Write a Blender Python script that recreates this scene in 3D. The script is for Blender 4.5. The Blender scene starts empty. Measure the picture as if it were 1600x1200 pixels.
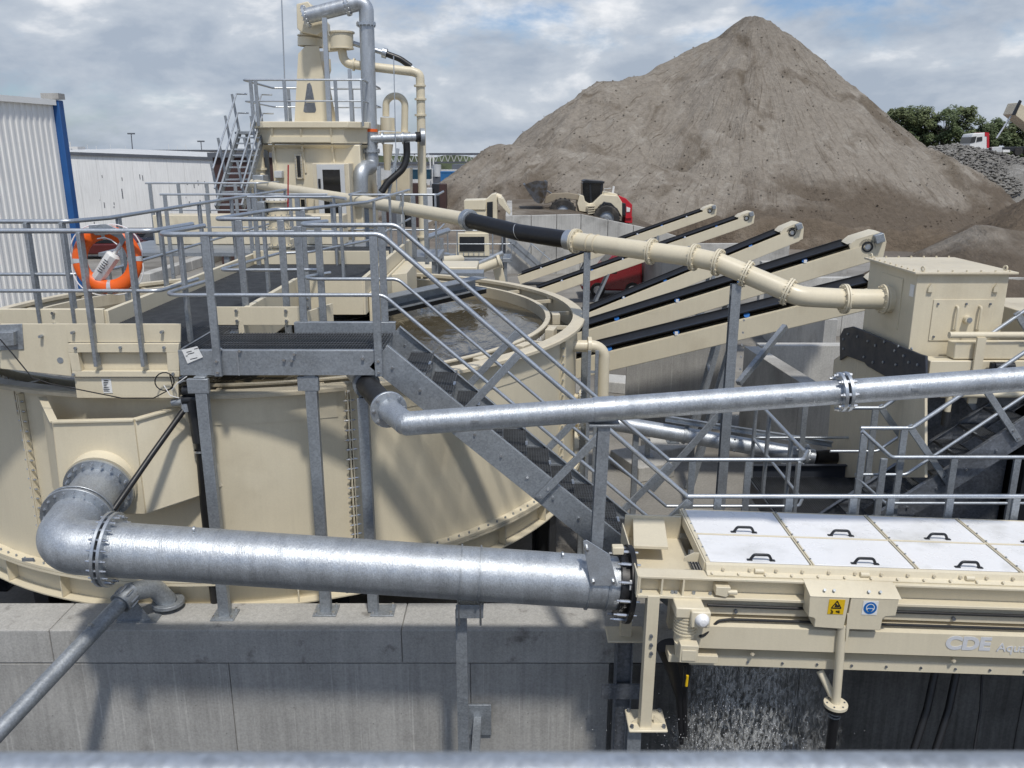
import bpy, bmesh, math, random
from mathutils import Vector as V, Matrix, noise
R = math.radians
rnd = random.Random(7)
SC = bpy.context.scene
COL = SC.collection

# ---------------------------------------------------------------- camera
F, HZ, H = 1300.0, 240.0, 6.0
TH = math.atan((600-HZ)/F); CT, ST = math.cos(TH), math.sin(TH)
cd = bpy.data.cameras.new('camera'); cam = bpy.data.objects.new('camera', cd); COL.objects.link(cam)
cam.location = (0, 0, H); cam.rotation_euler = (math.pi/2-TH, 0, 0)
cd.sensor_width = 36; cd.lens = F/1600*36; cd.clip_start = .05; cd.clip_end = 3000
cd.dof.use_dof = True; cd.dof.focus_distance = 9.5; cd.dof.aperture_fstop = 6.5
SC.camera = cam

# ---------------------------------------------------------------- sky
SUN_AZ, SUN_EL = math.atan2(.30, -.95), R(61)
w = bpy.data.worlds.new('World'); SC.world = w; w.use_nodes = True
nt = w.node_tree; nt.nodes.clear()
def N(t, **k):
    n = nt.nodes.new(t)
    for a, b in k.items():
        if a == 'i':
            for q, x in b.items(): n.inputs[q].default_value = x
        else: setattr(n, a, b)
    return n
def L(a, b): nt.links.new(a, b)
sky = N('ShaderNodeTexSky', sky_type='NISHITA', sun_disc=False, sun_elevation=SUN_EL, sun_rotation=SUN_AZ, altitude=10, air_density=1.0, dust_density=1.2, ozone_density=1.3)
tc = N('ShaderNodeTexCoord'); sp = N('ShaderNodeSeparateXYZ'); L(tc.outputs['Generated'], sp.inputs[0])
za = N('ShaderNodeMath', operation='ABSOLUTE'); L(sp.outputs[2], za.inputs[0])
sc_ = N('ShaderNodeMapping', i={'Scale': (1, 1, 2.3), 'Location': (.37, .0, .15)}); L(tc.outputs['Generated'], sc_.inputs[0])
n1 = N('ShaderNodeTexNoise', i={'Scale': 3.6, 'Detail': 10, 'Roughness': .58, 'Distortion': .15}); L(sc_.outputs[0], n1.inputs['Vector'])
lo = N('ShaderNodeMapRange', i={1: .0, 2: .32, 3: .13, 4: 0}); L(za.outputs[0], lo.inputs[0])
ad = N('ShaderNodeMath', operation='ADD'); L(n1.outputs['Fac'], ad.inputs[0]); L(lo.outputs[0], ad.inputs[1])
r1 = N('ShaderNodeMapRange', i={1: .44, 2: .60, 4: .97}); r1.interpolation_type = 'SMOOTHSTEP'; L(ad.outputs[0], r1.inputs[0])
mp = N('ShaderNodeMapping', i={'Location': (3.1, 1.3, .03), 'Scale': (1, 1, 2.3)}); L(tc.outputs['Generated'], mp.inputs[0])
n2 = N('ShaderNodeTexNoise', i={'Scale': 7.0, 'Detail': 10, 'Roughness': .56, 'Distortion': .15}); L(mp.outputs[0], n2.inputs['Vector'])
cr = N('ShaderNodeValToRGB'); L(n2.outputs['Fac'], cr.inputs[0])
e = cr.color_ramp.elements; e[0].position = .38; e[0].color = (3.8, 4.4, 5.3, 1); e[1].position = .65; e[1].color = (8.8, 8.9, 9.1, 1)
x_ = e.new(.53); x_.color = (5.3, 5.8, 6.5, 1)
tint = N('ShaderNodeMixRGB', blend_type='MULTIPLY', i={0: 1, 2: (.80, .93, 1.12, 1)}); L(sky.outputs[0], tint.inputs[1])
mx = N('ShaderNodeMixRGB'); L(r1.outputs[0], mx.inputs[0]); L(tint.outputs[0], mx.inputs[1]); L(cr.outputs[0], mx.inputs[2])
bg = N('ShaderNodeBackground', i={'Strength': .105}); L(mx.outputs[0], bg.inputs[0])
wo = N('ShaderNodeOutputWorld'); L(bg.outputs[0], wo.inputs[0])
# ---------------------------------------------------------------- sun
sd = bpy.data.lights.new('sun', 'SUN'); sd.energy = 2.9; sd.angle = R(4); sd.color = (1, .955, .88)
so = bpy.data.objects.new('sun', sd); COL.objects.link(so)
sv = V((math.sin(SUN_AZ)*math.cos(SUN_EL), math.cos(SUN_AZ)*math.cos(SUN_EL), math.sin(SUN_EL)))
so.rotation_euler = sv.to_track_quat('Z', 'Y').to_euler(); so.location = (0, -5, 40)
vs_ = SC.view_settings; vs_.view_transform = 'Standard'; vs_.look = 'None'; vs_.exposure = 0; vs_.gamma = 1; vs_.use_curve_mapping = False

# ---------------------------------------------------------------- helpers
def P(u, v, Y=None, z=None, X=None):
    """point of the place seen at photo pixel u,v, at depth Y, height z or side X (metres)"""
    x = (u-800)/F; yc = (600-v)/F
    d = V((x, CT+yc*ST, -ST+yc*CT))
    t = Y/d.y if Y is not None else ((z-H)/d.z if z is not None else X/d.x)
    return V((0, 0, H))+d*t
class MB:
    def __init__(s): s.v = []; s.f = []
    def add(s, vs, fs):
        o = len(s.v); s.v += [tuple(x) for x in vs]; s.f += [tuple(i+o for i in f) for f in fs]; return s
    def box(s, c, d, M=None):
        c = V(c); vs = []
        for i in range(8):
            q = V(((i & 1)-.5, (i >> 1 & 1)-.5, (i >> 2)-.5)); q = V((q.x*d[0], q.y*d[1], q.z*d[2]))
            vs.append(c+(M @ q if M else q))
        return s.add(vs, [(0, 2, 3, 1), (4, 5, 7, 6), (0, 1, 5, 4), (2, 6, 7, 3), (0, 4, 6, 2), (1, 3, 7, 5)])
    def b2(s, lo, hi): return s.box((V(lo)+V(hi))/2, V(hi)-V(lo))
    def frame(s, p, q, up):
        p, q = V(p), V(q); y = (q-p).normalized(); up = V(up)
        if abs(y.dot(up.normalized())) > .98: up = V((0, 1, 0)) if abs(y.y) < .9 else V((1, 0, 0))
        x = y.cross(up).normalized(); z = x.cross(y)
        return p, q, x, y, z
    def beam(s, p, q, w, h, up=(0, 0, 1)):
        p, q, x, y, z = s.frame(p, q, up)
        return s.box((p+q)/2, (w, (q-p).length, h), Matrix((x, y, z)).transposed())
    def sect(s, p, q, prof, up=(0, 0, 1)):
        """sweep a closed 2D profile (x,z) straight from p to q"""
        p, q, x, y, z = s.frame(p, q, up); n = len(prof)
        a = [p+x*i+z*j for i, j in prof]; b = [q+x*i+z*j for i, j in prof]
        return s.add(a+b, [(i, (i+1) % n, n+(i+1) % n, n+i) for i in range(n)]+[tuple(range(n))[::-1], tuple(range(n, 2*n))])
    def chan(s, p, q, w, h, t=.008, up=(0, 0, 1)):      # channel, web at x=0, flanges to +x
        a = h/2
        return s.sect(p, q, [(0, -a), (w, -a), (w, -a+t), (t, -a+t), (t, a-t), (w, a-t), (w, a), (0, a)], up)
    def ibeam(s, p, q, w, h, t=.012, up=(0, 0, 1)):
        a, b, k = h/2, w/2, t/2
        return s.sect(p, q, [(-b, -a), (b, -a), (b, -a+t), (k, -a+t), (k, a-t), (b, a-t), (b, a), (-b, a), (-b, a-t), (-k, a-t), (-k, -a+t), (-b, -a+t)], up)
    def cyl(s, p, q, r, r2=None, n=16, caps=True):
        r2 = r if r2 is None else r2
        p, q, x, y, z = s.frame(p, q, (0, 0, 1))
        cs = [(math.cos(2*math.pi*i/n), math.sin(2*math.pi*i/n)) for i in range(n)]
        vs = [p+(x*a+z*b)*r for a, b in cs]+[q+(x*a+z*b)*r2 for a, b in cs]
        fs = [(i, (i+1) % n, n+(i+1) % n, n+i) for i in range(n)]
        if caps: fs += [tuple(range(n))[::-1], tuple(range(n, 2*n))]
        return s.add(vs, fs)
    def tube(s, path, r, n=12, caps=True):
        path = [V(p) for p in path]; m = len(path)
        rr = r if isinstance(r, (list, tuple)) else [r]*m
        d = [(path[min(i+1, m-1)]-path[max(i-1, 0)]).normalized() for i in range(m)]
        up = V((0, 0, 1)) if abs(d[0].z) < .9 else V((0, 1, 0))
        x = d[0].cross(up).normalized(); vs = []
        for i in range(m):
            x = (x-d[i]*x.dot(d[i])).normalized(); z = x.cross(d[i])
            for k in range(n):
                a = 2*math.pi*k/n; vs.append(path[i]+(x*math.cos(a)+z*math.sin(a))*rr[i])
        fs = [(i*n+k, i*n+(k+1) % n, (i+1)*n+(k+1) % n, (i+1)*n+k) for i in range(m-1) for k in range(n)]
        if caps: fs += [tuple(range(n))[::-1], tuple(range((m-1)*n, m*n))]
        return s.add(vs, fs)
    def ring(s, c, ax, ri, ro, h, n=32):
        c = V(c); ax = V(ax).normalized(); _, _, x, y, z = s.frame(c, c+ax, (0, 0, 1)); vs = []
        for k in range(n):
            a = 2*math.pi*k/n; d = x*math.cos(a)+z*math.sin(a)
            vs += [c+d*ri-ax*h/2, c+d*ro-ax*h/2, c+d*ro+ax*h/2, c+d*ri+ax*h/2]
        return s.add(vs, [(k*4+j, k*4+(j+1) % 4, ((k+1) % n)*4+(j+1) % 4, ((k+1) % n)*4+j) for k in range(n) for j in range(4)])
    def bolts(s, c, ax, rad, cnt, r=.012, h=.06, a0=0):
        c = V(c); ax = V(ax).normalized(); _, _, x, y, z = s.frame(c, c+ax, (0, 0, 1))
        for k in range(cnt):
            a = a0+2*math.pi*k/cnt; p = c+(x*math.cos(a)+z*math.sin(a))*rad
            s.cyl(p-ax*h/2, p+ax*h/2, r*.6, n=6); s.cyl(p-ax*h*.36, p+ax*h*.36, r, n=6)
        return s
    def prism(s, pts, vec):
        pts = [V(p) for p in pts]; vec = V(vec); n = len(pts)
        return s.add(pts+[p+vec for p in pts], [(i, (i+1) % n, n+(i+1) % n, n+i) for i in range(n)]+[tuple(range(n))[::-1], tuple(range(n, 2*n))])
    def lathe(s, prof, c, n=32, a0=0, a1=2*math.pi, ax=None):
        c = V(c); full = abs(a1-a0-2*math.pi) < 1e-4; m = len(prof); k = n if full else n+1
        Q = V(ax).to_track_quat('Z', 'Y').to_matrix() if ax else None
        vs = []
        for i in range(k):
            a = a0+(a1-a0)*i/n
            for r, z in prof:
                q = V((r*math.cos(a), r*math.sin(a), z)); vs.append(c+(Q @ q if Q else q))
        fs = []
        for i in range(n):
            j = (i+1) % k
            for q in range(m-1): fs.append((i*m+q, j*m+q, j*m+q+1, i*m+q+1))
        return s.add(vs, fs)
    def build(s, name, mat, parent=None, smooth=32, bevel=0, kind=None, label=None):
        me = bpy.data.meshes.new(name); me.from_pydata(s.v, [], s.f)
        bm = bmesh.new(); bm.from_mesh(me); bmesh.ops.recalc_face_normals(bm, faces=bm.faces); bm.to_mesh(me); bm.free()
        if smooth:
            me.shade_smooth(); me.set_sharp_from_angle(angle=R(smooth))
        me.materials.append(MT[mat] if isinstance(mat, str) else mat)
        o = bpy.data.objects.new(name, me); COL.objects.link(o)
        if parent: adopt(o, parent)
        if bevel:
            b = o.modifiers.new('bevel', 'BEVEL'); b.width = bevel; b.segments = 2; b.limit_method = 'ANGLE'; b.angle_limit = R(40)
        if kind: o['kind'] = kind
        if label: o['label'] = label
        return o
WM = {}
def wmat(o):
    return WM.get(o.name, Matrix.Identity(4))
def adopt(o, parent):
    o.parent = parent; o.matrix_parent_inverse = wmat(parent).inverted()
def tag(o, label=None, cat=None, group=None, kind=None):
    if label: o['label'] = label
    if cat: o['category'] = cat
    if group: o['group'] = group
    if kind: o['kind'] = kind
    return o
def thing(name, label, cat, loc=(0, 0, 0), group=None):
    o = bpy.data.objects.new(name, None); COL.objects.link(o); o.location = loc; o.empty_display_size = .2
    WM[o.name] = Matrix.Translation(V(loc))
    return tag(o, label, cat, group)
def copy_tree(o, parent=None):
    c = o.copy(); COL.objects.link(c)
    if parent: c.parent = parent
    for ch in list(o.children): copy_tree(ch, c)
    return c
def fillet(pts, r, n=6):
    pts = [V(p) for p in pts]; out = [pts[0]]
    for i in range(1, len(pts)-1):
        a, b, c = pts[i-1], pts[i], pts[i+1]; u, w_ = (a-b).normalized(), (c-b).normalized()
        ang = u.angle(w_)
        if ang > 3.1: out.append(b); continue
        t = min(r/math.tan(ang/2), (a-b).length*.49, (c-b).length*.49); rr = t*math.tan(ang/2)
        ctr = b+(u+w_).normalized()*(rr/math.sin(ang/2)); p0, p1 = b+u*t-ctr, b+w_*t-ctr
        tot = p0.angle(p1)
        for k in range(n+1):
            s_ = k/n; q = (p0*math.sin((1-s_)*tot)+p1*math.sin(s_*tot))/math.sin(tot); out.append(ctr+q)
    return out+[pts[-1]]
def lerp(a, b, t): return V(a)*(1-t)+V(b)*t

# ---------------------------------------------------------------- materials
MT = {}
def mat(name, c, rough=.5, metal=0., var=.12, vs=1.2, fine=.06, fs=60, bump=0., bs=40, streak=0., spec=.5, c2=None, c2s=1., c2lo=.5, c2hi=.65, spangle=0., sps=60, rv=.1, stretch=None, drip=0.):
    m = bpy.data.materials.new(name); m.use_nodes = True; t = m.node_tree; b = t.nodes['Principled BSDF']
    def n_(ty, **k):
        n = t.nodes.new(ty)
        for a, x in k.items():
            if a == 'i':
                for q, y in x.items(): n.inputs[q].default_value = y
            else: setattr(n, a, x)
        return n
    l_ = t.links.new
    tcn = n_('ShaderNodeTexCoord'); co = tcn.outputs['Object']
    if stretch:
        mpn = n_('ShaderNodeMapping', i={'Scale': stretch}); l_(co, mpn.inputs[0]); co2 = mpn.outputs[0]
    else: co2 = co
    def noi(s, d=5, r=.6, v=None):
        q = n_('ShaderNodeTexNoise', i={'Scale': s, 'Detail': d, 'Roughness': r}); l_(v or co, q.inputs['Vector']); return q.outputs['Fac']
    def rng(x, a, b_, lo, hi):
        q = n_('ShaderNodeMapRange', i={1: a, 2: b_, 3: lo, 4: hi}); l_(x, q.inputs[0]); return q.outputs[0]
    def mul(a, b_):
        q = n_('ShaderNodeMath', operation='MULTIPLY'); l_(a, q.inputs[0]); l_(b_, q.inputs[1]); return q.outputs[0]
    big = noi(vs, v=co2); f = mul(rng(big, .3, .7, 1-var, 1+var), rng(noi(fs, 3), .3, .7, 1-fine, 1+fine))
    if streak:
        ms = n_('ShaderNodeMapping', i={'Scale': (15, 15, .6)}); l_(co, ms.inputs[0])
        f = mul(f, rng(noi(1.3, 6, .65, ms.outputs[0]), .35, .7, 1+streak*.4, 1-streak))
    if drip:
        md = n_('ShaderNodeMapping', i={'Scale': (22, 22, .35), 'Rotation': (0, .03, 0)}); l_(co, md.inputs[0])
        f = mul(f, rng(noi(1.5, 4, .7, md.outputs[0]), .60, .68, 1, 1+drip))
        mh = n_('ShaderNodeTexVoronoi', i={'Scale': 7., 'Randomness': 1}); l_(co, mh.inputs['Vector']); f = mul(f, rng(mh.outputs['Distance'], .03, .07, .55, 1))
    if spangle:
        vo = n_('ShaderNodeTexVoronoi', i={'Scale': sps, 'Randomness': 1}); l_(co, vo.inputs['Vector'])
        sr = n_('ShaderNodeSeparateColor'); l_(vo.outputs['Color'], sr.inputs[0])
        f = mul(f, rng(sr.outputs[0], 0, 1, 1-spangle, 1+spangle))
    rgb = n_('ShaderNodeRGB'); rgb.outputs[0].default_value = (*c, 1); cs = rgb.outputs[0]
    if c2:
        mxn = n_('ShaderNodeMixRGB', i={2: (*c2, 1)}); l_(rng(noi(c2s, 7, .6, co2), c2lo, c2hi, 0, 1), mxn.inputs[0]); l_(cs, mxn.inputs[1]); cs = mxn.outputs[0]
    vm = n_('ShaderNodeVectorMath', operation='SCALE'); l_(cs, vm.inputs[0]); l_(f, vm.inputs['Scale']); l_(vm.outputs[0], b.inputs['Base Color'])
    l_(rng(noi(vs*5), .3, .7, max(.03, rough-rv), min(1, rough+rv)), b.inputs['Roughness'])
    b.inputs['Metallic'].default_value = metal; b.inputs['Specular IOR Level'].default_value = spec
    if bump:
        bp = n_('ShaderNodeBump', i={'Strength': min(1, bump), 'Distance': .02 if bump < .6 else .06}); l_(noi(bs, 6, .65, co2), bp.inputs['Height']); l_(bp.outputs[0], b.inputs['Normal'])
    MT[name] = m; return m
mat('cream', (.69, .62, .465), .42, var=.05, fine=.03, streak=.03, vs=.8, c2=(.56, .485, .35), c2s=1.1, c2lo=.56, c2hi=.85)
mat('cream_old', (.63, .56, .42), .5, var=.09, fine=.05, streak=.06, vs=1.5, c2=(.42, .355, .25), c2s=1.6, c2lo=.56, c2hi=.82)
mat('galv', (.50, .53, .56), .40, .8, var=.08, vs=2.2, fine=.08, fs=90, spangle=.08, sps=110, bump=.06, bs=70, rv=.08)
mat('galv_pipe', (.47, .50, .53), .45, .68, var=.13, vs=2.2, fine=.16, fs=80, spangle=.08, sps=120, bump=.28, bs=26, rv=.09, c2=(.36, .38, .405), c2s=1.3, c2lo=.5, c2hi=.75, stretch=(4, 1, 1))
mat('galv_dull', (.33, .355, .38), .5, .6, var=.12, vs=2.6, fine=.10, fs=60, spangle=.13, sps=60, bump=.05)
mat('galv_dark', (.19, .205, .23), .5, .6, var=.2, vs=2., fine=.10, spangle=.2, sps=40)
mat('steel_bolt', (.6, .61, .62), .3, .95, var=.1)
mat('grate', (.13, .138, .148), .5, .5, var=.2, vs=8)
mat('black_rubber', (.012, .012, .013), .42, var=.2, bump=.05)
mat('black_paint', (.018, .02, .024), .4, var=.2, fine=.1)
mat('navy_rubber', (.032, .037, .048), .5, var=.25, fine=.1, bump=.05)
mat('concrete', (.355, .347, .327), .85, var=.15, vs=1.1, fine=.14, fs=50, streak=.17, drip=.30, bump=.16, bs=70, c2=(.2, .19, .175), c2s=1.4, c2lo=.6, c2hi=.8)
mat('coping_concrete', (.40, .392, .37), .88, var=.10, vs=2.1, fine=.16, fs=60, streak=.12, bump=.2, bs=90, c2=(.2, .19, .175), c2s=3.5, c2lo=.6, c2hi=.72)
mat('concrete_wet_shaded', (.10, .098, .092), .45, var=.3, vs=1.6, fine=.2, fs=40, streak=.4, bump=.16, bs=60)  # splash-wet concrete, its colour also darkened for the pit shade under the screen
mat('concrete_light', (.47, .46, .43), .85, var=.14, vs=.7, fine=.12, fs=30, streak=.12, bump=.12, bs=60, c2=(.25, .24, .22), c2s=.8, c2lo=.5, c2hi=.72)
mat('yard', (.25, .238, .215), .9, var=.2, vs=.35, fine=.14, fs=24, bump=.2, bs=30, c2=(.15, .138, .12), c2s=.25, c2lo=.46, c2hi=.6)
mat('dirt', (.24, .205, .165), .95, var=.25, vs=.08, fine=.2, fs=5, bump=.4, bs=6, c2=(.13, .11, .09), c2s=.06, c2lo=.45, c2hi=.6)
mat('white_sheet', (.82, .815, .79), .5, var=.05, fine=.03, streak=.10, vs=.4)
mat('white_wall', (.82, .82, .80), .6, var=.06, fine=.03, streak=.14, vs=.3)
mat('white_plastic', (.82, .82, .82), .32, var=.04, fine=.02, bump=.04, bs=3, c2=(.58, .58, .56), c2s=2.2, c2lo=.55, c2hi=.8)
mat('white_paint', (.78, .78, .76), .4, var=.04)
mat('blue_paint', (.02, .10, .30), .5, var=.1)
mat('blue_box', (.03, .16, .38), .5, var=.12)
mat('teal_box', (.012, .06, .10), .5, var=.12)
mat('orange', (.83, .13, .012), .45, var=.07, fine=.03)
mat('red_paint', (.50, .018, .03), .35, var=.06)
mat('dusty', (.36, .305, .225), .8, var=.2, vs=2, c2=(.24, .2, .15), c2s=2, c2lo=.45, c2hi=.7)
mat('red_car', (.22, .013, .018), .22, var=.03, spec=.7)
mat('dark_red', (.10, .02, .02), .2, var=.05)
mat('maroon', (.055, .028, .025), .7, var=.2)
mat('glass_dark', (.008, .009, .01), .06, var=.05, spec=.8)
mat('car_dark', (.012, .015, .024), .15, var=.05, spec=.8)
mat('tyre', (.028, .027, .026), .8, var=.25, fine=.2, c2=(.09, .08, .068), c2s=2.5, c2lo=.5, c2hi=.75)
mat('yellow', (.72, .46, .01), .5, var=.05)
mat('sign_blue', (.01, .13, .42), .4, var=.03)
mat('decal', (.62, .63, .65), .5, var=.02)
mat('ink', (.012, .012, .012), .6, var=.02)
mat('bucket_steel', (.17, .17, .175), .4, .8, var=.2, c2=(.11, .085, .06), c2s=2, c2lo=.5, c2hi=.65)
mat('silver', (.7, .7, .7), .3, .6, var=.05)
mat('far_grey', (.10, .11, .13), .7, var=.2)
mat('far_pale', (.55, .56, .56), .7, var=.1)
mat('wood', (.10, .085, .07), .8, var=.3, vs=6)
# ---------------------------------------------------------------- water materials
def water_mat(name, c, rough, sc, stren, dist):
    m = bpy.data.materials.new(name); m.use_nodes = True; t = m.node_tree; b = t.nodes['Principled BSDF']
    tcn = t.nodes.new('ShaderNodeTexCoord'); mpn = t.nodes.new('ShaderNodeMapping'); mpn.inputs['Scale'].default_value = (1.6, .7, 1); mpn.inputs['Rotation'].default_value = (0, 0, .5)
    t.links.new(tcn.outputs['Object'], mpn.inputs[0])
    n = t.nodes.new('ShaderNodeTexNoise'); n.inputs['Scale'].default_value = sc; n.inputs['Detail'].default_value = 5; n.inputs['Distortion'].default_value = .8; t.links.new(mpn.outputs[0], n.inputs['Vector'])
    bp = t.nodes.new('ShaderNodeBump'); bp.inputs['Strength'].default_value = stren; bp.inputs['Distance'].default_value = dist; t.links.new(n.outputs['Fac'], bp.inputs['Height']); t.links.new(bp.outputs[0], b.inputs['Normal'])
    n2 = t.nodes.new('ShaderNodeTexNoise'); n2.inputs['Scale'].default_value = .7; n2.inputs['Detail'].default_value = 6; t.links.new(mpn.outputs[0], n2.inputs['Vector'])
    r_ = t.nodes.new('ShaderNodeValToRGB'); t.links.new(n2.outputs['Fac'], r_.inputs[0]); e = r_.color_ramp.elements
    e[0].position = .35; e[0].color = (*c, 1); e[1].position = .7; e[1].color = (c[0]*1.7, c[1]*1.65, c[2]*1.6, 1); t.links.new(r_.outputs[0], b.inputs['Base Color'])
    b.inputs['Roughness'].default_value = rough; b.inputs['IOR'].default_value = 1.33; MT[name] = m
water_mat('tank_water', (.062, .052, .033), .04, 2.6, .38, .05)
water_mat('dark_water', (.03, .03, .028), .08, 3, .3, .04)

# ---------------------------------------------------------------- ground
SX0, SX1, SY0, SY1 = -14, 14, -2.5, 7.33
m = MB(); G = 1500
m.add([(-G, -G, 0), (G, -G, 0), (G, SY0, 0), (-G, SY0, 0), (SX0, SY0, 0), (SX0, SY1, 0), (-G, SY1, 0), (SX1, SY0, 0), (SX1, SY1, 0), (G, SY1, 0), (G, G, 0), (-G, G, 0)],
      [(0, 1, 2, 7, 4, 3), (3, 4, 5, 6), (7, 2, 9, 8), (6, 5, 8, 9, 10, 11)])
tag(m.build('ground', 'dirt', smooth=0), kind='structure')
m = MB(); m.add([(-60, 7.36, .004), (26, 7.36, .004), (26, 47, .004), (-60, 70, .004)], [(0, 1, 2, 3)])
tag(m.build('concrete_yard', 'yard', smooth=0), kind='structure')
# sump in front of the plant
m = MB(); m.b2((SX0, SY0, -2.4), (SX1, SY1, -2.2)); m.b2((SX0-.3, SY0-.3, -2.4), (SX1+.3, SY0, -.01)); m.b2((SX0-.3, SY0, -2.4), (SX0, SY1, -.01)); m.b2((SX1, SY0, -2.4), (SX1+.3, SY1, -.01))
tag(m.build('sump_basin', 'concrete', smooth=0), kind='structure')
m = MB(); m.add([(SX0+.01, SY0+.01, -1.2), (SX1-.01, SY0+.01, -1.2), (SX1-.01, SY1-.01, -1.2), (SX0+.01, SY1-.01, -1.2)], [(0, 1, 2, 3)])
tag(m.build('sump_water', 'dark_water', smooth=0), kind='structure')

# ---------------------------------------------------------------- concrete wall carrying the tank platform
WT = 1.44; WY0, WY1 = 7.31, 7.83
t = thing('concrete_wall', 'long grey cast concrete wall with water runs, in front of the round tank', 'wall', (0, 7.57, -2))
m = MB(); m.b2((-13.9, WY0+.02, -2.19), (13.9, WY1-.02, WT-.03)); m.build('core', 'concrete', t, smooth=0)
xs = [-13.9, -9.5, -5.45, -2.9+.05, -.42, .98, 2.9, 5.2, 9, 13.9]
for a, b in zip(xs, xs[1:]):
    m = MB(); m.b2((a+.004, WY0, -2.18), (b-.004, WY0+.03, WT-.385)); m.build('panel', 'concrete_wet_shaded' if a > .9 else 'concrete', t, smooth=0, bevel=.006)
xb = [-13.9, -8.1, -4.6, -1.1, 3.7, 8.5, 13.9]
for a, b in zip(xb, xb[1:]):
    m = MB(); m.b2((a+.003, WY0-.003, WT-.375), (b-.003, WY1, WT)); m.build('coping', 'coping_concrete', t, smooth=0, bevel=.012)

# ---------------------------------------------------------------- thickener tank
TC = V((-3.40, 12.26, 0)); TR = 4.36; TB, TTOP = 1.72, 3.68
A0 = R(-67)
t = tank = thing('thickener_tank', 'large round cream steel thickener tank full of murky water', 'tank', TC)
def pol(r, a, z): return TC+V((r*math.cos(a), r*math.sin(a), z))
NP = 8
for k in range(NP):
    a, b = A0+k*2*math.pi/NP+.006, A0+(k+1)*2*math.pi/NP-.006
    m = MB(); m.lathe([(TR, TB), (TR, TTOP), (TR-.012, TTOP), (TR-.012, TB), (TR, TB)], TC, 14, a, b); m.build('wall_panel', 'cream', t)
    m = MB()
    for s in (-1, 1):
        d = V((math.cos(A0+k*2*math.pi/NP), math.sin(A0+k*2*math.pi/NP), 0)); tn = V((-d.y, d.x, 0))
        c = TC+d*(TR+.03)+tn*s*.013+V((0, 0, (TB+TTOP)/2)); m.box(c, (.07, .012, TTOP-TB-.1), Matrix((d, tn, V((0, 0, 1)))).transposed())
    f = m.build('seam_flange', 'cream', t)
    m = MB()
    for j in range(17):
        p = TC+d*(TR+.045)+V((0, 0, TB+.12+j*.107)); m.cyl(p-tn*.045, p+tn*.045, .013, n=6); m.cyl(p-tn*.06, p+tn*.06, .007, n=6)
    m.build('bolts', 'steel_bolt', f, kind='stuff')
    # top band joint line
    m = MB(); m.lathe([(TR+.001, TTOP-.30), (TR+.009, TTOP-.30), (TR+.009, TTOP-.02), (TR+.001, TTOP-.02)], TC, 14, a+.02, b-.02); m.build('band_plate', 'cream', t)
m = MB(); m.lathe([(TR-.06, TTOP), (TR+.11, TTOP), (TR+.11, TTOP+.035), (TR+.09, TTOP+.05), (TR-.06, TTOP+.05), (TR-.06, TTOP)], TC, 96); m.build('rim', 'cream_old', t)
m = MB(); m.lathe([(3.90, TTOP-.40), (3.915, TTOP-.40), (3.915, TTOP-.01), (3.97, TTOP-.01), (3.97, TTOP+.008), (3.90, TTOP+.008), (3.90, TTOP-.40)], TC, 96); weir = m.build('inner_ring', 'cream_old', t)
m = MB()
for k in range(150):
    a = 2*math.pi*k/150; d = V((math.cos(a), math.sin(a), 0)); tn = V((-d.y, d.x, 0))
    p = TC+d*3.945+V((0, 0, TTOP-.2)); m.prism([p-tn*.075, p+tn*.075, p+tn*.075+V((0, 0, .10)), p+tn*.03+V((0, 0, .10)), p+V((0, 0, .05)), p-tn*.03+V((0, 0, .10)), p-tn*.075+V((0, 0, .10))], d*.006)
m.build('weir_plate', 'white_sheet', weir, kind='stuff')
m = MB(); m.lathe([(3.9, TTOP-.46), (TR-.01, TTOP-.46)], TC, 96); m.build('launder_floor', 'cream_old', t)
m = MB(); m.lathe([(3.92, TTOP-.31), (TR-.015, TTOP-.31)], TC, 96); m.build('launder_water', 'tank_water', t)
for k in range(24):
    a = 2*math.pi*(k+.35)/24; m = MB(); m.beam(pol(3.93, a, TTOP-.05), pol(TR-.02, a, TTOP-.05), .05, .05); m.build('launder_strut', 'cream_old', t)
for a in (R(-62), R(-52), R(-41), R(-29), R(-14), R(2)):
    m = MB(); c = pol(4.0, a, TTOP-.08); d = V((math.cos(a), math.sin(a), 0)); tn = V((-d.y, d.x, 0)); m.box(c+d*.06, (.12, .26, .16), Matrix((d, tn, V((0, 0, 1)))).transposed()); m.build('weir_bracket', 'cream_old', t, bevel=.008)
m = MB(); m.lathe([(.02, TTOP-.17), (3.895, TTOP-.17)], TC, 96); m.build('water', 'tank_water', t, label='murky brown water in the tank')
# base flange, ring girder, legs
m = MB(); m.lathe([(TR-.02, TB-.02), (TR+.13, TB-.02), (TR+.13, TB+.012), (TR+.001, TB+.012)], TC, 96); m.lathe([(TR-.02, TB-.056), (TR+.13, TB-.056), (TR+.13, TB-.026), (TR-.02, TB-.026)], TC, 96); fl = m.build('base_flange', 'cream', t)
m = MB()
for k in range(190):
    a = 2*math.pi*k/190; p = pol(TR+.085, a, TB-.02); m.cyl(p-V((0, 0, .06)), p+V((0, 0, .055)), .012, n=6)
m.build('bolts', 'galv_dull', fl, kind='stuff')
m = MB(); m.lathe([(TR-.02, TB-.36), (TR-.02, TB-.06)], TC, 96); m.lathe([(TR-.12, TB-.36), (TR+.10, TB-.36), (TR+.10, TB-.345), (TR-.12, TB-.345), (TR-.12, TB-.36)], TC, 96); gd = m.build('ring_girder', 'cream', t)
for k in range(32):
    a = 2*math.pi*(k+.3)/32; d = V((math.cos(a), math.sin(a), 0)); tn = V((-d.y, d.x, 0))
    m = MB(); m.box(pol(TR+.035, a, TB-.2), (.11, .014, .28), Matrix((d, tn, V((0, 0, 1)))).transposed()); m.build('stiffener', 'cream', gd)
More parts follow.
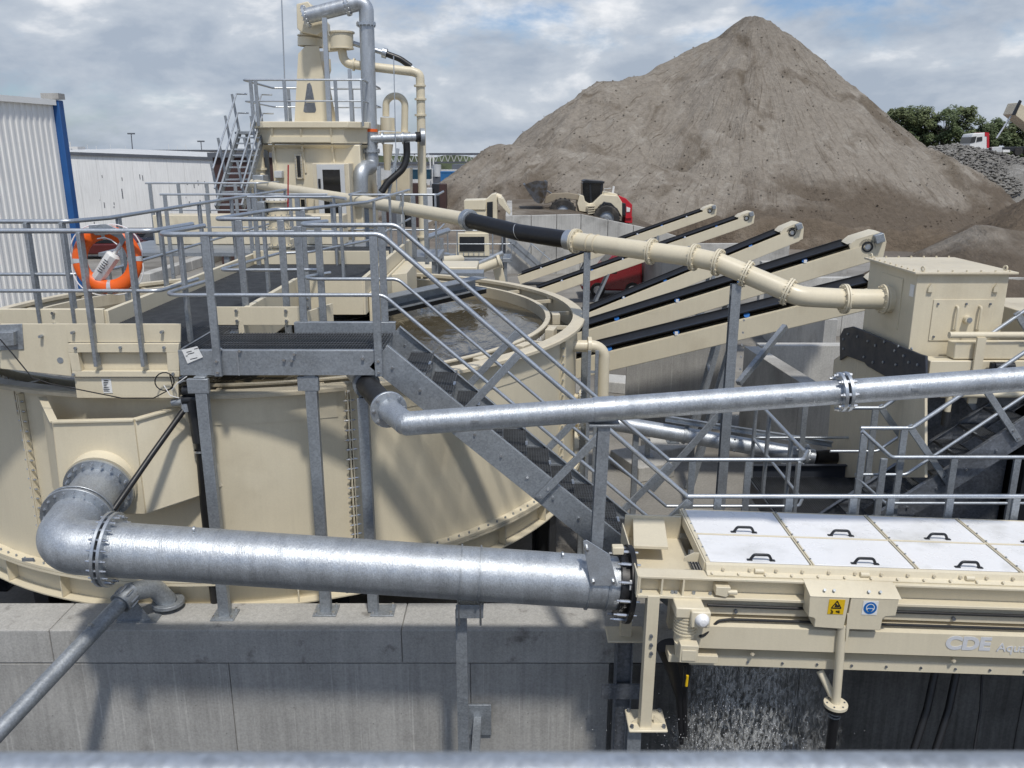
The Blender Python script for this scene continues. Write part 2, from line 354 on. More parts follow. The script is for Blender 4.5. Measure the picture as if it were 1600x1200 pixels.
for k in range(8):
    a = R(-25)+k*math.pi/4; m = MB(); m.ibeam(pol(TR-.12, a, .02), pol(TR-.12, a, TB-.38), .24, .26, .016, up=(math.cos(a), math.sin(a), 0)); m.box(pol(TR-.12, a, .012), (.42, .42, .022)); m.build('leg', 'black_paint', t)
m = MB(); m.lathe([(TR-.2, TB-.37), (.5, .35), (.5, .2)], TC, 48); m.build('cone_bottom', 'cream_old', t)
# round manhole on the right flank
a = R(-8); d = V((math.cos(a), math.sin(a), 0)); c = pol(TR+.08, a, 2.35); m = MB(); m.ring(c, d, .27, .36, .02, 40); m.cyl(c-d*.1, c+d*.005, .28, n=40); mh = m.build('manhole', 'cream', t)
m = MB(); m.bolts(c, d, .33, 28, .012, .05); m.build('bolts', 'steel_bolt', mh, kind='stuff')

# overflow outlet box on the tank's front
t = thing('overflow_box', 'angular cream overflow box bolted to the tank front above the big elbow', 'steel box', (-4.7, 7.8, 1.6))
YF = 7.50
tl, tr_, br, bl = P(84, 660, Y=YF), P(210, 657, Y=YF), P(228, 802, Y=YF), P(100, 800, Y=YF)
kr, kb = P(294, 633, Y=8.0), P(378, 746, Y=8.05); kb2 = P(318, 772, Y=7.82)
lt = P(66, 622, Y=8.0); lb = P(84, 760, Y=8.0)
m = MB()
def sheet(m, pts, th=.012):
    pts = [V(p) for p in pts]; n = (pts[1]-pts[0]).cross(pts[2]-pts[0]).normalized(); m.prism(pts, n*-th); return m
sheet(m, [tl, tr_, br, bl]).build('front_plate', 'cream', t)
m = MB(); sheet(m, [tr_, kr, kb, kb2, br]).build('side_plate', 'cream', t)
m = MB(); sheet(m, [lt, tl, bl, lb]).build('side_plate', 'cream', t)
m = MB(); sheet(m, [bl, br, kb2, V((kb2.x, 8.1, kb2.z)), V((bl.x, 8.1, bl.z+.1))]).build('bottom_plate', 'cream', t)
for a, b in ((tl, tr_), (tr_, kr), (lt, tl)):
    m = MB(); m.beam(a+V((0, 0, .008)), b+V((0, 0, .008)), .07, .02); m.build('top_edge', 'cream', t, bevel=.003)
m = MB(); sheet(m, [P(330, 612, Y=7.99), P(370, 612, Y=8.0), P(380, 748, Y=8.0), P(340, 760, Y=7.97)], .02); m.build('mounting_flange', 'cream', t)
# front cream end frame of the tank walkway, with a recessed panel
t = thing('walkway_end_frame', 'cream bolted end frame of the tank walkway, above the overflow box', 'steel frame', (-4.6, 7.8, 3.2))
Yb = 7.72
def quad(m, a, b, c, d, th=.02):
    pts = [V(a), V(b), V(c), V(d)]; return m.prism(pts, V((0, th, 0)))
m = MB(); quad(m, P(0, 506, Y=Yb), P(104, 506, Y=Yb), P(112, 588, Y=Yb), P(0, 576, Y=Yb)); m.build('side_plate', 'cream', t, bevel=.004)
m = MB(); quad(m, P(-120, 506, Y=Yb), P(-2, 506, Y=Yb), P(-2, 576, Y=Yb), P(-120, 570, Y=Yb)); m.build('side_plate', 'cream', t, bevel=.004)
m = MB(); quad(m, P(103, 506, Y=Yb-.005), P(282, 506, Y=Yb-.005), P(282, 535, Y=Yb-.005), P(105, 535, Y=Yb-.005)); m.build('upper_plate', 'cream', t, bevel=.004)
x0, x1 = P(106, 540, Y=Yb), P(280, 540, Y=Yb); 
m = MB()
quad(m, P(106, 537, Y=Yb-.03), P(279, 537, Y=Yb-.03), P(279, 551, Y=Yb-.03), P(106, 551, Y=Yb-.03), .06)
quad(m, P(112, 580, Y=Yb-.03), P(280, 580, Y=Yb-.03), P(280, 589, Y=Yb-.03), P(113, 589, Y=Yb-.03), .06)
quad(m, P(107, 551, Y=Yb-.03), P(121, 551, Y=Yb-.03), P(127, 580, Y=Yb-.03), P(112, 580, Y=Yb-.03), .06)
quad(m, P(260, 551, Y=Yb-.03), P(279, 551, Y=Yb-.03), P(280, 580, Y=Yb-.03), P(262, 580, Y=Yb-.03), .06)
m.build('panel_frame', 'cream', t, bevel=.004)
m = MB(); quad(m, P(110, 545, Y=Yb+.04), P(277, 545, Y=Yb+.04), P(279, 585, Y=Yb+.04), P(113, 585, Y=Yb+.04), .01); m.build('recessed_panel', 'cream', t)
m = MB(); quad(m, P(116, 590, Y=Yb), P(278, 590, Y=Yb), P(279, 622, Y=Yb), P(120, 622, Y=Yb)); m.build('lower_plate', 'cream', t, bevel=.004)
m = MB(); quad(m, P(158, 592, Y=Yb-.006), P(173, 592, Y=Yb-.006), P(176, 614, Y=Yb-.006), P(162, 614, Y=Yb-.006), .004); st = m.build('label_plate', 'white_paint', t)
m = MB()
for k in range(7):
    y = 594+k*2.7; quad(m, P(161+rnd.uniform(0, 2), y, Y=Yb-.009), P(166+rnd.uniform(0, 6), y, Y=Yb-.009), P(166+rnd.uniform(0, 6), y+1.2, Y=Yb-.009), P(162, y+1.2, Y=Yb-.009), .002)
m.build('print', 'ink', st, kind='stuff')
m = MB()
for u, v in ((115, 519), (254, 518), (120, 543), (190, 542), (258, 542), (117, 584), (272, 583), (65, 525)):
    p = P(u, v, Y=Yb-.01); m.cyl(p-V((0, .04, 0)), p+V((0, .01, 0)), .015, n=6)
m.build('bolts', 'galv_dull', t, kind='stuff')
m = MB(); p = P(94, 563, Y=Yb-.004); m.cyl(p, p+V((0, .01, 0)), .03, n=20); m.build('plug', 'galv_dull', t)
m = MB(); quad(m, P(-4, 508, Y=Yb-.01), P(34, 506, Y=Yb-.01), P(37, 546, Y=Yb-.01), P(-4, 548, Y=Yb-.01), .012); quad(m, P(-6, 520, Y=Yb-.08), P(20, 519, Y=Yb-.08), P(22, 540, Y=Yb-.08), P(-6, 542, Y=Yb-.08), .1); m.build('gusset_plate', 'galv_dull', t, bevel=.004)
# ---------------------------------------------------------------- big overflow pipe
PR = .234
def flange_pair(t, c, ax, r, ro, n, mat_='galv', gap=.05, bh=.13, br_=.014, th=.028, gasket=True):
    ax = V(ax).normalized(); c = V(c)
    for s in (-1, 1):
        m = MB(); m.ring(c+ax*s*gap/2, ax, r-.004, ro, th, 48); f = m.build('flange', mat_, t, bevel=.003)
    if gasket:
        m = MB(); m.cyl(c-ax*gap*.3, c+ax*gap*.3, r+.012, n=36); m.build('gasket', 'black_rubber', f)
    m = MB(); m.bolts(c, ax, (r+ro)/2+.008, n, br_, bh, .1); m.build('bolts', 'steel_bolt', f, kind='stuff')
def uclamp(m, c, ax, r, d=.07):
    for s in (-1, 1): m.ring(V(c)+V(ax).normalized()*s*d, ax, r+.001, r+.016, .014, 40)
t = thing('overflow_pipe', 'thick galvanized overflow pipe with bolted elbow running from tank to screen', 'pipe', (-1, 6.55, 1.9))
C = P(172, 858, Y=6.5); E_ = P(962, 911, Y=6.66); ex = (E_-C).normalized()
RB = .43
K = C-ex*RB; A = P(156, 762, Y=7.40); d1 = (K-A).normalized(); B = K-d1*RB
m = MB(); m.tube(fillet([B, K, C], RB*.999, 22), PR, 48); m.build('elbow', 'galv_pipe', t)
m = MB(); m.cyl(A, B, PR, n=48); m.build('stub', 'galv_pipe', t)
m = MB(); m.cyl(C, E_, PR, n=64); m.build('straight_pipe', 'galv_pipe', t)
flange_pair(t, C, ex, PR, PR+.085, 20, bh=.16)
flange_pair(t, B, d1, PR, PR+.085, 20, bh=.12)
m = MB(); m.ring(A+d1*.03, d1, PR-.004, PR+.085, .03, 48); m.build('flange', 'galv', t); m = MB(); m.bolts(A+d1*.03, d1, PR+.05, 20, .014, .12); m.build('bolts', 'steel_bolt', t, kind='stuff')
m = MB(); m.cyl(A-d1*.25, A-d1*.005, PR+.095, n=48); m.build('outlet_collar', 'cream', t)
for u in (306, 875):
    p = lerp(C, E_, (u-172)/790)+V((0, -.03, PR+.02)); m = MB(); m.ring(p, (1, .2, 0), .012, .03, .014, 16); m.build('lifting_lug', 'galv', t)
p = K+V((-.20, -.02, -.09)); m = MB(); m.box(p+V((-.03, -.06, 0)), (.10, .012, .03)); m.build('lifting_lug', 'galv', t)
for u in (728, 930):
    m = MB(); uclamp(m, lerp(C, E_, (u-172)/790), ex, PR, .085); m.build('pipe_strap', 'galv_dull', t)
# weld seams
for u in (335, 540): m = MB(); m.ring(lerp(C, E_, (u-172)/790), ex, PR-.002, PR+.0035, .012, 64); m.build('weld_seam', 'galv', t)
# black butterfly coupling at the right end
t = thing('pipe_coupling', 'black bolted coupling between the thick pipe and the screen inlet', 'coupling', E_-V((0, 0, .5)))
m = MB(); m.cyl(E_+ex*.002, E_+ex*.12, PR+.03, n=40); m.ring(E_+ex*.10, ex, PR-.05, PR+.11, .045, 40); m.ring(E_+ex*.02, ex, PR-.01, PR+.055, .03, 40); m.build('body', 'black_rubber', t)
m = MB(); m.bolts(E_+ex*.06, ex, PR+.075, 12, .016, .2); m.build('bolts', 'steel_bolt', t, kind='stuff')
m = MB(); m.box(E_+V((.0, -.05, PR+.12)), (.10, .08, .07)); m.build('lever_block', 'cream', t, bevel=.008)
m = MB(); m.box(E_+V((.11, -PR-.02, .12)), (.05, .02, .09)); m.build('name_plate', 'white_paint', t, bevel=.003)

# support post from the wall face to the big pipe
t = thing('pipe_support', 'narrow galvanized post with cradle holding the thick pipe in front of the concrete wall', 'support', (-.4, 6.6, -2.2))
pc = lerp(C, E_, (728-172)/790)
m = MB(); m.chan((pc.x-.035, pc.y+.05, -2.19), (pc.x-.035, pc.y+.05, pc.z-PR-.13), .10, .08, .008, up=(0, 1, 0)); m.build('post', 'galv_dull', t)
m = MB(); m.box((pc.x, pc.y, pc.z-PR-.08), (.24, .20, .012)); m.box((pc.x, pc.y-.1, pc.z-PR-.085), (.24, .012, .13)); m.build('cradle', 'galv_dull', t, bevel=.003)
m = MB()
for s in (-1, 1): m.cyl((pc.x+s*.095, pc.y-.1, pc.z-PR-.22), (pc.x+s*.095, pc.y-.1, pc.z-PR), .010, n=8)
m.build('bolts', 'steel_bolt', t, kind='stuff')
m = MB(); m.box((pc.x+.03, 7.29, .42), (.26, .03, .36)); m.box((pc.x+.02, 7.0, .42), (.08, .58, .08)); m.build('wall_plate', 'galv_dull', t, bevel=.004)

# ---------------------------------------------------------------- middle galvanized pipe
MR = .102
t = thing('feed_pipe', 'slim galvanized pipe crossing in front of the stairs, bolted flange near its right end', 'pipe', (2, 7.1, 3.2))
A = P(548, 572, Y=8.35); B = P(607, 640, Y=6.95); K = P(634, 662, Y=6.66); E2 = P(1760, 580, Y=6.66); D = lerp(K, E2, (1322-634)/(1760-634))
ax = (B-A).normalized(); ex2 = (E2-K).normalized()
m = MB(); m.cyl(A, lerp(A, B, .42), MR*.97, n=32); m.build('outlet_stub', 'galv_pipe', t)
m = MB(); m.cyl(lerp(A, B, .42), lerp(A, B, .93), MR*1.02, n=32); m.build('black_sleeve', 'black_rubber', t)
m = MB(); m.cyl(B, K+ax*.0, MR*.97, n=32); m.tube([B, K-ax*.02, K+(ax+ex2)*.0, K+ex2*.06], MR*.985, 32); m.build('mitre_bend', 'galv_pipe', t)
m = MB(); m.cyl(K, D, MR, n=40); m.build('straight_pipe', 'galv_pipe', t)
m = MB(); m.cyl(D, E2, MR, n=40); m.build('straight_pipe', 'galv_pipe', t)
flange_pair(t, D, ex2, MR, MR+.065, 8, bh=.15, br_=.02)
m = MB(); m.ring(B, ax, MR-.01, MR+.062, .03, 40); f = m.build('flange', 'galv', t, bevel=.003); m = MB(); m.bolts(B, ax, MR+.034, 8, .018, .07); m.build('bolts', 'steel_bolt', f, kind='stuff')
m = MB(); m.ring(lerp(A, B, .45), ax, MR, MR+.03, .05, 32); m.build('hose_clamp', 'galv_dull', t)
pm = lerp(K, E2, (948-634)/(1760-634))
m = MB(); m.cyl(pm-ex2*.085, pm+ex2*.085, MR+.006, n=40); m.build('pipe_strap', 'galv', t)
for u in (745, 1425, 1232): p = lerp(K, E2, (u-634)/1126); m = MB(); m.box(p+V((0, -MR-.002, .01)), (.06, .01, .02)); m.build('lug', 'galv', t)
t = thing('pipe_post', 'leaning galvanized post standing on the thick pipe and carrying the slim pipe', 'post', (.77, 7.1, 2.2))
pb = lerp(C, E_, (928-172)/790)+V((0, -.02, PR))
m = MB(); m.ibeam(pb+V((0, 0, .0)), pm-V((0, 0, MR+.035)), .10, .11, .01, up=(0, 1, 0)); m.build('post', 'galv_dull', t)
m = MB(); m.box(pm-V((0, 0, MR+.022)), (.26, .16, .02)); m.build('top_plate', 'galv_dull', t, bevel=.003)
q = pb+V((0, -.165, .03)); m = MB(); m.prism([q+V((-.13, 0, .22)), q+V((-.10, -.01, .235)), q+V((.10, -.01, .1)), q+V((.17, -.06, -.17)), q+V((-.06, -.06, -.17))], (0, .012, 0)); m.build('saddle_plate', 'galv', t, bevel=.003)
m = MB()
for a, b in ((-.04, -.12), (.13, -.12), (-.1, .18)): m.cyl(q+V((a, -.10, b)), q+V((a, .03, b)), .014, n=6)
m.build('bolts', 'steel_bolt', t, kind='stuff')

# ---------------------------------------------------------------- diagonal drain pipe, lower left
t = thing('drain_pipe', 'dull grey drain pipe slanting from a flanged elbow on the wall to the lower left', 'pipe', (-4, 7.4, 1.4))
a = P(238, 920, Y=7.62); b = P(205, 925, Y=7.42); c = P(-10, 1152, Y=5.9)
m = MB(); m.tube(fillet([a+V((.10, .10, -.20)), a+V((.02, 0, .02)), b], .14, 8), .095, 28); m.build('elbow', 'galv_dull', t)
ax = (c-b).normalized(); m = MB(); m.cyl(b, c+ax*1.5, .075, n=28); m.build('straight_pipe', 'galv_dull', t)
m = MB(); m.cyl(b-ax*.02, b+ax*.16, .098, n=24); m.ring(b+ax*.15, ax, .07, .11, .02, 24); m.build('coupling', 'galv_dull', t)
m = MB(); m.bolts(b+ax*.07, ax, .105, 8, .012, .1); m.build('bolts', 'steel_bolt', t, kind='stuff')
m = MB(); m.cyl(a+V((.10, .1, -.23)), a+V((.10, .1, -.19)), .16, n=28); m.build('base_flange', 'galv_dull', t, bevel=.004)
q = P(213, 962, Y=7.5); m = MB(); m.prism([(q.x-.20, 7.48, WT), (q.x+.16, 7.48, WT), (q.x+.02, 7.48, WT+.22), (q.x-.1, 7.48, WT+.22)], (0, .012, 0)); m.box((q.x+.02, 7.52, WT+.007), (.40, .16, .012)); m.build('saddle', 'galv_dull', t)
m = MB(); p = b+ax*.55; m.cyl(p+V((0, 0, .06)), p+V((0, 0, .1)), .022, n=10); m.build('plug', 'galv', t)

# black hoses on the tank front
t = thing('black_hose', 'thin black hose hanging diagonally across the overflow box down to the thick elbow', 'hose', (-4.4, 7.4, 2.4))
a = P(292, 634, Y=7.75); b = P(236, 712, Y=7.35); c = P(178, 796, Y=6.95); m = MB(); m.tube(fillet([a, b, c], .6), .028, 14); m.build('hose', 'black_rubber', t)
m = MB(); m.cyl(a+V((0, 0, .1)), a+V((0, -.02, -.05)), .05, n=12); m.cyl(a+V((-.14, 0, .03)), a+V((.06, 0, .05)), .035, n=12); m.build('hose_connector', 'galv_dull', t)
t = thing('black_drain_hose', 'black hose hanging straight down behind the left platform leg', 'hose', (-2.9, 7.75, 1.5))
a = P(308, 640, Y=7.78); m = MB(); m.tube([a, P(314, 700, Y=7.78), P(322, 800, Y=7.8), P(338, 950, Y=7.86)], .052, 14); m.build('hose', 'black_rubber', t)
m = MB(); m.cyl(P(300, 620, Y=7.75), P(312, 690, Y=7.75), .066, n=14); m.cyl(P(285, 625, Y=7.72), P(322, 622, Y=7.74), .045, n=12); m.cyl(P(286, 610, Y=7.72), P(320, 612, Y=7.72), .05, n=12); m.build('valve', 'black_paint', t)
m = MB()
for v in (688, 704): m.ring(P(313, v, Y=7.77), (0, 0, 1), .055, .064, .02, 20)
m.build('hose_clamp', 'steel_bolt', t)
t = thing('sensor_cable', 'thin black cable sagging from the left gusset along the cream frame to a coil', 'cable', (-4.5, 7.6, 3.3))
pts = [P(0, 530, Y=7.6), P(20, 553, Y=7.58), P(50, 590, Y=7.56), P(80, 600, Y=7.6), P(130, 610, Y=7.64), P(190, 622, Y=7.66), P(240, 622, Y=7.66), P(270, 606, Y=7.66)]
for k in range(20): a = 2*math.pi*k/16-1; pts.append(P(257+15*math.cos(a), 596+14*math.sin(a), Y=7.62+k*.001))
m = MB(); m.tube(pts, .006, 8); m.build('cable', 'black_rubber', t)
m = MB(); m.tube([P(268, 610, Y=7.6), P(278, 598, Y=7.58), P(292, 588, Y=7.6)], .004, 6); m.tube([P(256, 602, Y=7.6), P(266, 618, Y=7.58), P(280, 622, Y=7.6)], .004, 6); m.build('tie', 'white_plastic', t)

# ---------------------------------------------------------------- railings
def railing(label, pts, posts, h=1.1, mid=.55, drop=.22, loc=None, fr=.10, pw=.072, pt=.036, rt=.0235, rm=.018, mt='galv', group=None, midpts=None, off=(0, 0), hs=None, bolts=True, name='railing'):
    """pts: floor polyline; posts: list of (x,y,zfloor) or ((base),(top))"""
    pts = [V(p) for p in pts]
    t = thing(name, label, 'railing', loc or pts[len(pts)//2], group)
    up = V((0, 0, h)); m = MB(); m.tube(fillet([p+up for p in pts], fr, 6), rt, 14); m.build('top_rail', mt, t)
    if mid:
        m = MB(); m.tube(fillet([p+V((0, 0, mid)) for p in (midpts or pts)], fr, 6), rm, 12); m.build('mid_rail', mt, t)
    mb = MB()
    for q in posts:
        if len(q) == 2: a, b = V(q[0]), V(q[1])
        else: a = V(q)-V((0, 0, drop)); b = V(q)+V((0, 0, h-rt*.5))
        # orientation along nearest segment
        best = min(range(len(pts)-1), key=lambda i: ((pts[i]+pts[i+1])/2-a).length+abs((pts[i+1]-pts[i]).normalized().dot((a-pts[i])-(pts[i+1]-pts[i]).normalized()*(a-pts[i]).dot((pts[i+1]-pts[i]).normalized()))) if (pts[i+1]-pts[i]).length > 0 else 9)
        dirn = pts[best+1]-pts[best]; dirn.z = 0; dirn.normalize(); nn = V((dirn.y, -dirn.x, 0))
        m = MB(); m.beam(a, b, pw if abs(dirn.x) > .5 else pt, pt if abs(dirn.x) > .5 else pw, up=(0, 1, 0)); m.build('post', 'galv_dull' if mt == 'galv' else mt, t, bevel=.004)
        if bolts:
            for k in (.04, .15):
                s = a+(b-a).normalized()*k; mb.cyl(s-V((0, pt*.9, 0)), s+V((0, pt*.9, 0)), .014, n=6)
    if bolts and mb.v: mb.build('bolts', 'steel_bolt', t, kind='stuff')
    return t
ZP = 4.2; YN, YFR = 7.6, 8.55
SX_T, SX_B, ZB = -1.18, 1.72, 1.66        # stair run
def rail_stair(label, y, pts0, posts0):
    """platform railing that bends and runs down the stairs"""
    slope = V((SX_B-SX_T, 0, ZB-ZP)); sl = slope.normalized(); nrm = V((-sl.z, 0, sl.x))
    pts = pts0+[(SX_T, y, ZP), (SX_B, y, ZB)]
    posts = list(posts0)
    for k in (.24, .53, .82):
        base = V((SX_T, y, ZP))+slope*k; posts.append((base-nrm*.16, base+nrm*(1.1*sl.x)-V((0, 0, .02))))
    return railing(label, pts, posts, fr=.16)
rail_stair('near handrail of the galvanized landing, bending down along the front of the stairs', YN-.03,
           [(-3.1, 8.5, ZP), (-3.22, YN-.03, ZP)], [(-3.18, 8.05, ZP), (-2.76, YN-.03, ZP), (-1.25, YN-.03, ZP)])
rail_stair('far handrail of the galvanized landing, bending down along the back of the stairs', YFR+.03,
           [(-1.98, 9.05, ZP), (-2.28, YFR+.03, ZP)], [(-2.18, YFR+.03, ZP), (-1.33, YFR+.03, ZP), (-2.05, 8.9, ZP)])

# ---------------------------------------------------------------- landing platform
t = thing('landing_platform', 'galvanized landing with bar grating, standing on three legs in front of the tank', 'platform', (-2.2, 8, WT))
xl, xr = -3.13, -1.22
m = MB(); m.chan((xr, YN, ZP-.10), (xl, YN, ZP-.10), .07, .24, .012); m.build('front_fascia', 'galv_dull', t, bevel=.003)
m = MB(); m.box(((xl+xr)/2-.4, YN-.006, ZP-.10), (.012, .01, .24)); m.build('fascia_joint', 'galv', t)
m = MB(); m.chan((xr, YFR, ZP-.05), (-2.28, YFR, ZP-.05), .07, .30, .012); m.build('back_fascia', 'galv_dull', t, bevel=.003)
m = MB(); m.beam((xl, YN+.01, ZP-.10), (xl, 8.5, ZP-.10), .014, .24); m.build('side_fascia', 'galv_dull', t)
m = MB()
n = 62
for k in range(n+1):
    x = xl+.03+(xr-xl-.06)*k/n; m.b2((x-.002, YN+.02, ZP-.035), (x+.0025, YFR-.02, ZP-.003))
for k in range(9): y = YN+.06+k*.104; m.b2((xl+.02, y-.003, ZP-.012), (xr-.02, y+.003, ZP-.005))
m.build('grating', 'grate', t, kind='stuff')
for k, (u, v) in enumerate(((352, 962), (510, 955), (599, 955))):
    q = P(u, v, z=WT); x = q.x; zt = ZP-.22 if k < 2 else 3.75
    m = MB()
    if k < 2: m.sect((x, q.y, WT+.012), (x, q.y, zt), [(-.055, -.04), (.055, -.04), (.055, .04), (-.055, .04)], up=(0, 1, 0))
    else: m.chan((x-.05, q.y, WT+.012), (x-.05, q.y, zt), .10, .10, .009, up=(0, 1, 0))
    lg = m.build('leg', 'galv_dull', t, bevel=.006)
    m = MB(); m.box((x, q.y, WT+.008), (.24, .22, .015)); m.build('base_plate', 'galv_dull', lg, bevel=.003)
    m = MB()
    for sx in (-1, 1):
        for sy in (-1, 1): m.cyl((x+sx*.09, q.y+sy*.08, WT+.01), (x+sx*.09, q.y+sy*.08, WT+.045), .014, n=6)
    m.build('bolts', 'steel_bolt', lg, kind='stuff')
    if k < 2: m = MB(); m.box((x-.02, q.y-.02, zt+.0-.09), (.20, .05, .14)); m.build('head_bracket', 'galv_dull', lg, bevel=.004)
def quadY(u0, v0, u1, v1, u2, v2, u3, v3, Y, th=.003):
    m = MB(); m.prism([P(u0, v0, Y=Y), P(u1, v1, Y=Y), P(u2, v2, Y=Y), P(u3, v3, Y=Y)], (0, th, 0)); return m
s = quadY(284, 547, 308, 541, 317, 558, 293, 568, YN-.012).build('label_sheet', 'white_paint', t, label='white delivery label stuck on the platform edge')
m = MB()
for (u, v, l) in ((291, 550, 8), (293, 553, 10), (303, 545, 6), (297, 561, 11), (290, 556, 3)):
    m.prism([P(u, v, Y=YN-.014), P(u+l, v-l*.25, Y=YN-.014), P(u+l+.5, v-l*.25+1, Y=YN-.014), P(u+.5, v+1, Y=YN-.014)], (0, .001, 0))
m.build('print', 'ink', s, kind='stuff')
m = MB()
for u, v in ((375, 548), (444, 562), (456, 563), (567, 560), (345, 546), (460, 553)): p = P(u, v, Y=YN-.01); m.cyl(p-V((0, .02, 0)), p+V((0, .01, 0)), .014, n=6)
m.build('bolts', 'steel_bolt', t, kind='stuff')

# ---------------------------------------------------------------- staircase
def staircase(label, xt, xb, zt, zb, y0, y1, nt_, mt='galv_dull', tw=.24, depth=.27, dirv=None, name='staircase'):
    t = thing(name, label, 'stairs', ((xt+xb)/2, (y0+y1)/2, zb))
    sl = V((xb-xt, 0, zb-zt)).normalized()
    for y, s in ((y0, 1), (y1, -1)):
        m = MB(); a = V((xt, y, zt-.10))-sl*.1; b = V((xb, y, zb-.06))+sl*.12
        m.sect(a, b, [(0, -depth/2), (.05*s, -depth/2), (.05*s, -depth/2+.01), (.01*s, -depth/2+.01), (.01*s, depth/2-.01), (.05*s, depth/2-.01), (.05*s, depth/2), (0, depth/2)] if xb < xt else
               [(0, -depth/2), (-.05*s, -depth/2), (-.05*s, -depth/2+.01), (-.01*s, -depth/2+.01), (-.01*s, depth/2-.01), (-.05*s, depth/2-.01), (-.05*s, depth/2), (0, depth/2)])
        g = m.build('stringer', mt, t, bevel=.002)
        m = MB()
        for k in range(12): p = a+(b-a)*((k+.5)/12); m.cyl(p-V((0, .02, 0)), p+V((0, .02, 0)), .013, n=6)
        m.build('bolts', 'steel_bolt', g, kind='stuff')
    sg = 1 if xb > xt else -1
    for k in range(1, nt_):
        f = k/nt_; x = xt+(xb-xt)*f; z = zt+(zb-zt)*f; m = MB()
        m.b2((x-tw/2, y0+.02, z-.035), (x-tw/2+.004, y1-.02, z)); m.b2((x+tw/2-.004, y0+.02, z-.035), (x+tw/2, y1-.02, z))
        for j in range(1, 9): xx = x-tw/2+tw*j/9; m.b2((xx-.0015, y0+.02, z-.03), (xx+.0015, y1-.02, z-.002))
        for j in range(22): yy = y0+.03+(y1-y0-.06)*j/21; m.b2((x-tw/2, yy-.0022, z-.018), (x+tw/2, yy+.0022, z-.0035))
        tr = m.build('tread', 'grate', t)
        for y in (y0+.016, y1-.016): m = MB(); m.b2((x-tw/2, y-.005, z-.07), (x+tw/2, y+.005, z+.012)); m.build('end_plate', mt, tr)
        m = MB(); m.b2((x+sg*tw/2-.012, (y0+y1)/2-.09, z+.0), (x+sg*tw/2+.012, (y0+y1)/2+.03, z+.007)); m.build('nosing', 'galv', tr)
    return t
staircase('steep galvanized staircase with grating treads going down right from the tank landing', SX_T, SX_B, ZP, ZB, YN, YFR, 12)

# ---------------------------------------------------------------- lower walkway behind the screen
t = thing('lower_walkway', 'dark grating walkway at the foot of the stairs, behind the white-lidded screen', 'walkway', (4, 8.1, 0))
wx0, wx1 = SX_B-.02, 8.2
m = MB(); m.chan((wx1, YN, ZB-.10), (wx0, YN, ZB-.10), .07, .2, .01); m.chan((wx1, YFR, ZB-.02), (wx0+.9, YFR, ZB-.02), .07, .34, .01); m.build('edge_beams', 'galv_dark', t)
m = MB(); n = 200
for k in range(n): x = wx0+.05+(wx1-wx0-.1)*k/n; m.b2((x-.002, YN+.02, ZB-.035), (x+.0025, YFR-.02, ZB-.003))
for k in range(6): y = YN+.1+k*.15; m.b2((wx0, y-.003, ZB-.012), (wx1, y+.003, ZB-.006))
m.build('grating', 'grate', t, kind='stuff')
for x in (wx0+.1, 3.9, 6.2, 8.1):
    for y in (YN+.05, YFR-.05): m = MB(); m.beam((x, y, .01), (x, y, ZB-.05), .09, .09); m.build('leg', 'galv_dull', t)
railing('near lower handrail behind the white screen lids, from the stair foot to the right', [(SX_B, YN-.03, ZB), (wx1, YN-.03, ZB)], [(x, YN-.03, ZB) for x in (2.02, 2.72, 3.35, 3.72, 4.3, 4.95, 6.3)], drop=.2)
railing('far lower handrail from the stair foot to its curled end beside the grating', [(SX_B, YFR+.03, ZB), (3.2, YFR+.03, ZB), (3.34, 8.85, ZB)], [(1.98, YFR+.03, ZB), (2.6, YFR+.03, ZB), (3.15, YFR+.03, ZB)], drop=.5)
def text_mesh(s, size, depth=.002, bold=0., shear=0.):
    cu = bpy.data.curves.new('lettering', 'FONT'); cu.body = s; cu.size = size; cu.extrude = depth; cu.offset = bold; cu.shear = shear
    o = bpy.data.objects.new('lettering', cu); COL.objects.link(o); bpy.context.view_layer.update()
    me = bpy.data.meshes.new_from_object(o.evaluated_get(bpy.context.evaluated_depsgraph_get())); bpy.data.objects.remove(o)
    return me
# ---------------------------------------------------------------- vibrating screen with white lids (right foreground)
YS = 6.40
O = P(1106, 880, Y=YS); ex3 = (P(1600, 897, Y=YS)-O).normalized(); ey3 = V((0, 1, 0)); ez3 = ex3.cross(ey3)
ZMAP = [(1, 1), (0, 0), (-.115, -.065), (-.15, -.09), (-.34, -.265), (-.43, -.345), (-.535, -.455), (-.715, -.69), (-.78, -.78), (-.885, -.90), (-9, -9)]
def zm(z):      # heights on the screen's front, stretched to its measured proportions
    for (a, b), (c, d) in zip(ZMAP, ZMAP[1:]):
        if z >= c: return b+(d-b)*(z-a)/(c-a)
def S0(x, y, z): return O+ex3*x+ey3*y+ez3*z
def S(x, y, z): return S0(x, y, zm(z))
SM = Matrix((ex3, ey3, ez3)).transposed()
def sbox(m, lo, hi): lo, hi = V((lo[0], lo[1], zm(lo[2]))), V((hi[0], hi[1], zm(hi[2]))); c = (lo+hi)/2; d = hi-lo; return m.box(S0(*c), d, SM)
t = screen = thing('dewatering_screen', 'cream dewatering screen with white hinged lids on top, at the lower right', 'screen', S(1.5, .5, -1.2))
PW, PD, NX = .895, .545, 5
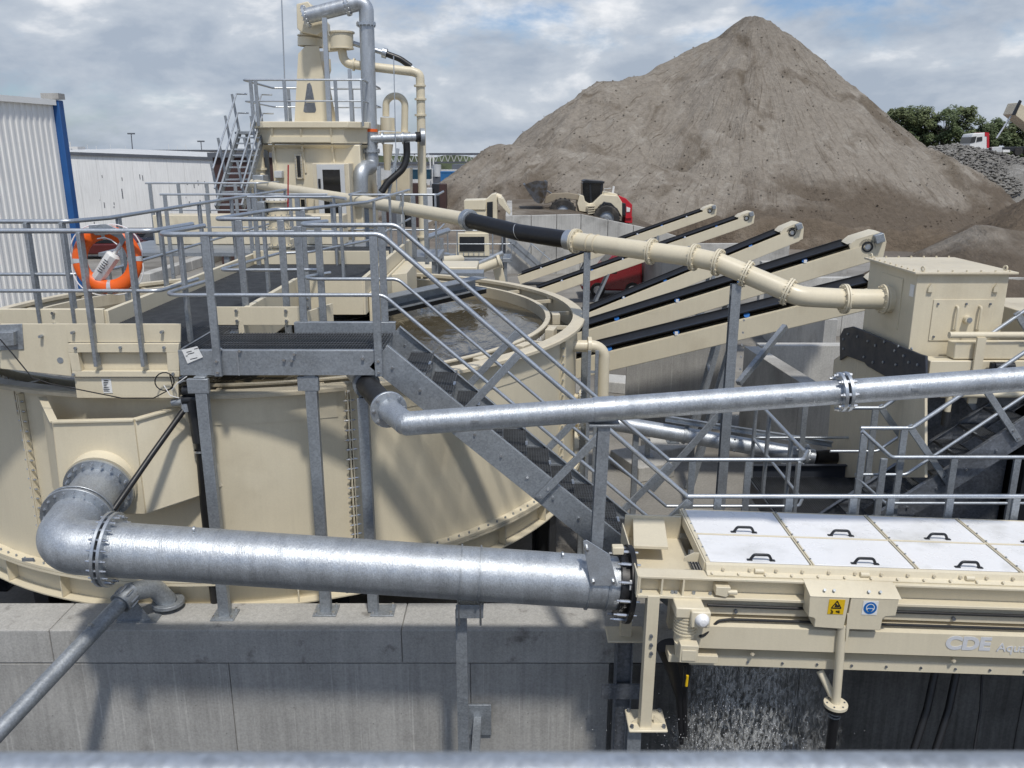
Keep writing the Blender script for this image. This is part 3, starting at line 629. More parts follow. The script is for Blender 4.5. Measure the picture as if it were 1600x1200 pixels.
for i in range(NX):
    for j in range(2):
        m = MB(); sbox(m, (i*PW+.022, j*PD+.018, 0), ((i+1)*PW-.022, (j+1)*PD-.012, .012)); lid = m.build('lid', 'white_plastic', t, bevel=.004)
        hx = i*PW+PW*.5+.02; hy = j*PD+.06; m = MB()
        m.tube(fillet([S(hx-.095, hy, .01), S(hx-.065, hy, .065), S(hx+.065, hy, .065), S(hx+.095, hy, .01)], .03, 4), .0125, 10)
        sbox(m, (hx-.12, hy-.014, .012), (hx-.075, hy+.014, .02)); sbox(m, (hx+.075, hy-.014, .012), (hx+.12, hy+.014, .02)); m.build('handle', 'black_paint', lid)
for i in range(NX+1):
    m = MB()
    for s in ((-.016, -.004), (.004, .016)) if 0 < i < NX else ((-.016, .016),): sbox(m, (i*PW+s[0], .0, -.02), (i*PW+s[1], 2*PD, .02))
    st = m.build('lid_rail', 'cream', t, bevel=.003)
    m = MB()
    for k in range(7): p = S(i*PW+.01, .1+k*.16, .02); m.cyl(p, p+ez3*.008, .009, n=6)
    m.build('rivets', 'galv_dull', st, kind='stuff')
m = MB(); sbox(m, (-.016, PD-.008, -.015), (NX*PW, PD+.014, .016)); m.build('cross_rail', 'cream', t, bevel=.003)
m = MB(); sbox(m, (0, .01, -.06), (NX*PW, 2*PD, -.03)); m.build('deck', 'cream_old', t)
m = MB(); sbox(m, (0, 2*PD, -.5), (NX*PW, 2*PD+.02, .006)); m.build('rear_plate', 'cream', t)
# left end plate of the lid tray
m = MB(); m.prism([S(-.018, 0, -.14), S(-.018, 2*PD, -.14), S(-.018, 2*PD, .01), S(-.018, 0, .01)], ex3*-.012); m.build('end_plate', 'cream', t)
for y in (.18, .98): m = MB(); m.prism([S(-.03, y, -.14), S(-.16, y, -.14), S(-.16, y, -.08), S(-.08, y, .0), S(-.03, y, .0)], ey3*.012); m.build('gusset', 'cream', t)
# front hinge strip
m = MB(); m.prism([S(-.02, 0, .012), S(-.02, -.035, .004), S(-.02, -.05, -.075), S(-.02, -.10, -.10), S(-.02, -.10, -.115), S(-.02, 0, -.115)], ex3*(NX*PW+.05)); strip = m.build('hinge_strip', 'cream', t)
for i in range(NX):
    m = MB(); p = S(i*PW*1.0+.42, -.06, -.045); m.cyl(p-ex3*.035, p+ex3*.035, .022, n=14); m.box(p+ex3*.02-ez3*.03, (.06, .02, .05), SM); m.build('hinge_knob', 'cream', t)
m = MB()
for i in range(4*NX): p = S(.12+i*PW/4, -.045, -.035); m.cyl(p, p-ey3*.02, .013, n=8); p = S(.02+i*PW/4, -.08, -.085); m.cyl(p, p-ey3*.02+ez3*.015, .011, n=8)
m.build('bolts', 'cream_old', strip, kind='stuff')
# main side beam (channel opening to the front)
bx0 = -.60
m = MB(); sbox(m, (bx0, -.14, -.150), (NX*PW, .0, -.120)); m.build('beam_top_flange', 'cream', t, bevel=.004)
m = MB(); sbox(m, (bx0, -.05, -.31), (NX*PW, -.03, -.151)); m.build('beam_web', 'cream', t)
m = MB(); sbox(m, (bx0, -.15, -.34), (NX*PW, .0, -.312)); m.build('beam_bottom_flange', 'cream', t, bevel=.004)
for x in (bx0+.01, bx0+.2, bx0+.38): m = MB(); sbox(m, (x-.008, -.14, -.312), (x+.008, -.045, -.15)); m.build('beam_rib', 'cream', t)
m = MB(); sbox(m, (bx0-.01, -.14, -.341), (bx0+.0, .9, -.12)); m.build('beam_end', 'cream', t)
m = MB()
for x in (-.57, -.3, -.27, -.12, .02): p = S(x, -.10, -.31); m.cyl(p, p+ez3*.02, .015, n=8)
m.build('bolts', 'galv_dull', t, kind='stuff')
m = MB(); m.prism([S(.05, -.16, -.20), S(.17, -.16, -.20), S(.17, -.16, -.27), S(.14, -.16, -.30), S(.05, -.16, -.28)], ey3*.10); p = S(.20, -.15, -.25); m.cyl(p-ex3*.05, p+ex3*.03, .02, n=10); m.build('latch_bracket', 'cream', t, bevel=.004)
# inlet tray at the left end
m = MB(); sbox(m, (bx0+.02, .0, -.20), (-.03, .012, -.125)); sbox(m, (bx0+.02, .0, -.33), (-.035, .95, -.30)); m.prism([S(bx0+.03, .40, -.10), S(-.26, .40, -.10), S(-.2, .95, -.06), S(bx0+.10, .95, -.06)], ez3*-.03); sbox(m, (bx0+.02, .93, -.4), (-.04, .95, .0)); m.build('inlet_tray', 'cream', t, bevel=.003)
# hull below the beam
hx0, hx1 = -.10, NX*PW
m = MB(); m.prism([S(hx0, -.03, -.34), S(hx0, -.10, -.43), S(hx0, -.10, -.50), S(hx0, .10, -.53), S(hx0, .10, -.34)], ex3*(hx1-hx0)); m.build('hull_upper', 'cream_old', t)
m = MB(); m.prism([S(hx0, -.06, -.535), S(hx0, -.20, -.555), S(hx0, -.20, -.715), S(hx0, -.06, -.78), S(hx0, .10, -.78), S(hx0, .10, -.535)], ex3*(hx1-hx0)); m.build('hull_middle', 'cream', t)
m = MB(); m.prism([S(hx0, -.06, -.782), S(hx0, -.13, -.80), S(hx0, -.13, -.885), S(hx0, -.06, -.885), S(hx0, .10, -.85)], ex3*(hx1-hx0)); m.build('hull_lower_flange', 'cream', t)
m = MB(); m.prism([S(hx0+.002, .1, -.36), S(hx0+.002, .1, -.84), S(hx0+.002, 1.0, -.84), S(hx0+.002, 1.0, -.36)], ex3*.02); m.build('hull_end_plate', 'cream_old', t)
m = MB()
for i in range(14): p = S(hx0+.2+i*.30, -.13, -.845); m.cyl(p, p-ey3*.012, .011, n=6)
for i in range(5): p = S(.25+i*.93, -.10, -.465); m.cyl(p, p-ey3*.025, .016, n=8)
m.build('bolts', 'galv_dark', t, kind='stuff')
for x in (.42, 2.15, 3.6): m = MB(); p = S(x, -.13, -.76); m.cyl(p, p-ey3*.05, .013, n=8); m.cyl(p-ey3*.03, p-ey3*.04, .02, n=6); m.build('drain_plug', 'cream_old', t)
# cables along the hull
for pts in ([(-.0, -.13, -.405), (.5, -.12, -.415), (4.4, -.12, -.415)], [(-.06, -.2, -.63), (-.02, -.2, -.62), (.1, -.16, -.53), (.2, -.15, -.52), (4.4, -.15, -.515)]):
    m = MB(); m.tube(fillet([S(*p) for p in pts], .06, 5), .013, 10); m.build('cable', 'black_rubber', t)
# drive motor with lamp
m = MB(); sbox(m, (-.30, -.30, -.44), (-.06, -.12, -.335)); m.build('motor_plate', 'cream', t, bevel=.01)
m = MB(); p = S(-.19, -.2, -.40); m.cyl(p, p-ez3*.30, .085, n=20); 
for k in range(7): m.cyl(p-ez3*(.02+k*.03), p-ez3*(.03+k*.03), .098, n=20)
mo = m.build('motor', 'cream', t)
m = MB(); sbox(m, (-.18, -.34, -.50), (-.02, -.25, -.345)); m.build('terminal_box', 'cream', mo, bevel=.012)
m = MB(); p = S(-.09, -.345, -.425); m.lathe([(.001, .05), (.03, .045), (.052, .025), (.06, 0), (.06, -.02)], p, 20, ax=-ey3); m.build('lamp_dome', 'white_plastic', mo)
m = MB(); p = S(-.20, -.23, -.67); m.cyl(p+ez3*.02, p-ez3*.12, .075, .055, n=18); sbox(m, (-.25, -.37, -.74), (-.10, -.28, -.62)); sbox(m, (-.235, -.378, -.725), (-.115, -.37, -.65)); m.build('gearbox', 'cream', mo, bevel=.006)
m = MB(); sbox(m, (-.30, -.20, -.83), (.12, -.05, -.77)); m.build('motor_bracket', 'cream', t, bevel=.004)
m = MB(); m.tube([S(-.18, -.3, -.80), S(-.17, -.3, -.9), S(-.17, -.28, -1.0)], .012, 8); m.build('cable_tail', 'black_rubber', mo)
m = MB(); m.tube([S(-.15, -.3, -.88), S(-.15, -.3, -.98)], .012, 8); m.build('cable_sleeve', 'yellow', mo)
# guard boxes with signs
def s0box(m, lo, hi): lo, hi = V(lo), V(hi); return m.box(S0(*((lo+hi)/2)), hi-lo, SM)
for i, (xa, xb) in enumerate(((.80, 1.13), (1.143, 1.54))):
    if i == 0: pts = [(xa, -.13), (xb, -.13), (xb-.01, -.43), (xa+.07, -.42), (xa+.07, -.35), (xa+.055, -.335), (xa+.01, -.325)]
    else: pts = [(xa, -.13), (xb, -.13), (xb-.005, -.29), (xb-.09, -.30), (xb-.11, -.32), (xb-.11, -.43), (xa-.005, -.43)]
    m = MB(); m.prism([S0(a, -.26, b) for a, b in pts], ey3*.14); g = m.build('guard_box', 'cream', t, bevel=.006)
    m = MB(); m.prism([S0(xa-.02, -.10, -.06), S0(xa-.02, -.16, -.068), S0(xa, -.265, -.135), S0(xa, -.10, -.135)], ex3*(xb-xa+.02)); m.build('guard_hood', 'cream', g, bevel=.003)
    m = MB()
    for k in (.38, .62): p = S0(xa+(xb-xa)*k, -.215, -.105); m.cyl(p, p-ey3*.02+ez3*.02, .012, n=8)
    m.build('bolts', 'galv_dull', g, kind='stuff')
    if i == 0:
        m = MB(); s0box(m, (.962, -.264, -.29), (1.094, -.261, -.155)); sg = m.build('warning_sign', 'yellow', g, label='yellow warning sign with black triangle')
        m = MB(); a, b, c_ = (.988, -.232), (1.068, -.232), (1.028, -.166)
        for p, q in ((a, b), (b, c_), (c_, a)): m.beam(S0(p[0], -.266, p[1]), S0(q[0], -.266, q[1]), .008, .003, up=ey3)
        m.prism([S0(1.012, -.267, -.222), S0(1.05, -.267, -.222), S0(1.052, -.267, -.208), S0(1.032, -.267, -.202), S0(1.025, -.267, -.19), S0(1.017, -.267, -.194)], ey3*.002)
        for k in range(12): x = .98+.085*rnd.random(); z = -.28+.035*rnd.random(); m.beam(S0(x, -.266, z), S0(x+.014, -.266, z+rnd.uniform(-.006, .006)), .006, .003, up=ey3)
        m.build('symbol', 'ink', sg)
    else:
        m = MB(); s0box(m, (1.245, -.264, -.285), (1.372, -.261, -.158)); sg = m.build('mask_sign', 'white_paint', g, label='white sign with a blue disc showing a face with dust mask')
        p = S0(1.3085, -.264, -.2215); m = MB(); m.cyl(p, p-ey3*.002, .055, n=36); m.build('disc', 'sign_blue', sg)
        m = MB(); q = p-ey3*.003; m.lathe([(.030, 0), (.036, 0), (.036, .001), (.030, .001)], q+ez3*.004, 20, ax=-ey3)
        m.prism([q+ex3*-.028, q+ex3*.028, q+ex3*.018-ez3*.032, q+ex3*-.018-ez3*.032], ey3*-.001); m.build('symbol', 'white_paint', sg)
        m = MB(); q = p-ey3*.0045; m.prism([q+ex3*-.022+ez3*-.004, q+ex3*.022-ez3*.004, q+ex3*.014-ez3*.027, q+ex3*-.014-ez3*.027], ey3*-.001); m.build('mask', 'sign_blue', sg)
# maker's lettering on the hull
for s_, x, sz, z, b_ in (('CDE', 2.03, .165, -.615, .008), ('AquaF', 2.47, .115, -.625, .001)):
    me = text_mesh(s_, sz, .0015, b_); me.materials.append(MT['decal']); o = bpy.data.objects.new('lettering', me); COL.objects.link(o)
    o.matrix_world = Matrix.Translation(S0(x, -.2025, z)) @ Matrix((ex3*(1.18 if s_ == 'CDE' else 1.05), ez3, -ey3)).transposed().to_4x4(); mw = o.matrix_world.copy(); adopt(o, t)
# legs of the screen
m = MB(); p = P(1020, 926, Y=6.30); q = P(1007, 1132, Y=6.30); m.chan(p-V((.05, 0, 0)), q-V((.05, 0, 0)), .10, .12, .01, up=(0, 1, 0)); lg = m.build('leg', 'cream', t, bevel=.004)
m = MB(); m.box(q+V((.02, .05, 0)), (.34, .30, .025)); m.build('foot_plate', 'cream', lg, bevel=.01)
m = MB()
for s in (-1, 1): m.prism([q+V((.02+s*.06, 0, .012)), q+V((.02+s*.14, 0, .012)), q+V((.02+s*.06, 0, .09))], (0, .012, 0))
m.build('foot_gusset', 'cream', lg)
m = MB()
for a in (-.12, .16):
    for b in (-.06, .16): c = q+V((a, b, .012)); m.cyl(c, c+V((0, 0, .03)), .016, n=6)
for v in (992, 1006, 1019): c = P(1017, v, Y=6.25); m.cyl(c, c-V((0, .03, 0)), .015, n=8)
m.build('bolts', 'galv_dark', lg, kind='stuff')
m = MB(); m.chan(q+V((-.03, .05, -2.6)), q+V((-.03, .05, -.014)), .12, .16, .012, up=(0, 1, 0)); m.build('column', 'galv_dull', lg)
m = MB(); p = P(978, 962, Y=6.98); q = P(977, 990, Y=6.98); m.beam(p+V((0, 0, .15)), q, .10, .10, up=(0, 1, 0)); lg = m.build('leg', 'cream_old', t)
m = MB(); m.box(q+V((0, 0, -.01)), (.36, .26, .022)); m.build('foot_plate', 'cream', lg, bevel=.008)
m = MB(); m.ibeam(q+V((0, .05, -.024)), q+V((0, .05, -3.2)), .14, .16, .012, up=(1, 0, 0)); m.box(q+V((0, -.02, -.62)), (.42, .02, .16)); m.build('column', 'galv_dark', lg)
for x in (4.3,):
    for y in (-.05, 1.0): m = MB(); m.beam(S(x, y, -.34), S(x, y, -3.6), .12, .12, up=(0, 1, 0)); m.build('leg', 'cream_old', t)
m = MB(); m.beam(S(0, 1.0, -.3), S(0, 1.0, -1.25), .12, .12, up=(0, 1, 0)); m.build('leg', 'cream_old', t)
# black feed sleeves under the left end
for i, (u0, u1, ub, vb) in enumerate(((1030, 1054, 1062, 1092), (1048, 1070, 1068, 1080))):
    m = MB(); m.tube([P(u0+12, 1008, Y=6.55), P((u0+ub)/2+8, 1045, Y=6.55), P(ub, vb, Y=6.55), P(ub+3, vb+70, Y=6.5)], [.10, .08, .035, .02], 16); m.build('rubber_sleeve', 'black_rubber', t)

# drain pipe under the screen
t = thing('screen_drain', 'cream drain pipe with flange and black hose hanging below the screen', 'pipe', (2.4, 6.2, 0))
a, b = P(1316, 975, Y=6.18), P(1306, 1098, Y=6.18); m = MB(); m.cyl(a, b, .037, n=24); m.build('pipe', 'cream', t)
m = MB(); m.prism([a+V((.015, -.04, .12)), a+V((.05, -.04, .12)), a+V((.045, -.04, -.1)), a+V((.03, -.04, -.14))], (0, .01, 0)); m.build('hanger', 'cream', t)
c = P(1281, 1048, Y=6.34); m = MB(); m.tube([c, lerp(c, b, .75), b+V((-.01, .02, .05))], .032, 18); m.build('branch_pipe', 'cream', t)
m = MB(); m.cyl(b, b+V((0, 0, -.03)), .10, n=28); f = m.build('flange', 'cream', t, bevel=.003); m = MB(); m.cyl(b+V((0, 0, -.04)), b+V((0, 0, -.06)), .095, n=28); m.build('gasket', 'black_rubber', f); m = MB(); m.bolts(b+V((0, 0, -.03)), (0, 0, 1), .075, 6, .014, .07); m.build('bolts', 'galv_dark', f, kind='stuff')
m = MB(); m.cyl(b+V((0, 0, -.06)), b+V((0, 0, -1.9)), .042, n=20); m.build('hose', 'black_rubber', t)
m = MB(); [m.ring(b+V((0, 0, -z)), (0, 0, 1), .042, .05, .012, 20) for z in (.10, .13)]; m.build('hose_clamp', 'galv_dull', t)
for i, (u0, v0, u1, v1, r) in enumerate(((1462, 1045, 1428, 1172, .035), (1495, 1048, 1462, 1172, .035), (1535, 1050, 1522, 1172, .012))):
    t = thing('hanging_hose', ('thick black hose slanting down under the screen, left of the two', 'thick black hose slanting down under the screen, right of the two', 'thin black cable hanging under the screen near the right edge')[i], 'hose', P(u1, v1, Y=6.7))
    m = MB(); a, b = P(u0, v0, Y=6.85), P(u1, v1, Y=6.6); m.tube([a, lerp(a, b, .5)+V((.02, 0, 0)), b, b+(b-a)*.6], r, 14); m.build('hose', 'black_rubber', t)
# falling water
def splash_mat():
    m = bpy.data.materials.new('splash'); m.use_nodes = True; tt = m.node_tree; b = tt.nodes['Principled BSDF']
    b.inputs['Base Color'].default_value = (.62, .62, .60, 1); b.inputs['Roughness'].default_value = .25
    tcn = tt.nodes.new('ShaderNodeTexCoord'); mpn = tt.nodes.new('ShaderNodeMapping'); mpn.inputs['Scale'].default_value = (13, 13, 4); tt.links.new(tcn.outputs['Object'], mpn.inputs[0])
    n = tt.nodes.new('ShaderNodeTexNoise'); n.inputs['Scale'].default_value = 1.6; n.inputs['Detail'].default_value = 9; n.inputs['Roughness'].default_value = .75; n.inputs['Distortion'].default_value = 1.5; tt.links.new(mpn.outputs[0], n.inputs['Vector'])
    r_ = tt.nodes.new('ShaderNodeMapRange'); r_.inputs[1].default_value = .50; r_.inputs[2].default_value = .70; r_.inputs[3].default_value = 0; r_.inputs[4].default_value = .8; tt.links.new(n.outputs['Fac'], r_.inputs[0])
    sx = tt.nodes.new('ShaderNodeSeparateXYZ'); tt.links.new(tcn.outputs['Object'], sx.inputs[0]); n3 = tt.nodes.new('ShaderNodeTexNoise'); n3.inputs['Scale'].default_value = 2.5; n3.inputs['Detail'].default_value = 6; tt.links.new(tcn.outputs['Object'], n3.inputs['Vector'])
    def mt_(op, a, b_=None, v=None):
        q = tt.nodes.new('ShaderNodeMath'); q.operation = op; tt.links.new(a, q.inputs[0])
        if b_ is not None: tt.links.new(b_, q.inputs[1])
        if v is not None: q.inputs[1].default_value = v
        return q.outputs[0]
    dd = mt_('ABSOLUTE', mt_('SUBTRACT', sx.outputs[0], v=2.2)); dd = mt_('ADD', dd, mt_('MULTIPLY', n3.outputs['Fac'], v=.9))
    e_ = tt.nodes.new('ShaderNodeMapRange'); e_.inputs[1].default_value = .72; e_.inputs[2].default_value = 1.25; e_.inputs[3].default_value = 1; e_.inputs[4].default_value = 0; tt.links.new(dd, e_.inputs[0])
    tt.links.new(mt_('MULTIPLY', r_.outputs[0], e_.outputs[0]), b.inputs['Alpha'])
    MT['splash'] = m
splash_mat()
t = thing('falling_water', 'grey water pouring and splashing down under the screen', 'water', (2.0, 6.9, -1.2)); tag(t, kind='stuff')
for k in range(4):
    m = MB(); vs, fs = [], []; nx, nz = 30, 22
    for j in range(nz+1):
        for i in range(nx+1):
            s_ = i/nx; q = j/nz; x = 1.55+k*.06+s_*(1.6-.05*k)-.25*q*(1-s_)+.12*q*s_; z = 1.55-q*2.6
            y = 6.62+.10*k-.35*q*q+.07*noise.noise((x*3+k*7, z*2, k)); vs.append((x, y, z))
    fs = [(j*(nx+1)+i, j*(nx+1)+i+1, (j+1)*(nx+1)+i+1, (j+1)*(nx+1)+i) for j in range(nz) for i in range(nx)]
    m.add(vs, fs); m.build('water_sheet', 'splash', t, kind='stuff')
m = MB()
for k in range(2200):
    x = rnd.gauss(1.95, .5); z = rnd.uniform(-.3, 1.25)-abs(x-2)*.25; y = rnd.uniform(6.1, 6.8); r = rnd.uniform(.0012, .0045)
    m.add([(x-r, y, z), (x+r, y, z), (x, y-r, z), (x, y+r, z), (x, y, z-r*1.6), (x, y, z+r*1.6)], [(0, 2, 5), (2, 1, 5), (1, 3, 5), (3, 0, 5), (2, 0, 4), (1, 2, 4), (3, 1, 4), (0, 3, 4)])
m.build('droplets', 'white_plastic', t, kind='stuff')

# ---------------------------------------------------------------- landing and rear stairs (right)
t = thing('rear_landing', 'dark grating landing between the lower walkway and the right-hand stairs', 'platform', (4.2, 9.7, 0))
m = MB()
for k in range(60): x = 3.3+1.75*k/60; m.b2((x-.002, 8.62, ZB-.035), (x+.0025, 10.85, ZB-.003))
m.build('grating', 'grate', t, kind='stuff')
m = MB(); m.chan((3.28, 10.88, ZB+.02), (5.1, 10.88, ZB+.02), .06, .30, .01); m.beam((3.28, 8.6, ZB-.1), (3.28, 10.88, ZB-.1), .014, .22); m.build('edge_beams', 'navy_rubber', t)
for x in (3.35, 5.0): m = MB(); m.beam((x, 10.7, .01), (x, 10.7, ZB-.05), .1, .1); m.build('leg', 'galv_dull', t)
railing('handrail round the left and back of the rear landing', [(3.3, 8.85, ZB), (3.33, 10.9, ZB), (6.2, 10.9, ZB)], [(3.3, 9.3, ZB), (3.31, 10.2, ZB), (3.33, 10.85, ZB), (4.02, 10.9, ZB), (4.9, 10.9, ZB)], drop=.3)
railing('handrail beside the right-hand stair foot, running on along the walkway to the right', [(3.85, 8.68, ZB+.3), (4.2, 8.66, ZB), (8.2, 8.66, ZB)], [(3.88, 8.68, ZB+.28), (4.12, 8.66, ZB), (4.9, 8.66, ZB), (5.6, 8.66, ZB), (6.6, 8.66, ZB)], drop=.25)
RX0, RX1, RZ1 = 3.85, 7.3, ZB+3.45*.78
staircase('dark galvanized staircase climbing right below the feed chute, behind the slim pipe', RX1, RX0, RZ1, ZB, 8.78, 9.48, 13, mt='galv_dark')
for y, nm in ((8.75, 'near handrail of the right-hand stairs under the feed chute'), (9.51, 'far handrail of the right-hand stairs under the feed chute')):
    sl = V((RX1-RX0, 0, RZ1-ZB)); n_ = V((-sl.z, 0, sl.x)).normalized(); base = V((RX0, y, ZB))
    railing(nm, [(3.86, y, ZB+.31), (4.43, y, ZB+.31), (RX1, y, ZB+.31+2.87*.78)], [((4.35, y, ZB+.2), (4.35, y, ZB+1.4))]+[((base+sl*k)-n_*.1, base+sl*k+n_*.80) for k in (.30, .5, .72, .95)], drop=.2, fr=.12)

# ---------------------------------------------------------------- feed chute (cream box with pipe inlet)
t = thing('feed_chute', 'cream steel feed box with flat lid and square hatch, where the cream pipe ends', 'steel box', (5.2, 10.2, 2))
bx = (4.70, 5.76, 9.62, 10.95); zt, zb = 4.66, 3.66
m = MB(); m.b2((bx[0], bx[2], zb), (bx[1], bx[3], zt)); m.build('body', 'cream', t, bevel=.006)
m = MB(); m.b2((bx[0]-.06, bx[2]-.06, zt), (bx[1]+.07, bx[3]+.06, zt+.025)); lid = m.build('lid', 'cream_old', t, bevel=.003)
m = MB()
for k in range(9): m.cyl((bx[0]-.03, bx[2]+.05+k*.155, zt+.02), (bx[0]-.03, bx[2]+.05+k*.155, zt+.045), .013, n=6)
for k in range(7): m.cyl((bx[0]+.05+k*.165, bx[2]-.03, zt+.02), (bx[0]+.05+k*.165, bx[2]-.03, zt+.045), .013, n=6); m.cyl((bx[0]+.05+k*.165, bx[3]+.03, zt+.02), (bx[0]+.05+k*.165, bx[3]+.03, zt+.045), .013, n=6)
m.build('bolts', 'cream_old', lid, kind='stuff')
for x, y in ((bx[0], bx[3]), (bx[0]+.05, bx[2]), (bx[1], bx[2]+.1)): m = MB(); m.ring((x, y, zt+.055), (1, .3, 0), .018, .032, .014, 14); m.build('lifting_eye', 'cream', lid)
m = MB(); m.b2((bx[0]+.22, bx[2]-.012, 3.87), (bx[1]-.13, bx[2]-.001, 4.36)); hatch = m.build('hatch', 'cream', t, bevel=.003)
for x in (5.19, 5.46): m = MB(); m.tube(fillet([(x, bx[2]-.01, 4.28), (x, bx[2]-.06, 4.28), (x, bx[2]-.06, 4.0), (x, bx[2]-.01, 4.0)], .03, 4), .014, 10); m.build('handle', 'cream', hatch)
m = MB(); m.cyl((5.33, bx[2]-.01, 4.13), (5.33, bx[2]-.08, 4.13), .045, n=20); m.build('cap', 'cream', hatch); m = MB(); m.cyl((5.33, bx[2]-.08, 4.13), (5.33, bx[2]-.09, 4.13), .03, n=16); m.build('gauge', 'galv_dull', hatch)
m = MB()
for x in (4.97, 5.3, 5.58):
    for z in (3.92, 4.31): m.cyl((x, bx[2]-.03, z), (x, bx[2], z), .013, n=6)
m.build('bolts', 'galv_dark', hatch, kind='stuff')
for x in (4.86, 5.62): m = MB(); m.prism([(x-.03, bx[2]-.03, 4.45), (x+.03, bx[2]-.03, 4.45), (x+.03, bx[2]-.03, 4.5), (x, bx[2]-.03, 4.55), (x-.03, bx[2]-.03, 4.5)], (0, .03, 0)); m.build('lug', 'cream', t)
m = MB(); m.b2((bx[0]-.012, 9.95, 3.93), (bx[0]-.001, 10.55, 4.55)); m.build('inlet_plate', 'cream', t)
m = MB(); m.box((bx[0]-.004, 9.71, 4.45), (.004, .10, .14)); m.build('data_plate', 'white_paint', t)
# rubber skirt and the cream screen body under the chute
t = thing('chute_screen', 'cream screen body with dark rubber skirt below the feed box', 'screen', (5.2, 10.4, 0))
X_ = 4.62
def px(uv, X, th, m=None):
    m = m or MB(); return m.prism([P(u, v, X=X) for u, v in uv], (th, 0, 0))
m = px([(1312, 525), (1318, 513), (1332, 510), (1348, 516), (1436, 553), (1446, 556), (1446, 588), (1390, 592), (1355, 572), (1350, 566), (1322, 556), (1312, 563)], X_, .03); sk = m.build('rubber_skirt', 'navy_rubber', t, bevel=.006)
m = MB()
for u, v in ((1318, 530), (1325, 522), (1340, 526), (1356, 533), (1368, 540), (1382, 534), (1398, 548), (1404, 541), (1412, 556), (1420, 566), (1400, 570), (1380, 566), (1364, 566), (1350, 558), (1425, 545), (1434, 570), (1318, 545)):
    p = P(u, v, X=X_-.002); m.cyl(p-V((.012, 0, 0)), p, .017, n=8)
m.build('bolts', 'galv_dull', sk, kind='stuff')
m = px([(1303, 562), (1316, 553), (1350, 566), (1355, 572), (1390, 592), (1445, 588), (1445, 746), (1289, 746)], X_+.035, .03); m.build('side_plate', 'cream_old', t)
m = MB(); m.b2((4.7, 9.78, 1.2), (6.2, 11.2, 3.6)); m.build('hull', 'galv_dark', t, bevel=.01)
m = MB(); m.b2((4.82, 9.30, 3.35), (6.05, 9.54, 3.70)); m.build('front_box', 'cream', t, bevel=.01)
m = MB(); m.b2((5.1, 9.34, 3.71), (6.4, 9.52, 3.90)); m.build('ledge', 'cream', t, bevel=.01)
m = MB(); m.cyl((5.0, 9.32, 4.00), (6.6, 9.32, 4.0), .038, n=20); m.build('water_pipe', 'cream', t)
m = MB(); m.cyl((5.85, 9.32, 4.00), (6.0, 9.32, 4.0), .05, n=20); m.build('pipe_union', 'galv_dull', t)
m = MB(); m.cyl((4.95, 9.22, 3.32), (6.6, 9.22, 3.32), .036, n=18); m.cyl((5.05, 9.22, 3.30), (5.05, 9.22, 3.0), .035, n=16); m.build('spray_pipe', 'cream', t)
for x in (5.35, 6.15): m = MB(); m.b2((x-.05, 9.26, 3.2), (x+.05, 9.29, 3.98)); m.build('bracket', 'cream', t)
m = MB(); m.cyl((5.05, 9.22, 3.12), (5.05, 9.22, 2.95), .05, n=16); m.cyl((5.5, 9.2, 3.66), (5.72, 9.2, 3.66), .05, n=14); m.cyl((5.5, 9.22, 3.5), (5.5, 9.22, 3.7), .04, n=14); m.build('valve', 'black_paint', t)
m = MB(); m.b2((6.25, 9.5, 1.3), (8.2, 11.0, 3.3)); m.build('rear_housing', 'black_paint', t)
m = MB(); m.b2((6.2, 9.6, 3.5), (8.0, 11.0, 4.15)); m.prism([(5.95, 9.4, 3.5), (6.2, 9.4, 4.2), (8.2, 9.4, 4.2), (8.2, 9.4, 3.5)], (0, .15, 0)); m.build('rear_hood', 'cream_old', t, bevel=.01)
m = MB(); m.beam((4.6, 9.9, 1.0), (4.85, 9.9, 2.3), .08, .08); m.build('brace', 'cream_old', t)

# ---------------------------------------------------------------- cream slurry pipe with black hose section
t = thing('slurry_pipe', 'long cream flanged pipe from the tower to the feed box, with a black hose section', 'pipe', (1, 11, 4))
CR = .124
k1 = [P(396, 287, Y=22.6), P(640, 327, Y=15.6), P(733, 344, Y=13.9)]
pa, pb_ = k1[-1], P(896, 376, Y=12.0)
k2 = [pb_, P(1018, 393, Y=11.15), P(1085, 402, Y=10.8), P(1122, 410, Y=10.62), P(1166, 428, Y=10.45)]
pe = P(1248, 463, Y=10.12); pf = V((4.70, 10.22, 4.26)); pg = V((pf.x-.58, pf.y-.0, pf.z+.005)); ph = P(1262, 468, Y=10.1)
m = MB(); m.tube(k1, CR*.95, 28); m.build('pipe_length', 'cream', t)
def flg(c, ax, r=CR, ro=.175, n=12, mt='cream', th=.022, gap=.03, bh=.09):
    for s in (-1, 1):
        m = MB(); m.ring(V(c)+V(ax).normalized()*s*gap/2, ax, r-.004, ro, th, 32); f = m.build('flange', mt, t)
    m = MB(); m.bolts(c, ax, (r+ro)/2+.006, n, .012, bh); m.build('bolts', 'cream_old' if mt == 'cream' else 'steel_bolt', f, kind='stuff')
dA = (k1[2]-k1[1]).normalized()
hose = fillet([pa-dA*.02, P(812, 363.5, Y=12.9), pb_], 2.5, 14)
m = MB(); m.tube(hose, CR*1.03, 28); hs = m.build('hose', 'black_rubber', t, label='black rubber hose section with a pale spiral stripe')
sp_ = []
for i, p in enumerate(hose):
    f = i/(len(hose)-1); d = (hose[min(i+1, len(hose)-1)]-hose[max(i-1, 0)]).normalized(); x = d.cross(V((0, 0, 1))).normalized(); z = x.cross(d)
    a = R(95)-f*R(150); sp_.append((p+(x*math.cos(a)+z*math.sin(a))*(CR*1.03+.002), p+(x*math.cos(a-.22)+z*math.sin(a-.22))*(CR*1.03+.002)))
m = MB()
for (a, b), (c, d) in zip(sp_[2:], sp_[3:-1]): m.add([a, b, d, c], [(0, 1, 2, 3)])
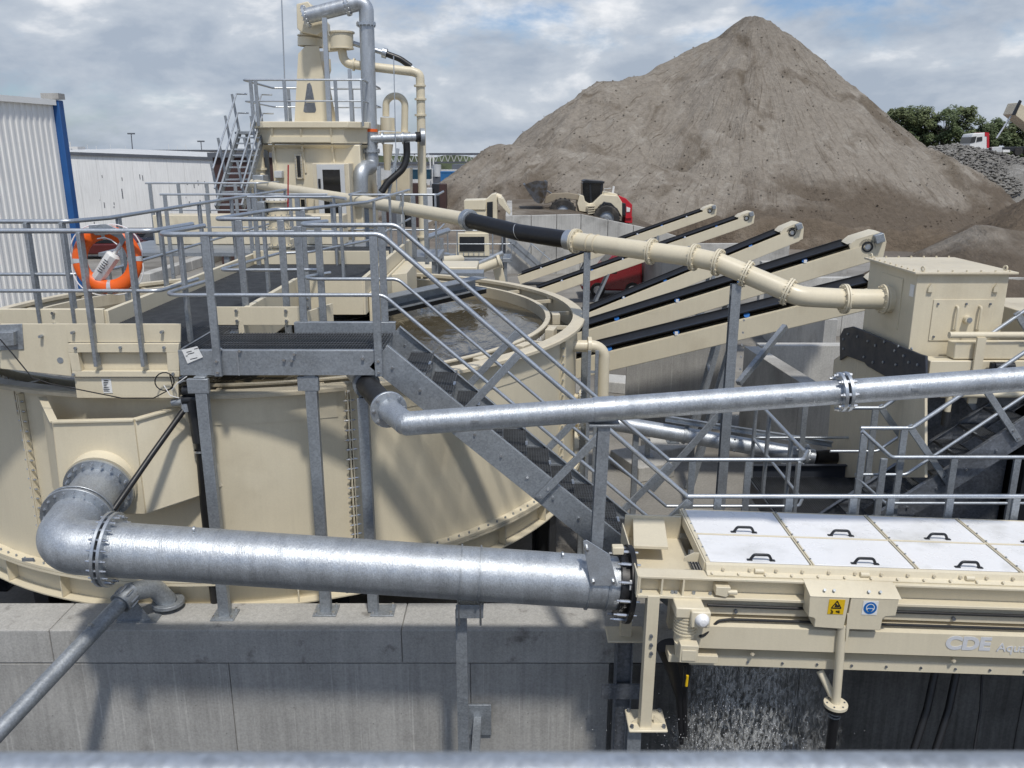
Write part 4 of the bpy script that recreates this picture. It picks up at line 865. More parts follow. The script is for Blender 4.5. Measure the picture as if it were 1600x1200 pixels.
m.build('stripe', 'silver', hs)
m = MB(); m.cyl(pa-dA*.10, pa+dA*.06, CR+.03, n=28); m.ring(pa-dA*.02, dA, CR, CR+.05, .10, 28); m.build('hose_clamp', 'galv', t)
dB = (k2[1]-k2[0]).normalized(); m = MB(); m.cyl(pb_-dB*.12, pb_+dB*.02, CR+.018, n=28); m.build('hose_clamp', 'galv', t)
for a, b in zip(k2, k2[1:]): m = MB(); m.cyl(a, b, CR, n=32); m.build('pipe_length', 'cream', t)
m = MB(); m.tube(fillet([k2[-1], pe, pg], .35, 10), CR, 32); m.build('bend', 'cream', t)
m = MB(); m.cyl(pg, pf, CR, n=32); m.build('pipe_length', 'cream', t)
flg(pb_+dB*.04, dB); flg(k2[1], k2[2]-k2[1]); flg(k2[2], k2[2]-k2[1]); flg(k2[3], k2[3]-k2[2]); flg(k2[4], k2[4]-k2[3]); flg(lerp(k2[-1], pe, .80), pe-k2[4]); flg(pg, (1, 0, 0), ro=.185); flg(pf-V((.10, 0, 0)), (1, 0, 0), ro=.185)
m = MB(); m.cyl(pf-V((.09, 0, 0)), pf+V((.01, 0, 0)), .165, n=28); m.build('inlet_collar', 'cream', t)
for u in (928,): p = lerp(k2[0], k2[1], .27); m = MB(); [m.ring(p+dB*s*.06, dB, CR, CR+.01, .012, 28) for s in (-1, 1)]; m.build('pipe_strap', 'cream_old', t)
p1 = lerp(k2[0], k2[1], .27)-V((0, 0, CR))
t = thing('pipe_post', 'tall thin galvanized post under the cream pipe, right of the tank rim', 'post', (p1.x, p1.y, 0))
m = MB(); m.chan((p1.x-.04, p1.y, .01), (p1.x-.04, p1.y, p1.z), .09, .09, .008, up=(0, 1, 0)); m.build('column', 'galv_dull', t); m = MB(); m.box((p1.x, p1.y, .012), (.25, .25, .02)); m.build('base_plate', 'galv_dull', t)
p2 = k2[4]-V((0, 0, CR)); t = thing('pipe_post', 'tall galvanized channel post with holes under the cream pipe bend, amid the conveyors', 'post', (p2.x, p2.y, 0))
m = MB(); m.chan((p2.x-.06, p2.y, .01), (p2.x-.06, p2.y, p2.z), .12, .10, .009, up=(0, 1, 0)); m.build('column', 'galv_dull', t); m = MB(); m.box((p2.x, p2.y, .012), (.3, .3, .02)); m.build('base_plate', 'galv_dull', t)
m = MB()
for k in range(12): m.cyl((p2.x, p2.y-.06, 2.2+k*.16), (p2.x, p2.y-.045, 2.2+k*.16), .014, n=8)
m.build('bolts', 'steel_bolt', t, kind='stuff')
m = MB(); m.beam((p2.x-.02, p2.y+.05, 2.9), (p2.x-1.0, p2.y+.3, 1.5), .08, .08); m.build('brace', 'galv_dull', t); m = MB(); m.beam((p2.x+.02, p2.y+.05, 3.1), (p2.x+.75, p2.y+.6, 3.75), .07, .07); m.build('brace', 'galv_dull', t)
# return pipe behind the stairs, with black end
t = thing('return_pipe', 'grey galvanized pipe sloping right behind the stair rails to a black hose end', 'pipe', (3, 11, 1.5))
a, b = P(978, 664, Y=11.4), P(1258, 712, Y=11.1); ax = (b-a).normalized(); m = MB(); m.cyl(a-ax*.6, b, .115, n=28); m.build('pipe', 'galv_pipe', t)
m = MB(); m.ring(b, ax, .11, .17, .04, 28); f = m.build('flange', 'galv', t); m = MB(); m.bolts(b, ax, .145, 10, .013, .09); m.build('bolts', 'steel_bolt', f, kind='stuff')
m = MB(); m.tube([b+ax*.02, b+ax*.12], .11, 24); m.build('collar', 'galv', t); m = MB(); m.tube([b+ax*.12, b+ax*.5+V((0, .2, 0))], .105, 24); m.build('hose', 'black_rubber', t)
c = lerp(a, b, .33); m = MB(); m.ring(c, ax, .115, .13, .04, 24); m.box(c+V((.03, 0, .17)), (.05, .05, .14)); m.build('clamp', 'galv_dull', t)
m = MB(); a2, b2_ = P(1040, 653, Y=11.3), P(1300, 693, Y=11.0); m.chan(a2, b2_, .06, .08, .008); m.build('carrier_rail', 'galv', t)
m = MB(); m.beam((a.x+.15, a.y, .01), (a.x+.15, a.y, a.z-.1), .08, .08); m.build('support', 'galv_dull', t); m = MB(); m.beam((b.x-.3, b.y, .01), (b.x-.3, b.y, b.z-.1), .08, .08); m.build('support', 'galv_dull', t)
# cream overflow down pipe right of the tank
t = thing('down_pipe', 'cream down pipe leaving the tank side and dropping behind the stairs', 'pipe', (1.2, 11.3, 0))
a = P(905, 540, Y=11.35); b = P(944, 541, Y=11.35); c = V((b.x, 11.35, .2)); m = MB(); m.tube(fillet([a-V((.35, .0, 0)), b, c], .17, 8), .083, 24); m.build('pipe', 'cream', t)
m = MB(); m.ring(P(921, 540, Y=11.35), (1, 0, 0), .07, .125, .05, 24); m.build('flange', 'cream', t)
t = thing('pipe_ladder_frame', 'narrow galvanized ladder-like frame beside the cream down pipe', 'frame', (1.05, 11.1, 0))
for u in (921, 933): p = P(u, 548, Y=11.1); m = MB(); m.beam((p.x, 11.1, .01), (p.x, 11.1, p.z), .045, .045); m.build('upright', 'galv_dull', t)
for z in (1.2, 1.7, 2.2, 2.7, 3.1): m = MB(); m.beam((P(921, 548, Y=11.1).x, 11.1, z), (P(933, 548, Y=11.1).x, 11.1, z), .03, .03); m.build('rung', 'galv_dull', t)
# ---------------------------------------------------------------- tank walkway (bridge)
ZW = 4.22
t = thing('tank_walkway', 'cream framed walkway with dark grating laid across the round tank', 'walkway', (-3.6, 11.5, 3.7))
def bars(m, x0, x1, y0, y1, z, n, along='y'):
    for k in range(n+1):
        f = k/n
        if along == 'y': x = x0+(x1-x0)*f; m.b2((x-.002, y0, z-.03), (x+.003, y1, z-.002))
        else: y = y0+(y1-y0)*f; m.b2((x0, y-.002, z-.03), (x1, y+.003, z-.002))
    return m
m = MB(); bars(m, -8, -3.02, 7.76, 8.76, ZW, 150); bars(m, -4.3, -2.95, 8.78, 11.2, ZW, 60, 'x'); bars(m, -4.3, -2.05, 11.25, 16.7, ZW, 130, 'x'); m.build('grating', 'grate', t, kind='stuff')
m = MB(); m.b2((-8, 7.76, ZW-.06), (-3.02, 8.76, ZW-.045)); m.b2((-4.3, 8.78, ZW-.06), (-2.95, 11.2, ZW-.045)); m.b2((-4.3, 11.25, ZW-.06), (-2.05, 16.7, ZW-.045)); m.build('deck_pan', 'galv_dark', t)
for a, b in (((-8, 8.80, 4.29), (-4.37, 8.80, 4.29)), ((-4.36, 8.80, 4.13), (-4.36, 16.7, 4.13)), ((-2.92, 8.80, 4.13), (-2.92, 11.2, 4.13)), ((-2.02, 11.2, 4.13), (-2.02, 16.7, 4.13)), ((-2.92, 11.22, 4.13), (-2.02, 11.22, 4.13))):
    m = MB(); m.beam(a, b, .06, .22 if a[2] > 4.2 else .5); m.build('side_beam', 'cream', t, bevel=.006)
for x0, x1, y in ((-4.30, -2.05, 13.9),): m = MB(); m.b2((x0, y, ZW), (x1, y+.05, ZW+.22)); m.build('kick_plate', 'cream', t, bevel=.004)
m = MB(); m.b2((-3.2, 8.80, ZW), (-2.2, 8.82, ZW+.20)); m.build('kick_plate', 'cream', t, bevel=.004)
m = MB(); m.beam((-2.22, 8.82, 4.15), (-2.05, 9.35, 4.15), .03, .42); m.build('kick_plate', 'cream', t)
m = MB()
for x in (-7.2, -6.5, -5.5, -4.9): m.cyl((x, 8.77, 4.24), (x, 8.74, 4.24), .018, n=6); m.cyl((x, 8.77, 4.36), (x, 8.74, 4.36), .018, n=6)
for x in (-2.95, -2.42): m.cyl((x, 8.8, 4.27), (x, 8.77, 4.27), .018, n=6); m.cyl((x, 8.8, 4.38), (x, 8.77, 4.38), .018, n=6)
m.build('bolts', 'steel_bolt', t, kind='stuff')
# central feed box hanging from the walkway and the feed launder
t = thing('feed_well', 'cream feed box hanging in the water beside the tank walkway', 'steel box', (-1.75, 13.2, 3.4))
m = MB(); m.prism([(-1.98, 11.4, 3.42), (-1.98, 15.2, 3.42), (-1.98, 15.2, 4.15), (-1.98, 11.4, 4.15)], (.04, 0, 0)); m.prism([(-1.94, 13.4, 3.42), (-1.72, 13.6, 3.42), (-1.72, 15.0, 3.42), (-1.94, 15.2, 3.42)], (0, 0, .70)); m.build('box', 'cream', t, bevel=.008)
t = thing('feed_launder', 'grey open trough with dark underside crossing above the water to the tank rim', 'trough', (-1, 12.5, 3.5))
a, b = P(500, 492, z=3.78), P(742, 440, z=3.84)
m = MB(); m.chan(a, b, .28, .20, .012); m.build('trough', 'galv_dull', t); m = MB(); m.beam(a+V((.1, 0, -.14)), b+V((.1, 0, -.14)), .26, .10); m.build('skirt', 'black_rubber', t)
t = thing('rake_bracket', 'small galvanized bracket arm reaching out over the tank water', 'bracket', P(560, 482, z=3.75))
a, b = P(557, 483, z=3.80), P(604, 466, z=3.80); m = MB(); m.beam(a, b, .05, .09); m.build('arm', 'galv_dull', t); m = MB(); m.tube([P(536, 465, z=3.9), P(563, 470, z=3.9), P(562, 482, z=3.8)], .012, 8); m.build('rod', 'galv', t)
# drive column
t = thing('rake_drive', 'cream upright drive housing with bolted flanges on the tank walkway', 'motor', (-4.0, 14.5, ZW))
c = V((-4.0, 14.5, ZW)); m = MB(); m.cyl(c, c+V((0, 0, 1.0)), .165, n=28); m.build('housing', 'cream', t)
for z in (.03, .25, .55, .75, 1.0): m = MB(); m.ring(c+V((0, 0, z)), (0, 0, 1), .16, .205, .03, 28); f = m.build('flange', 'cream', t); m = MB(); m.bolts(c+V((0, 0, z)), (0, 0, 1), .188, 12, .012, .07); m.build('bolts', 'galv_dull', f, kind='stuff')
m = MB(); m.lathe([(.001, 1.10), (.15, 1.09), (.19, 1.04), (.19, 1.0)], c, 28); m.build('cap', 'white_paint', t)
m = MB(); m.b2((-4.30, 14.3, ZW+.7), (-4.17, 14.6, ZW+1.0)); m.build('terminal_box', 'galv_dull', t, bevel=.01)
m = MB(); m.tube([(-3.80, 14.4, ZW+.9), (-3.72, 14.3, ZW+1.6)], .012, 8); m.build('warning_rod', 'red_paint', t)

# ---------------------------------------------------------------- walkway railings
railing('front handrail at far left carrying the lifebuoy, above the cream end frame', [(-8, 7.69, ZW), (-3.28, 7.69, ZW), (-3.2, 8.45, ZW)], [(x, 7.69, ZW) for x in (P(147, 530, Y=7.69).x, P(221, 530, Y=7.69).x, -5.9, -6.9)], drop=.17, pw=.085)
railing('back handrail at far left, turning along the left edge of the tank walkway', [(-8, 8.79, ZW), (-4.62, 8.79, ZW), (-4.42, 9.3, ZW), (-4.42, 16.7, ZW)], [(P(62, 484, Y=8.79).x, 8.79, ZW), (P(116, 484, Y=8.79).x, 8.79, ZW), (-6.6, 8.79, ZW), (-4.42, 9.5, ZW), (-4.42, 10.6, ZW), (-4.42, 12, ZW), (-4.42, 13.4, ZW), (-4.42, 15, ZW), (-4.42, 16.6, ZW)], drop=.12, pw=.085)
railing('zigzag handrail along the right edge of the tank walkway', [(-2.07, 9.15, ZW), (-3.22, 9.12, ZW), (-2.98, 10.7, ZW), (-2.62, 10.85, ZW), (-2.1, 12.4, ZW), (-2.0, 16.6, ZW)], [(-2.95, 9.12, ZW), (-2.5, 9.13, ZW), (-3.03, 10.3, ZW), (-2.68, 10.82, ZW), (-2.35, 11.6, ZW), (-2.08, 12.8, ZW), (-2.04, 14.2, ZW), (-2.0, 15.6, ZW)], drop=.2)
railing('short cross handrail in front of the drive platform on the tank', [(-4.3, 13.85, ZW), (-2.9, 13.85, ZW), (-2.6, 13.3, ZW)], [(-4.2, 13.85, ZW), (-3.5, 13.85, ZW), (-2.9, 13.85, ZW)], drop=.05)
# lifebuoy
lc = P(168, 406, Y=7.80); la = V((.06, -1, .12)).normalized()
t = thing('lifebuoy', 'orange lifebuoy with white reflective bands hung on the left handrail', 'lifebuoy', lc-V((0, 0, .33)))
Q = la.to_track_quat('Z', 'Y').to_matrix()
def torus(R0, r, a0, a1, n, sq=1., k=20):
    m = MB(); prof = [(R0+r*math.cos(2*math.pi*i/k), r*sq*math.sin(2*math.pi*i/k)) for i in range(k+1)]; m.lathe(prof, lc, n, a0, a1, ax=la); return m
torus(.252, .066, 0, 2*math.pi, 64, .78).build('ring', 'orange', t)
for k in range(4): a = k*math.pi/2+.03; torus(.252, .0675, a-.075, a+.075, 6, .78).build('reflective_band', 'silver', t)
for k in range(4):
    a0 = k*math.pi/2+.12; pts = [lc+Q @ V(((.325+.03*math.sin(math.pi*i/10))*math.cos(a0+i*.135), (.325+.03*math.sin(math.pi*i/10))*math.sin(a0+i*.135), .01)) for i in range(11)]; m = MB(); m.tube(pts, .006, 6); m.build('rope', 'white_plastic', t)
t = thing('rescue_line_case', 'white rescue line container held slanting inside the lifebuoy', 'container', lc-V((0, 0, .2)))
a, b = P(152, 436, Y=7.78), P(179, 396, Y=7.78); d = (b-a).normalized()
m = MB(); m.tube([a-d*.0, a+d*.02, b-d*.02, b], [.05, .062, .068, .045], 8); m.build('case', 'white_paint', t)
m = MB(); m.cyl(b, b+d*.13, .018, n=12); m.build('neck', 'white_paint', t)
m = MB()
for k in range(6): p = lerp(a, b, .35+k*.08)+V((-.008, -.066, 0)); x = V((d.z, 0, -d.x)); m.beam(p-x*.02, p+x*(.02 if k % 2 else .03), .006, .004, up=(0, 1, 0))
m.build('lettering', 'ink', t, kind='stuff')
t = thing('lifebuoy_bracket', 'grey curved steel bracket holding the lifebuoy on the handrail', 'bracket', P(165, 360, Y=7.8))
m = MB(); uv = [(138, 352), (165, 350), (186, 358), (196, 375), (190, 385), (184, 372), (172, 366), (150, 368), (140, 362)]; m.prism([P(u, v, Y=7.735) for u, v in uv], (0, .012, 0)); m.build('plate', 'galv_dull', t, bevel=.003)
m = MB(); m.tube([P(u, v, Y=7.72) for u, v in ((152, 373), (163, 371), (174, 375), (183, 382))], .006, 6); m.build('cord', 'white_plastic', t)

# ---------------------------------------------------------------- conveyors
CONV = [('nearest cream stockpile conveyor, its head hidden behind the feed box', (909, 575, 14.2), (1297, 482, 13.3), 4.2, .13),
        ('second nearest cream stockpile conveyor, its head just left of the feed box lid', (912, 531, 16.5), (1368, 392, 15.6), 4.2, 0),
        ('middle one of the five cream stockpile conveyors', (919, 500, 24), (1246, 367, 23.6), 4.6, 0),
        ('fourth cream stockpile conveyor from the camera, above the red van', (855, 455, 34), (1172, 344, 33.6), .6, 0),
        ('farthest cream stockpile conveyor, its tail beside the ramp wall', (806, 440, 39), (1114, 332, 38.6), .0, 0)]
def conveyor(label, a, b, ext0, ext1, group):
    A, B = P(a[0], a[1], Y=a[2]), P(b[0], b[1], Y=b[2]); d = (B-A).normalized(); A = A-d*ext0; B = B+d*ext1*(B-A).length
    if A.z < .25: A = A+d*((.25-A.z)/d.z)
    t = thing('conveyor', label, 'conveyor', (A.x, A.y, 0), group)
    side = d.cross(V((0, 0, 1))).normalized()           # toward camera-right
    if side.y > 0: side = -side
    upv = d.cross(side); upv = upv if upv.z > 0 else -upv
    W = .74; hgt = .34 if a[2] < 20 else .38
    for s, nm in ((0, 'near'), (1, 'far')):
        off = -side*W*s; m = MB(); m.chan(A+off, B+off, .06*(1 if s else -1), hgt, .012, up=upv); m.beam(A+off, B+off, .012, hgt-.002, up=upv); m.build('side_frame', 'cream', t)
    Lc = (B-A).length
    m = MB(); prof = [(-.04, .255), (-.16, .19), (-.58, .19), (-.74, .255), (-.74, .27), (-.58, .205), (-.16, .205), (-.04, .27)]
    m.sect(A+d*.2, B-d*.35, [((x if d.cross(upv).dot(side) > 0 else -x), z) for x, z in prof], up=upv); m.build('belt', 'black_rubber', t)
    m = MB(); m.beam(A-side*.39-upv*.08+d*.2, B-side*.39-upv*.08-d*.3, .66, .012, up=upv); m.build('return_belt', 'black_rubber', t)
    m = MB(); o_ = -side*(W+.0)+upv*.235; m.beam(A+o_+d*.2, B+o_-d*.4, .02, .11, up=upv); m.build('skirt', 'black_rubber', t)
    n = max(5, int(Lc/1.15))
    for k in range(1, n):
        p = A+d*(Lc*k/n); m = MB(); q = p-side*.06+upv*.215; m.cyl(q, q-side*.13-upv*.085, .05, n=12); m.build('idler', 'sign_blue', t); m = MB(); m.cyl(q-side*.70, q-side*.56-upv*.085, .05, n=12); m.build('idler', 'sign_blue', t)
        if k % 2: m = MB(); m.box(p+upv*(hgt/2+.03), (.05, .03, .06)); m.build('idler_bracket', 'white_paint', t)
    # head hood, drum, motor
    m = MB(); h0, h1 = B-d*.42, B+d*.22
    m.prism([h0+upv*.17, h0+upv*.25, h0+d*.15+upv*.31, h1-d*.1+upv*.31, h1+upv*.26, h1+upv*.10, h1-d*.12-upv*.17, h0-upv*.17], -side*.05); hd = m.build('head_plate', 'cream', t, bevel=.008)
    m = MB(); m.prism([h0+upv*.17-side*W, h0+upv*.25-side*W, h0+d*.15+upv*.31-side*W, h1-d*.1+upv*.31-side*W, h1+upv*.26-side*W, h1+upv*.1-side*W, h1-d*.12-upv*.17-side*W, h0-upv*.17-side*W], side*.05); m.build('head_plate', 'cream', t)
    m = MB(); m.prism([h0+upv*.25, h0+d*.15+upv*.315, h1-d*.1+upv*.315, h1+upv*.26, h1+upv*.235, h1-d*.1+upv*.295, h0+d*.15+upv*.295], -side*W); m.build('head_hood', 'cream', t)
    m = MB(); q = B-d*.12+upv*.12; m.cyl(q, q-side*W, .15, n=20); m.build('drum', 'black_rubber', t)
    m = MB(); m.ring(q+side*.012, side, .07, .10, .03, 24); m.build('bearing', 'black_paint', t); m = MB(); m.cyl(q+side*.002, q+side*.04, .05, n=14); m.build('shaft', 'galv', t)
    m = MB(); m.box(B+d*.10+upv*.22+side*.06, (.16, .18, .16), Matrix((d, side, upv)).transposed()); m.build('motor', 'galv_dull', t, bevel=.01)
    for f, sp in ((.35, .25), (.72, .3)):
        p = A+d*(Lc*f)-upv*.17
        for s in (0, W):
            q = p-side*s; m = MB(); m.beam(q, V((q.x-sp*d.x*2-.3*sp, q.y, .02)), .09, .07, up=side); m.build('leg', 'galv_dull', t)
        g = lerp(p, V((p.x-sp*d.x*2-.3*sp, p.y, .02)), .45); m = MB(); m.beam(g, g-side*W, .06, .06); m.build('leg_brace', 'galv_dull', t)
    return t
for l, a, b, e0, e1 in CONV: conveyor(l, a, b, e0, e1, 'stockpile conveyors rising to the right')

# ---------------------------------------------------------------- concrete bays between the conveyors
def cwall(label, p, q, h, th=.32, name='bay_wall', mt='concrete_light', pl=2.4, z0=0):
    p, q = V((p[0], p[1], z0)), V((q[0], q[1], z0)); t = thing(name, label, 'wall', (p+q)/2); Lw = (q-p).length; n = max(1, round(Lw/pl)); d = (q-p)/n
    for k in range(n):
        g = d.normalized()*.006; m = MB(); a, b = p+d*k+g, p+d*(k+1)-g; m.beam(a+V((0, 0, h/2)), b+V((0, 0, h/2)), th, h); m.build('panel', mt, t, smooth=0, bevel=.012)
    return t
cwall('concrete bay divider nearest the camera, its top slanting away left of the feed box', (5.16, 17.5), (5.62, 11.6), 2.0)
cwall('concrete cross wall closing the nearest bay, behind the nearest conveyor', (5.36, 17.7), (13, 17.7), 2.0)
cwall('dark concrete wall left of the nearest bay, under the second conveyor', (2.6, 18.4), (4.95, 18.1), 2.3, mt='concrete')
cwall('concrete cross wall behind the second nearest conveyor head', (8.9, 27.9), (18, 27.9), 2.0)
cwall('concrete bay divider running toward the camera under the second conveyor', (8.7, 28), (8.0, 20.5), 2.0)
cwall('concrete cross wall under the middle conveyor head', (9.6, 32.2), (12.9, 32.2), 2.0)
cwall('concrete cross wall below the fourth conveyor head', (8.2, 38.8), (12.8, 38.8), 2.0)
cwall('concrete divider right of the red van between the fourth and middle conveyors', (5.4, 38.2), (6.4, 30.2), 2.1, mt='concrete')
def footing(label, c, s, rz):
    t = thing('concrete_footing', label, 'block', c); m = MB(); M_ = Matrix.Rotation(rz, 3, 'Z'); m.box(V(c)+V((0, 0, s[2]/2)), s, M_); m.build('block', 'concrete_light', t, smooth=0, bevel=.02)
    m = MB(); m.beam(V(c)+V((.1, 0, s[2])), V(c)+V((.1, 0, s[2]+.35)), .09, .09, up=(0, 1, 0)); m.box(V(c)+V((.1, 0, s[2]+.008)), (.24, .24, .016)); m.build('stub_post', 'galv_dull', t)
footing('concrete footing block seen through the near stair rails', P(1002, 735, z=.004), (.8, 1.1, .3), .4)
footing('long concrete footing block on the floor beside the cream down pipe', P(1000, 612, z=.004), (1.9, .8, .3), -.35)
footing('small concrete footing block between tank and conveyors, below the return pipe', P(1042, 712, z=.004), (.8, .8, .3), .4)

# ---------------------------------------------------------------- treatment tower at Y about 24
TY = 24.
def T(u, v, dy=0): return P(u, v, Y=TY+dy)
t = tower = thing('treatment_tower', 'cream plant tower with tapered mast, deep tub and glazed cabinet door', 'tower', (T(480, 300).x, TY+1.5, 0))
def tub(m, u0, u1, v0, v1, d0, d1, ch):
    """chamfered-corner tub between two pixel rows at the front plane"""
    a, b = T(u0, v0), T(u1, v0); c, d = T(u0, v1), T(u1, v1); vs = []
    for (l, r_, z, dd) in ((a.x, b.x, a.z, d0), (c.x, d.x, c.z, d1)):
        y0, y1 = TY-dd, TY+3.2+dd; k = ch
        vs += [(l+k, y0, z), (r_-k, y0, z), (r_, y0+k, z), (r_, y1-k, z), (r_-k, y1, z), (l+k, y1, z), (l, y1-k, z), (l, y0+k, z)]
    return m.add(vs, [(i, (i+1) % 8, 8+(i+1) % 8, 8+i) for i in range(8)]+[tuple(range(8)), tuple(range(8, 16))[::-1]])
m = MB(); tub(m, 384, 573, 190, 200, .12, .12, .5); m.build('tub_rim', 'cream', t, bevel=.02)
m = MB(); tub(m, 391, 568, 200, 224, .02, .0, .55); m.build('tub', 'cream', t)
m = MB(); tub(m, 391, 568, 226, 238, .0, -.5, .55); m.build('tub_skirt', 'cream', t)
m = MB(); m.b2((T(420, 235).x, TY+.25, 0), (T(560, 235).x, TY+3, T(480, 226).z)); m.build('body', 'cream', t, bevel=.03)
for u in (425, 470, 517): m = MB(); m.beam(T(u, 200, -.06), T(u+3, 236, .2), .05, .09, up=(0, 1, 0)); m.beam(T(u+3, 236, .22), T(u+8, 270, .24), .05, .04, up=(0, 1, 0)); m.build('rib', 'cream', t)
m = MB(); m.b2((T(425, 222).x, TY-.05, T(425, 222).z), (T(517, 214).x, TY-.01, T(425, 214).z)); m.build('ledge', 'cream', t)
for (u0, u1, v0, v1) in ((460, 475, 240, 280), (467, 481, 308, 326)):
    a, b = T(u0, v0, .22), T(u1, v1, .22); m = MB(); m.b2((a.x, TY+.17, b.z), (b.x, TY+.25, a.z)); wn = m.build('slot_window', 'cream_old', t, bevel=.01)
    m = MB(); m.b2((a.x+.06, TY+.16, b.z+.06), (b.x-.06, TY+.172, a.z-.06)); m.build('pane', 'glass_dark', wn)
    m = MB()
    for k in range(9):
        z = b.z+.04+(a.z-b.z-.08)*k/8
        for x in (a.x+.03, b.x-.03): m.cyl((x, TY+.14, z), (x, TY+.18, z), .014, n=6)
    m.build('bolts', 'steel_bolt', wn, kind='stuff')
# cabinet with glazed door
a, b = T(487, 255, -.5), T(548, 332, -.5); m = MB(); m.b2((a.x, TY-.45, b.z-.5), (b.x, TY+.3, a.z)); m.build('cabinet', 'cream_old', t, bevel=.02)
a, b = T(494, 257, -.52), T(541, 332, -.52); m = MB()
zt_, zb_ = a.z, b.z-.5; m.b2((a.x, TY-.5, zb_), (a.x+.15, TY-.455, zt_)); m.b2((b.x-.12, TY-.5, zb_), (b.x, TY-.455, zt_)); m.b2((a.x+.15, TY-.5, zt_-.14), (b.x-.12, TY-.455, zt_)); m.b2((a.x+.15, TY-.5, zb_), (b.x-.12, TY-.455, zb_+.2)); dr = m.build('cabinet_door', 'far_pale', t, bevel=.006)
m = MB(); m.b2((a.x+.15, TY-.48, zb_+.2), (b.x-.12, TY-.465, zt_-.14)); m.build('pane', 'glass_dark', dr)
m = MB(); m.b2((a.x+.03, TY-.54, zt_-.62), (a.x+.09, TY-.50, zt_-.38)); m.build('handle', 'black_paint', dr)
m = MB(); m.b2((T(428, 268).x, TY-.02, T(428, 278).z), (T(440, 268).x, TY+.24, T(428, 267).z)); m.build('junction_box', 'far_pale', t, bevel=.01)
# tapered mast (A-frame plates) and head
yb = 1.4
for dy, nm in ((0, 0), (1.0, 1)):
    o_ = [(460, 192), (466, 84), (477, 72), (498, 72), (517, 192)]
    m = MB(); m.prism([T(u, v, yb+dy) for u, v in o_], (0, .04, 0)); pl = m.build('mast_plate', 'cream', t)
    if nm == 0:
        m = MB(); m.prism([T(u, v, yb-.006) for u, v in ((474, 174), (480, 131), (484, 129), (487, 135), (494, 172), (492, 176), (477, 176))], (0, .01, 0)); m.build('cut_out', 'galv_dark', pl)
        m = MB(); m.prism([T(u, v, yb-.012) for u, v in ((479, 156), (492, 156), (493, 160), (478, 160))], (0, .01, 0)); m.build('tie_plate', 'cream', pl)
m = MB(); m.prism([T(466, 84, yb+.04), T(460, 192, yb+.04), T(460, 192, yb+1), T(466, 84, yb+1)], (.04, 0, 0)); m.prism([T(500, 80, yb+.04), T(517, 192, yb+.04), T(525, 192, yb+1), T(507, 80, yb+1)], (-.04, 0, 0)); m.build('mast_side', 'cream_old', t)
m = MB(); m.prism([T(u, v, yb+.5) for u, v in ((497, 100), (516, 92), (517, 110), (512, 125), (518, 150), (526, 192), (515, 192))], (0, .05, 0)); m.build('mast_wing', 'cream_old', t)
m = MB(); m.prism([T(u, v, yb-.15) for u, v in ((463, 6), (481, 2), (503, 30), (504, 50), (495, 55), (470, 50), (464, 44))], (0, 1.1, 0)); m.build('head_box', 'cream', t, bevel=.02)
m = MB(); c0, c1 = T(485, 73, yb+.4), T(485, 60, yb+.4); m.cyl(c0, c1, .36, n=24); m.cyl(c1, T(485, 52, yb+.4), .30, n=24); m.build('head_collar', 'cream', t)
m = MB(); m.cyl(T(485, 58, yb+.4), T(485, 56, yb+.4), .37, n=20); m.build('head_flange', 'cream_old', t)
# cyclone drum and cream return pipe
c0, c1 = T(534, 76, 1.2), T(534, 51, 1.2); m = MB(); m.cyl(c0, c1, .32, n=28); m.ring(c1, (0, 0, 1), .30, .36, .04, 28); m.ring(c0, (0, 0, 1), .2, .34, .03, 28); m.prism([T(505, 80, 1.1), T(530, 78, 1.1), T(530, 54, 1.1), T(503, 58, 1.1)], (0, .3, 0)); m.build('cyclone_drum', 'cream', t)
m = MB(); m.tube(fillet([T(534, 76, 1.2), T(538, 99, 1.2), T(560, 102, 1.2), T(645, 112, 1.2), T(656, 116, 1.2), T(657, 135, 1.2), T(662, 400, 1.2)], .4, 8), .125, 24); rp = m.build('return_pipe', 'cream', t)
for (u, v, ax) in ((553, 101, (1, 0, -.12)), (656, 134, (0, 0, 1)), (657, 155, (0, 0, 1)), (657, 180, (0, 0, 1)), (660, 322, (0, 0, 1)), (661, 370, (0, 0, 1))): m = MB(); m.ring(T(u, v, 1.2), ax, .12, .17, .05, 24); m.build('flange', 'cream', rp)
m = MB(); m.tube(fillet([T(550, 67, 1.3), T(598, 82, 1.3)], .1), .07, 16); m.build('feed_tube', 'galv', t)
m = MB(); m.tube(fillet([T(598, 82, 1.3), T(625, 92, 1.3), T(642, 104, 1.3)], .8, 8), .085, 16); m.build('black_hose', 'black_rubber', t)
m = MB(); m.ring(T(601, 83, 1.3), (1, 0, -.3), .07, .14, .12, 20); m.build('coupling', 'galv', t)
m = MB(); m.tube(fillet([T(642, 104, 1.3), T(656, 112, 1.3), T(660, 125, 1.3), T(663, 340, 1.35)], .3, 6), .045, 14); m.build('thin_pipe', 'galv', t)
# big galvanized riser
m = MB(); m.tube(fillet([T(476, 26, .9), T(543, 9, .9), T(572, 2, .9), T(573, 40, .9), T(579, 236, .9)], .55, 10), .205, 32); rs = m.build('riser_pipe', 'galv_pipe', t)
for (u, v, ax, r) in ((478, 26, (1, 0, .25), .30), (543, 9, (1, 0, .2), .27), (572, 38, (0, 0, 1), .27), (579, 236, (0, 0, 1), .27)): m = MB(); m.ring(T(u, v, .9), ax, .2, r, .07, 28); f = m.build('flange', 'galv', rs); m = MB(); m.bolts(T(u, v, .9), ax, (r+.2)/2+.01, 14, .02, .14); m.build('bolts', 'steel_bolt', f, kind='stuff')
m = MB(); m.tube(fillet([T(579, 236, .9), T(581, 262, .9), T(563, 262, .2), T(563, 300, .2)], .35, 8), .215, 28); m.tube([T(563, 275, .2), T(562, 320, .2)], .17, 24); m.build('riser_elbow', 'galv_pipe', t)
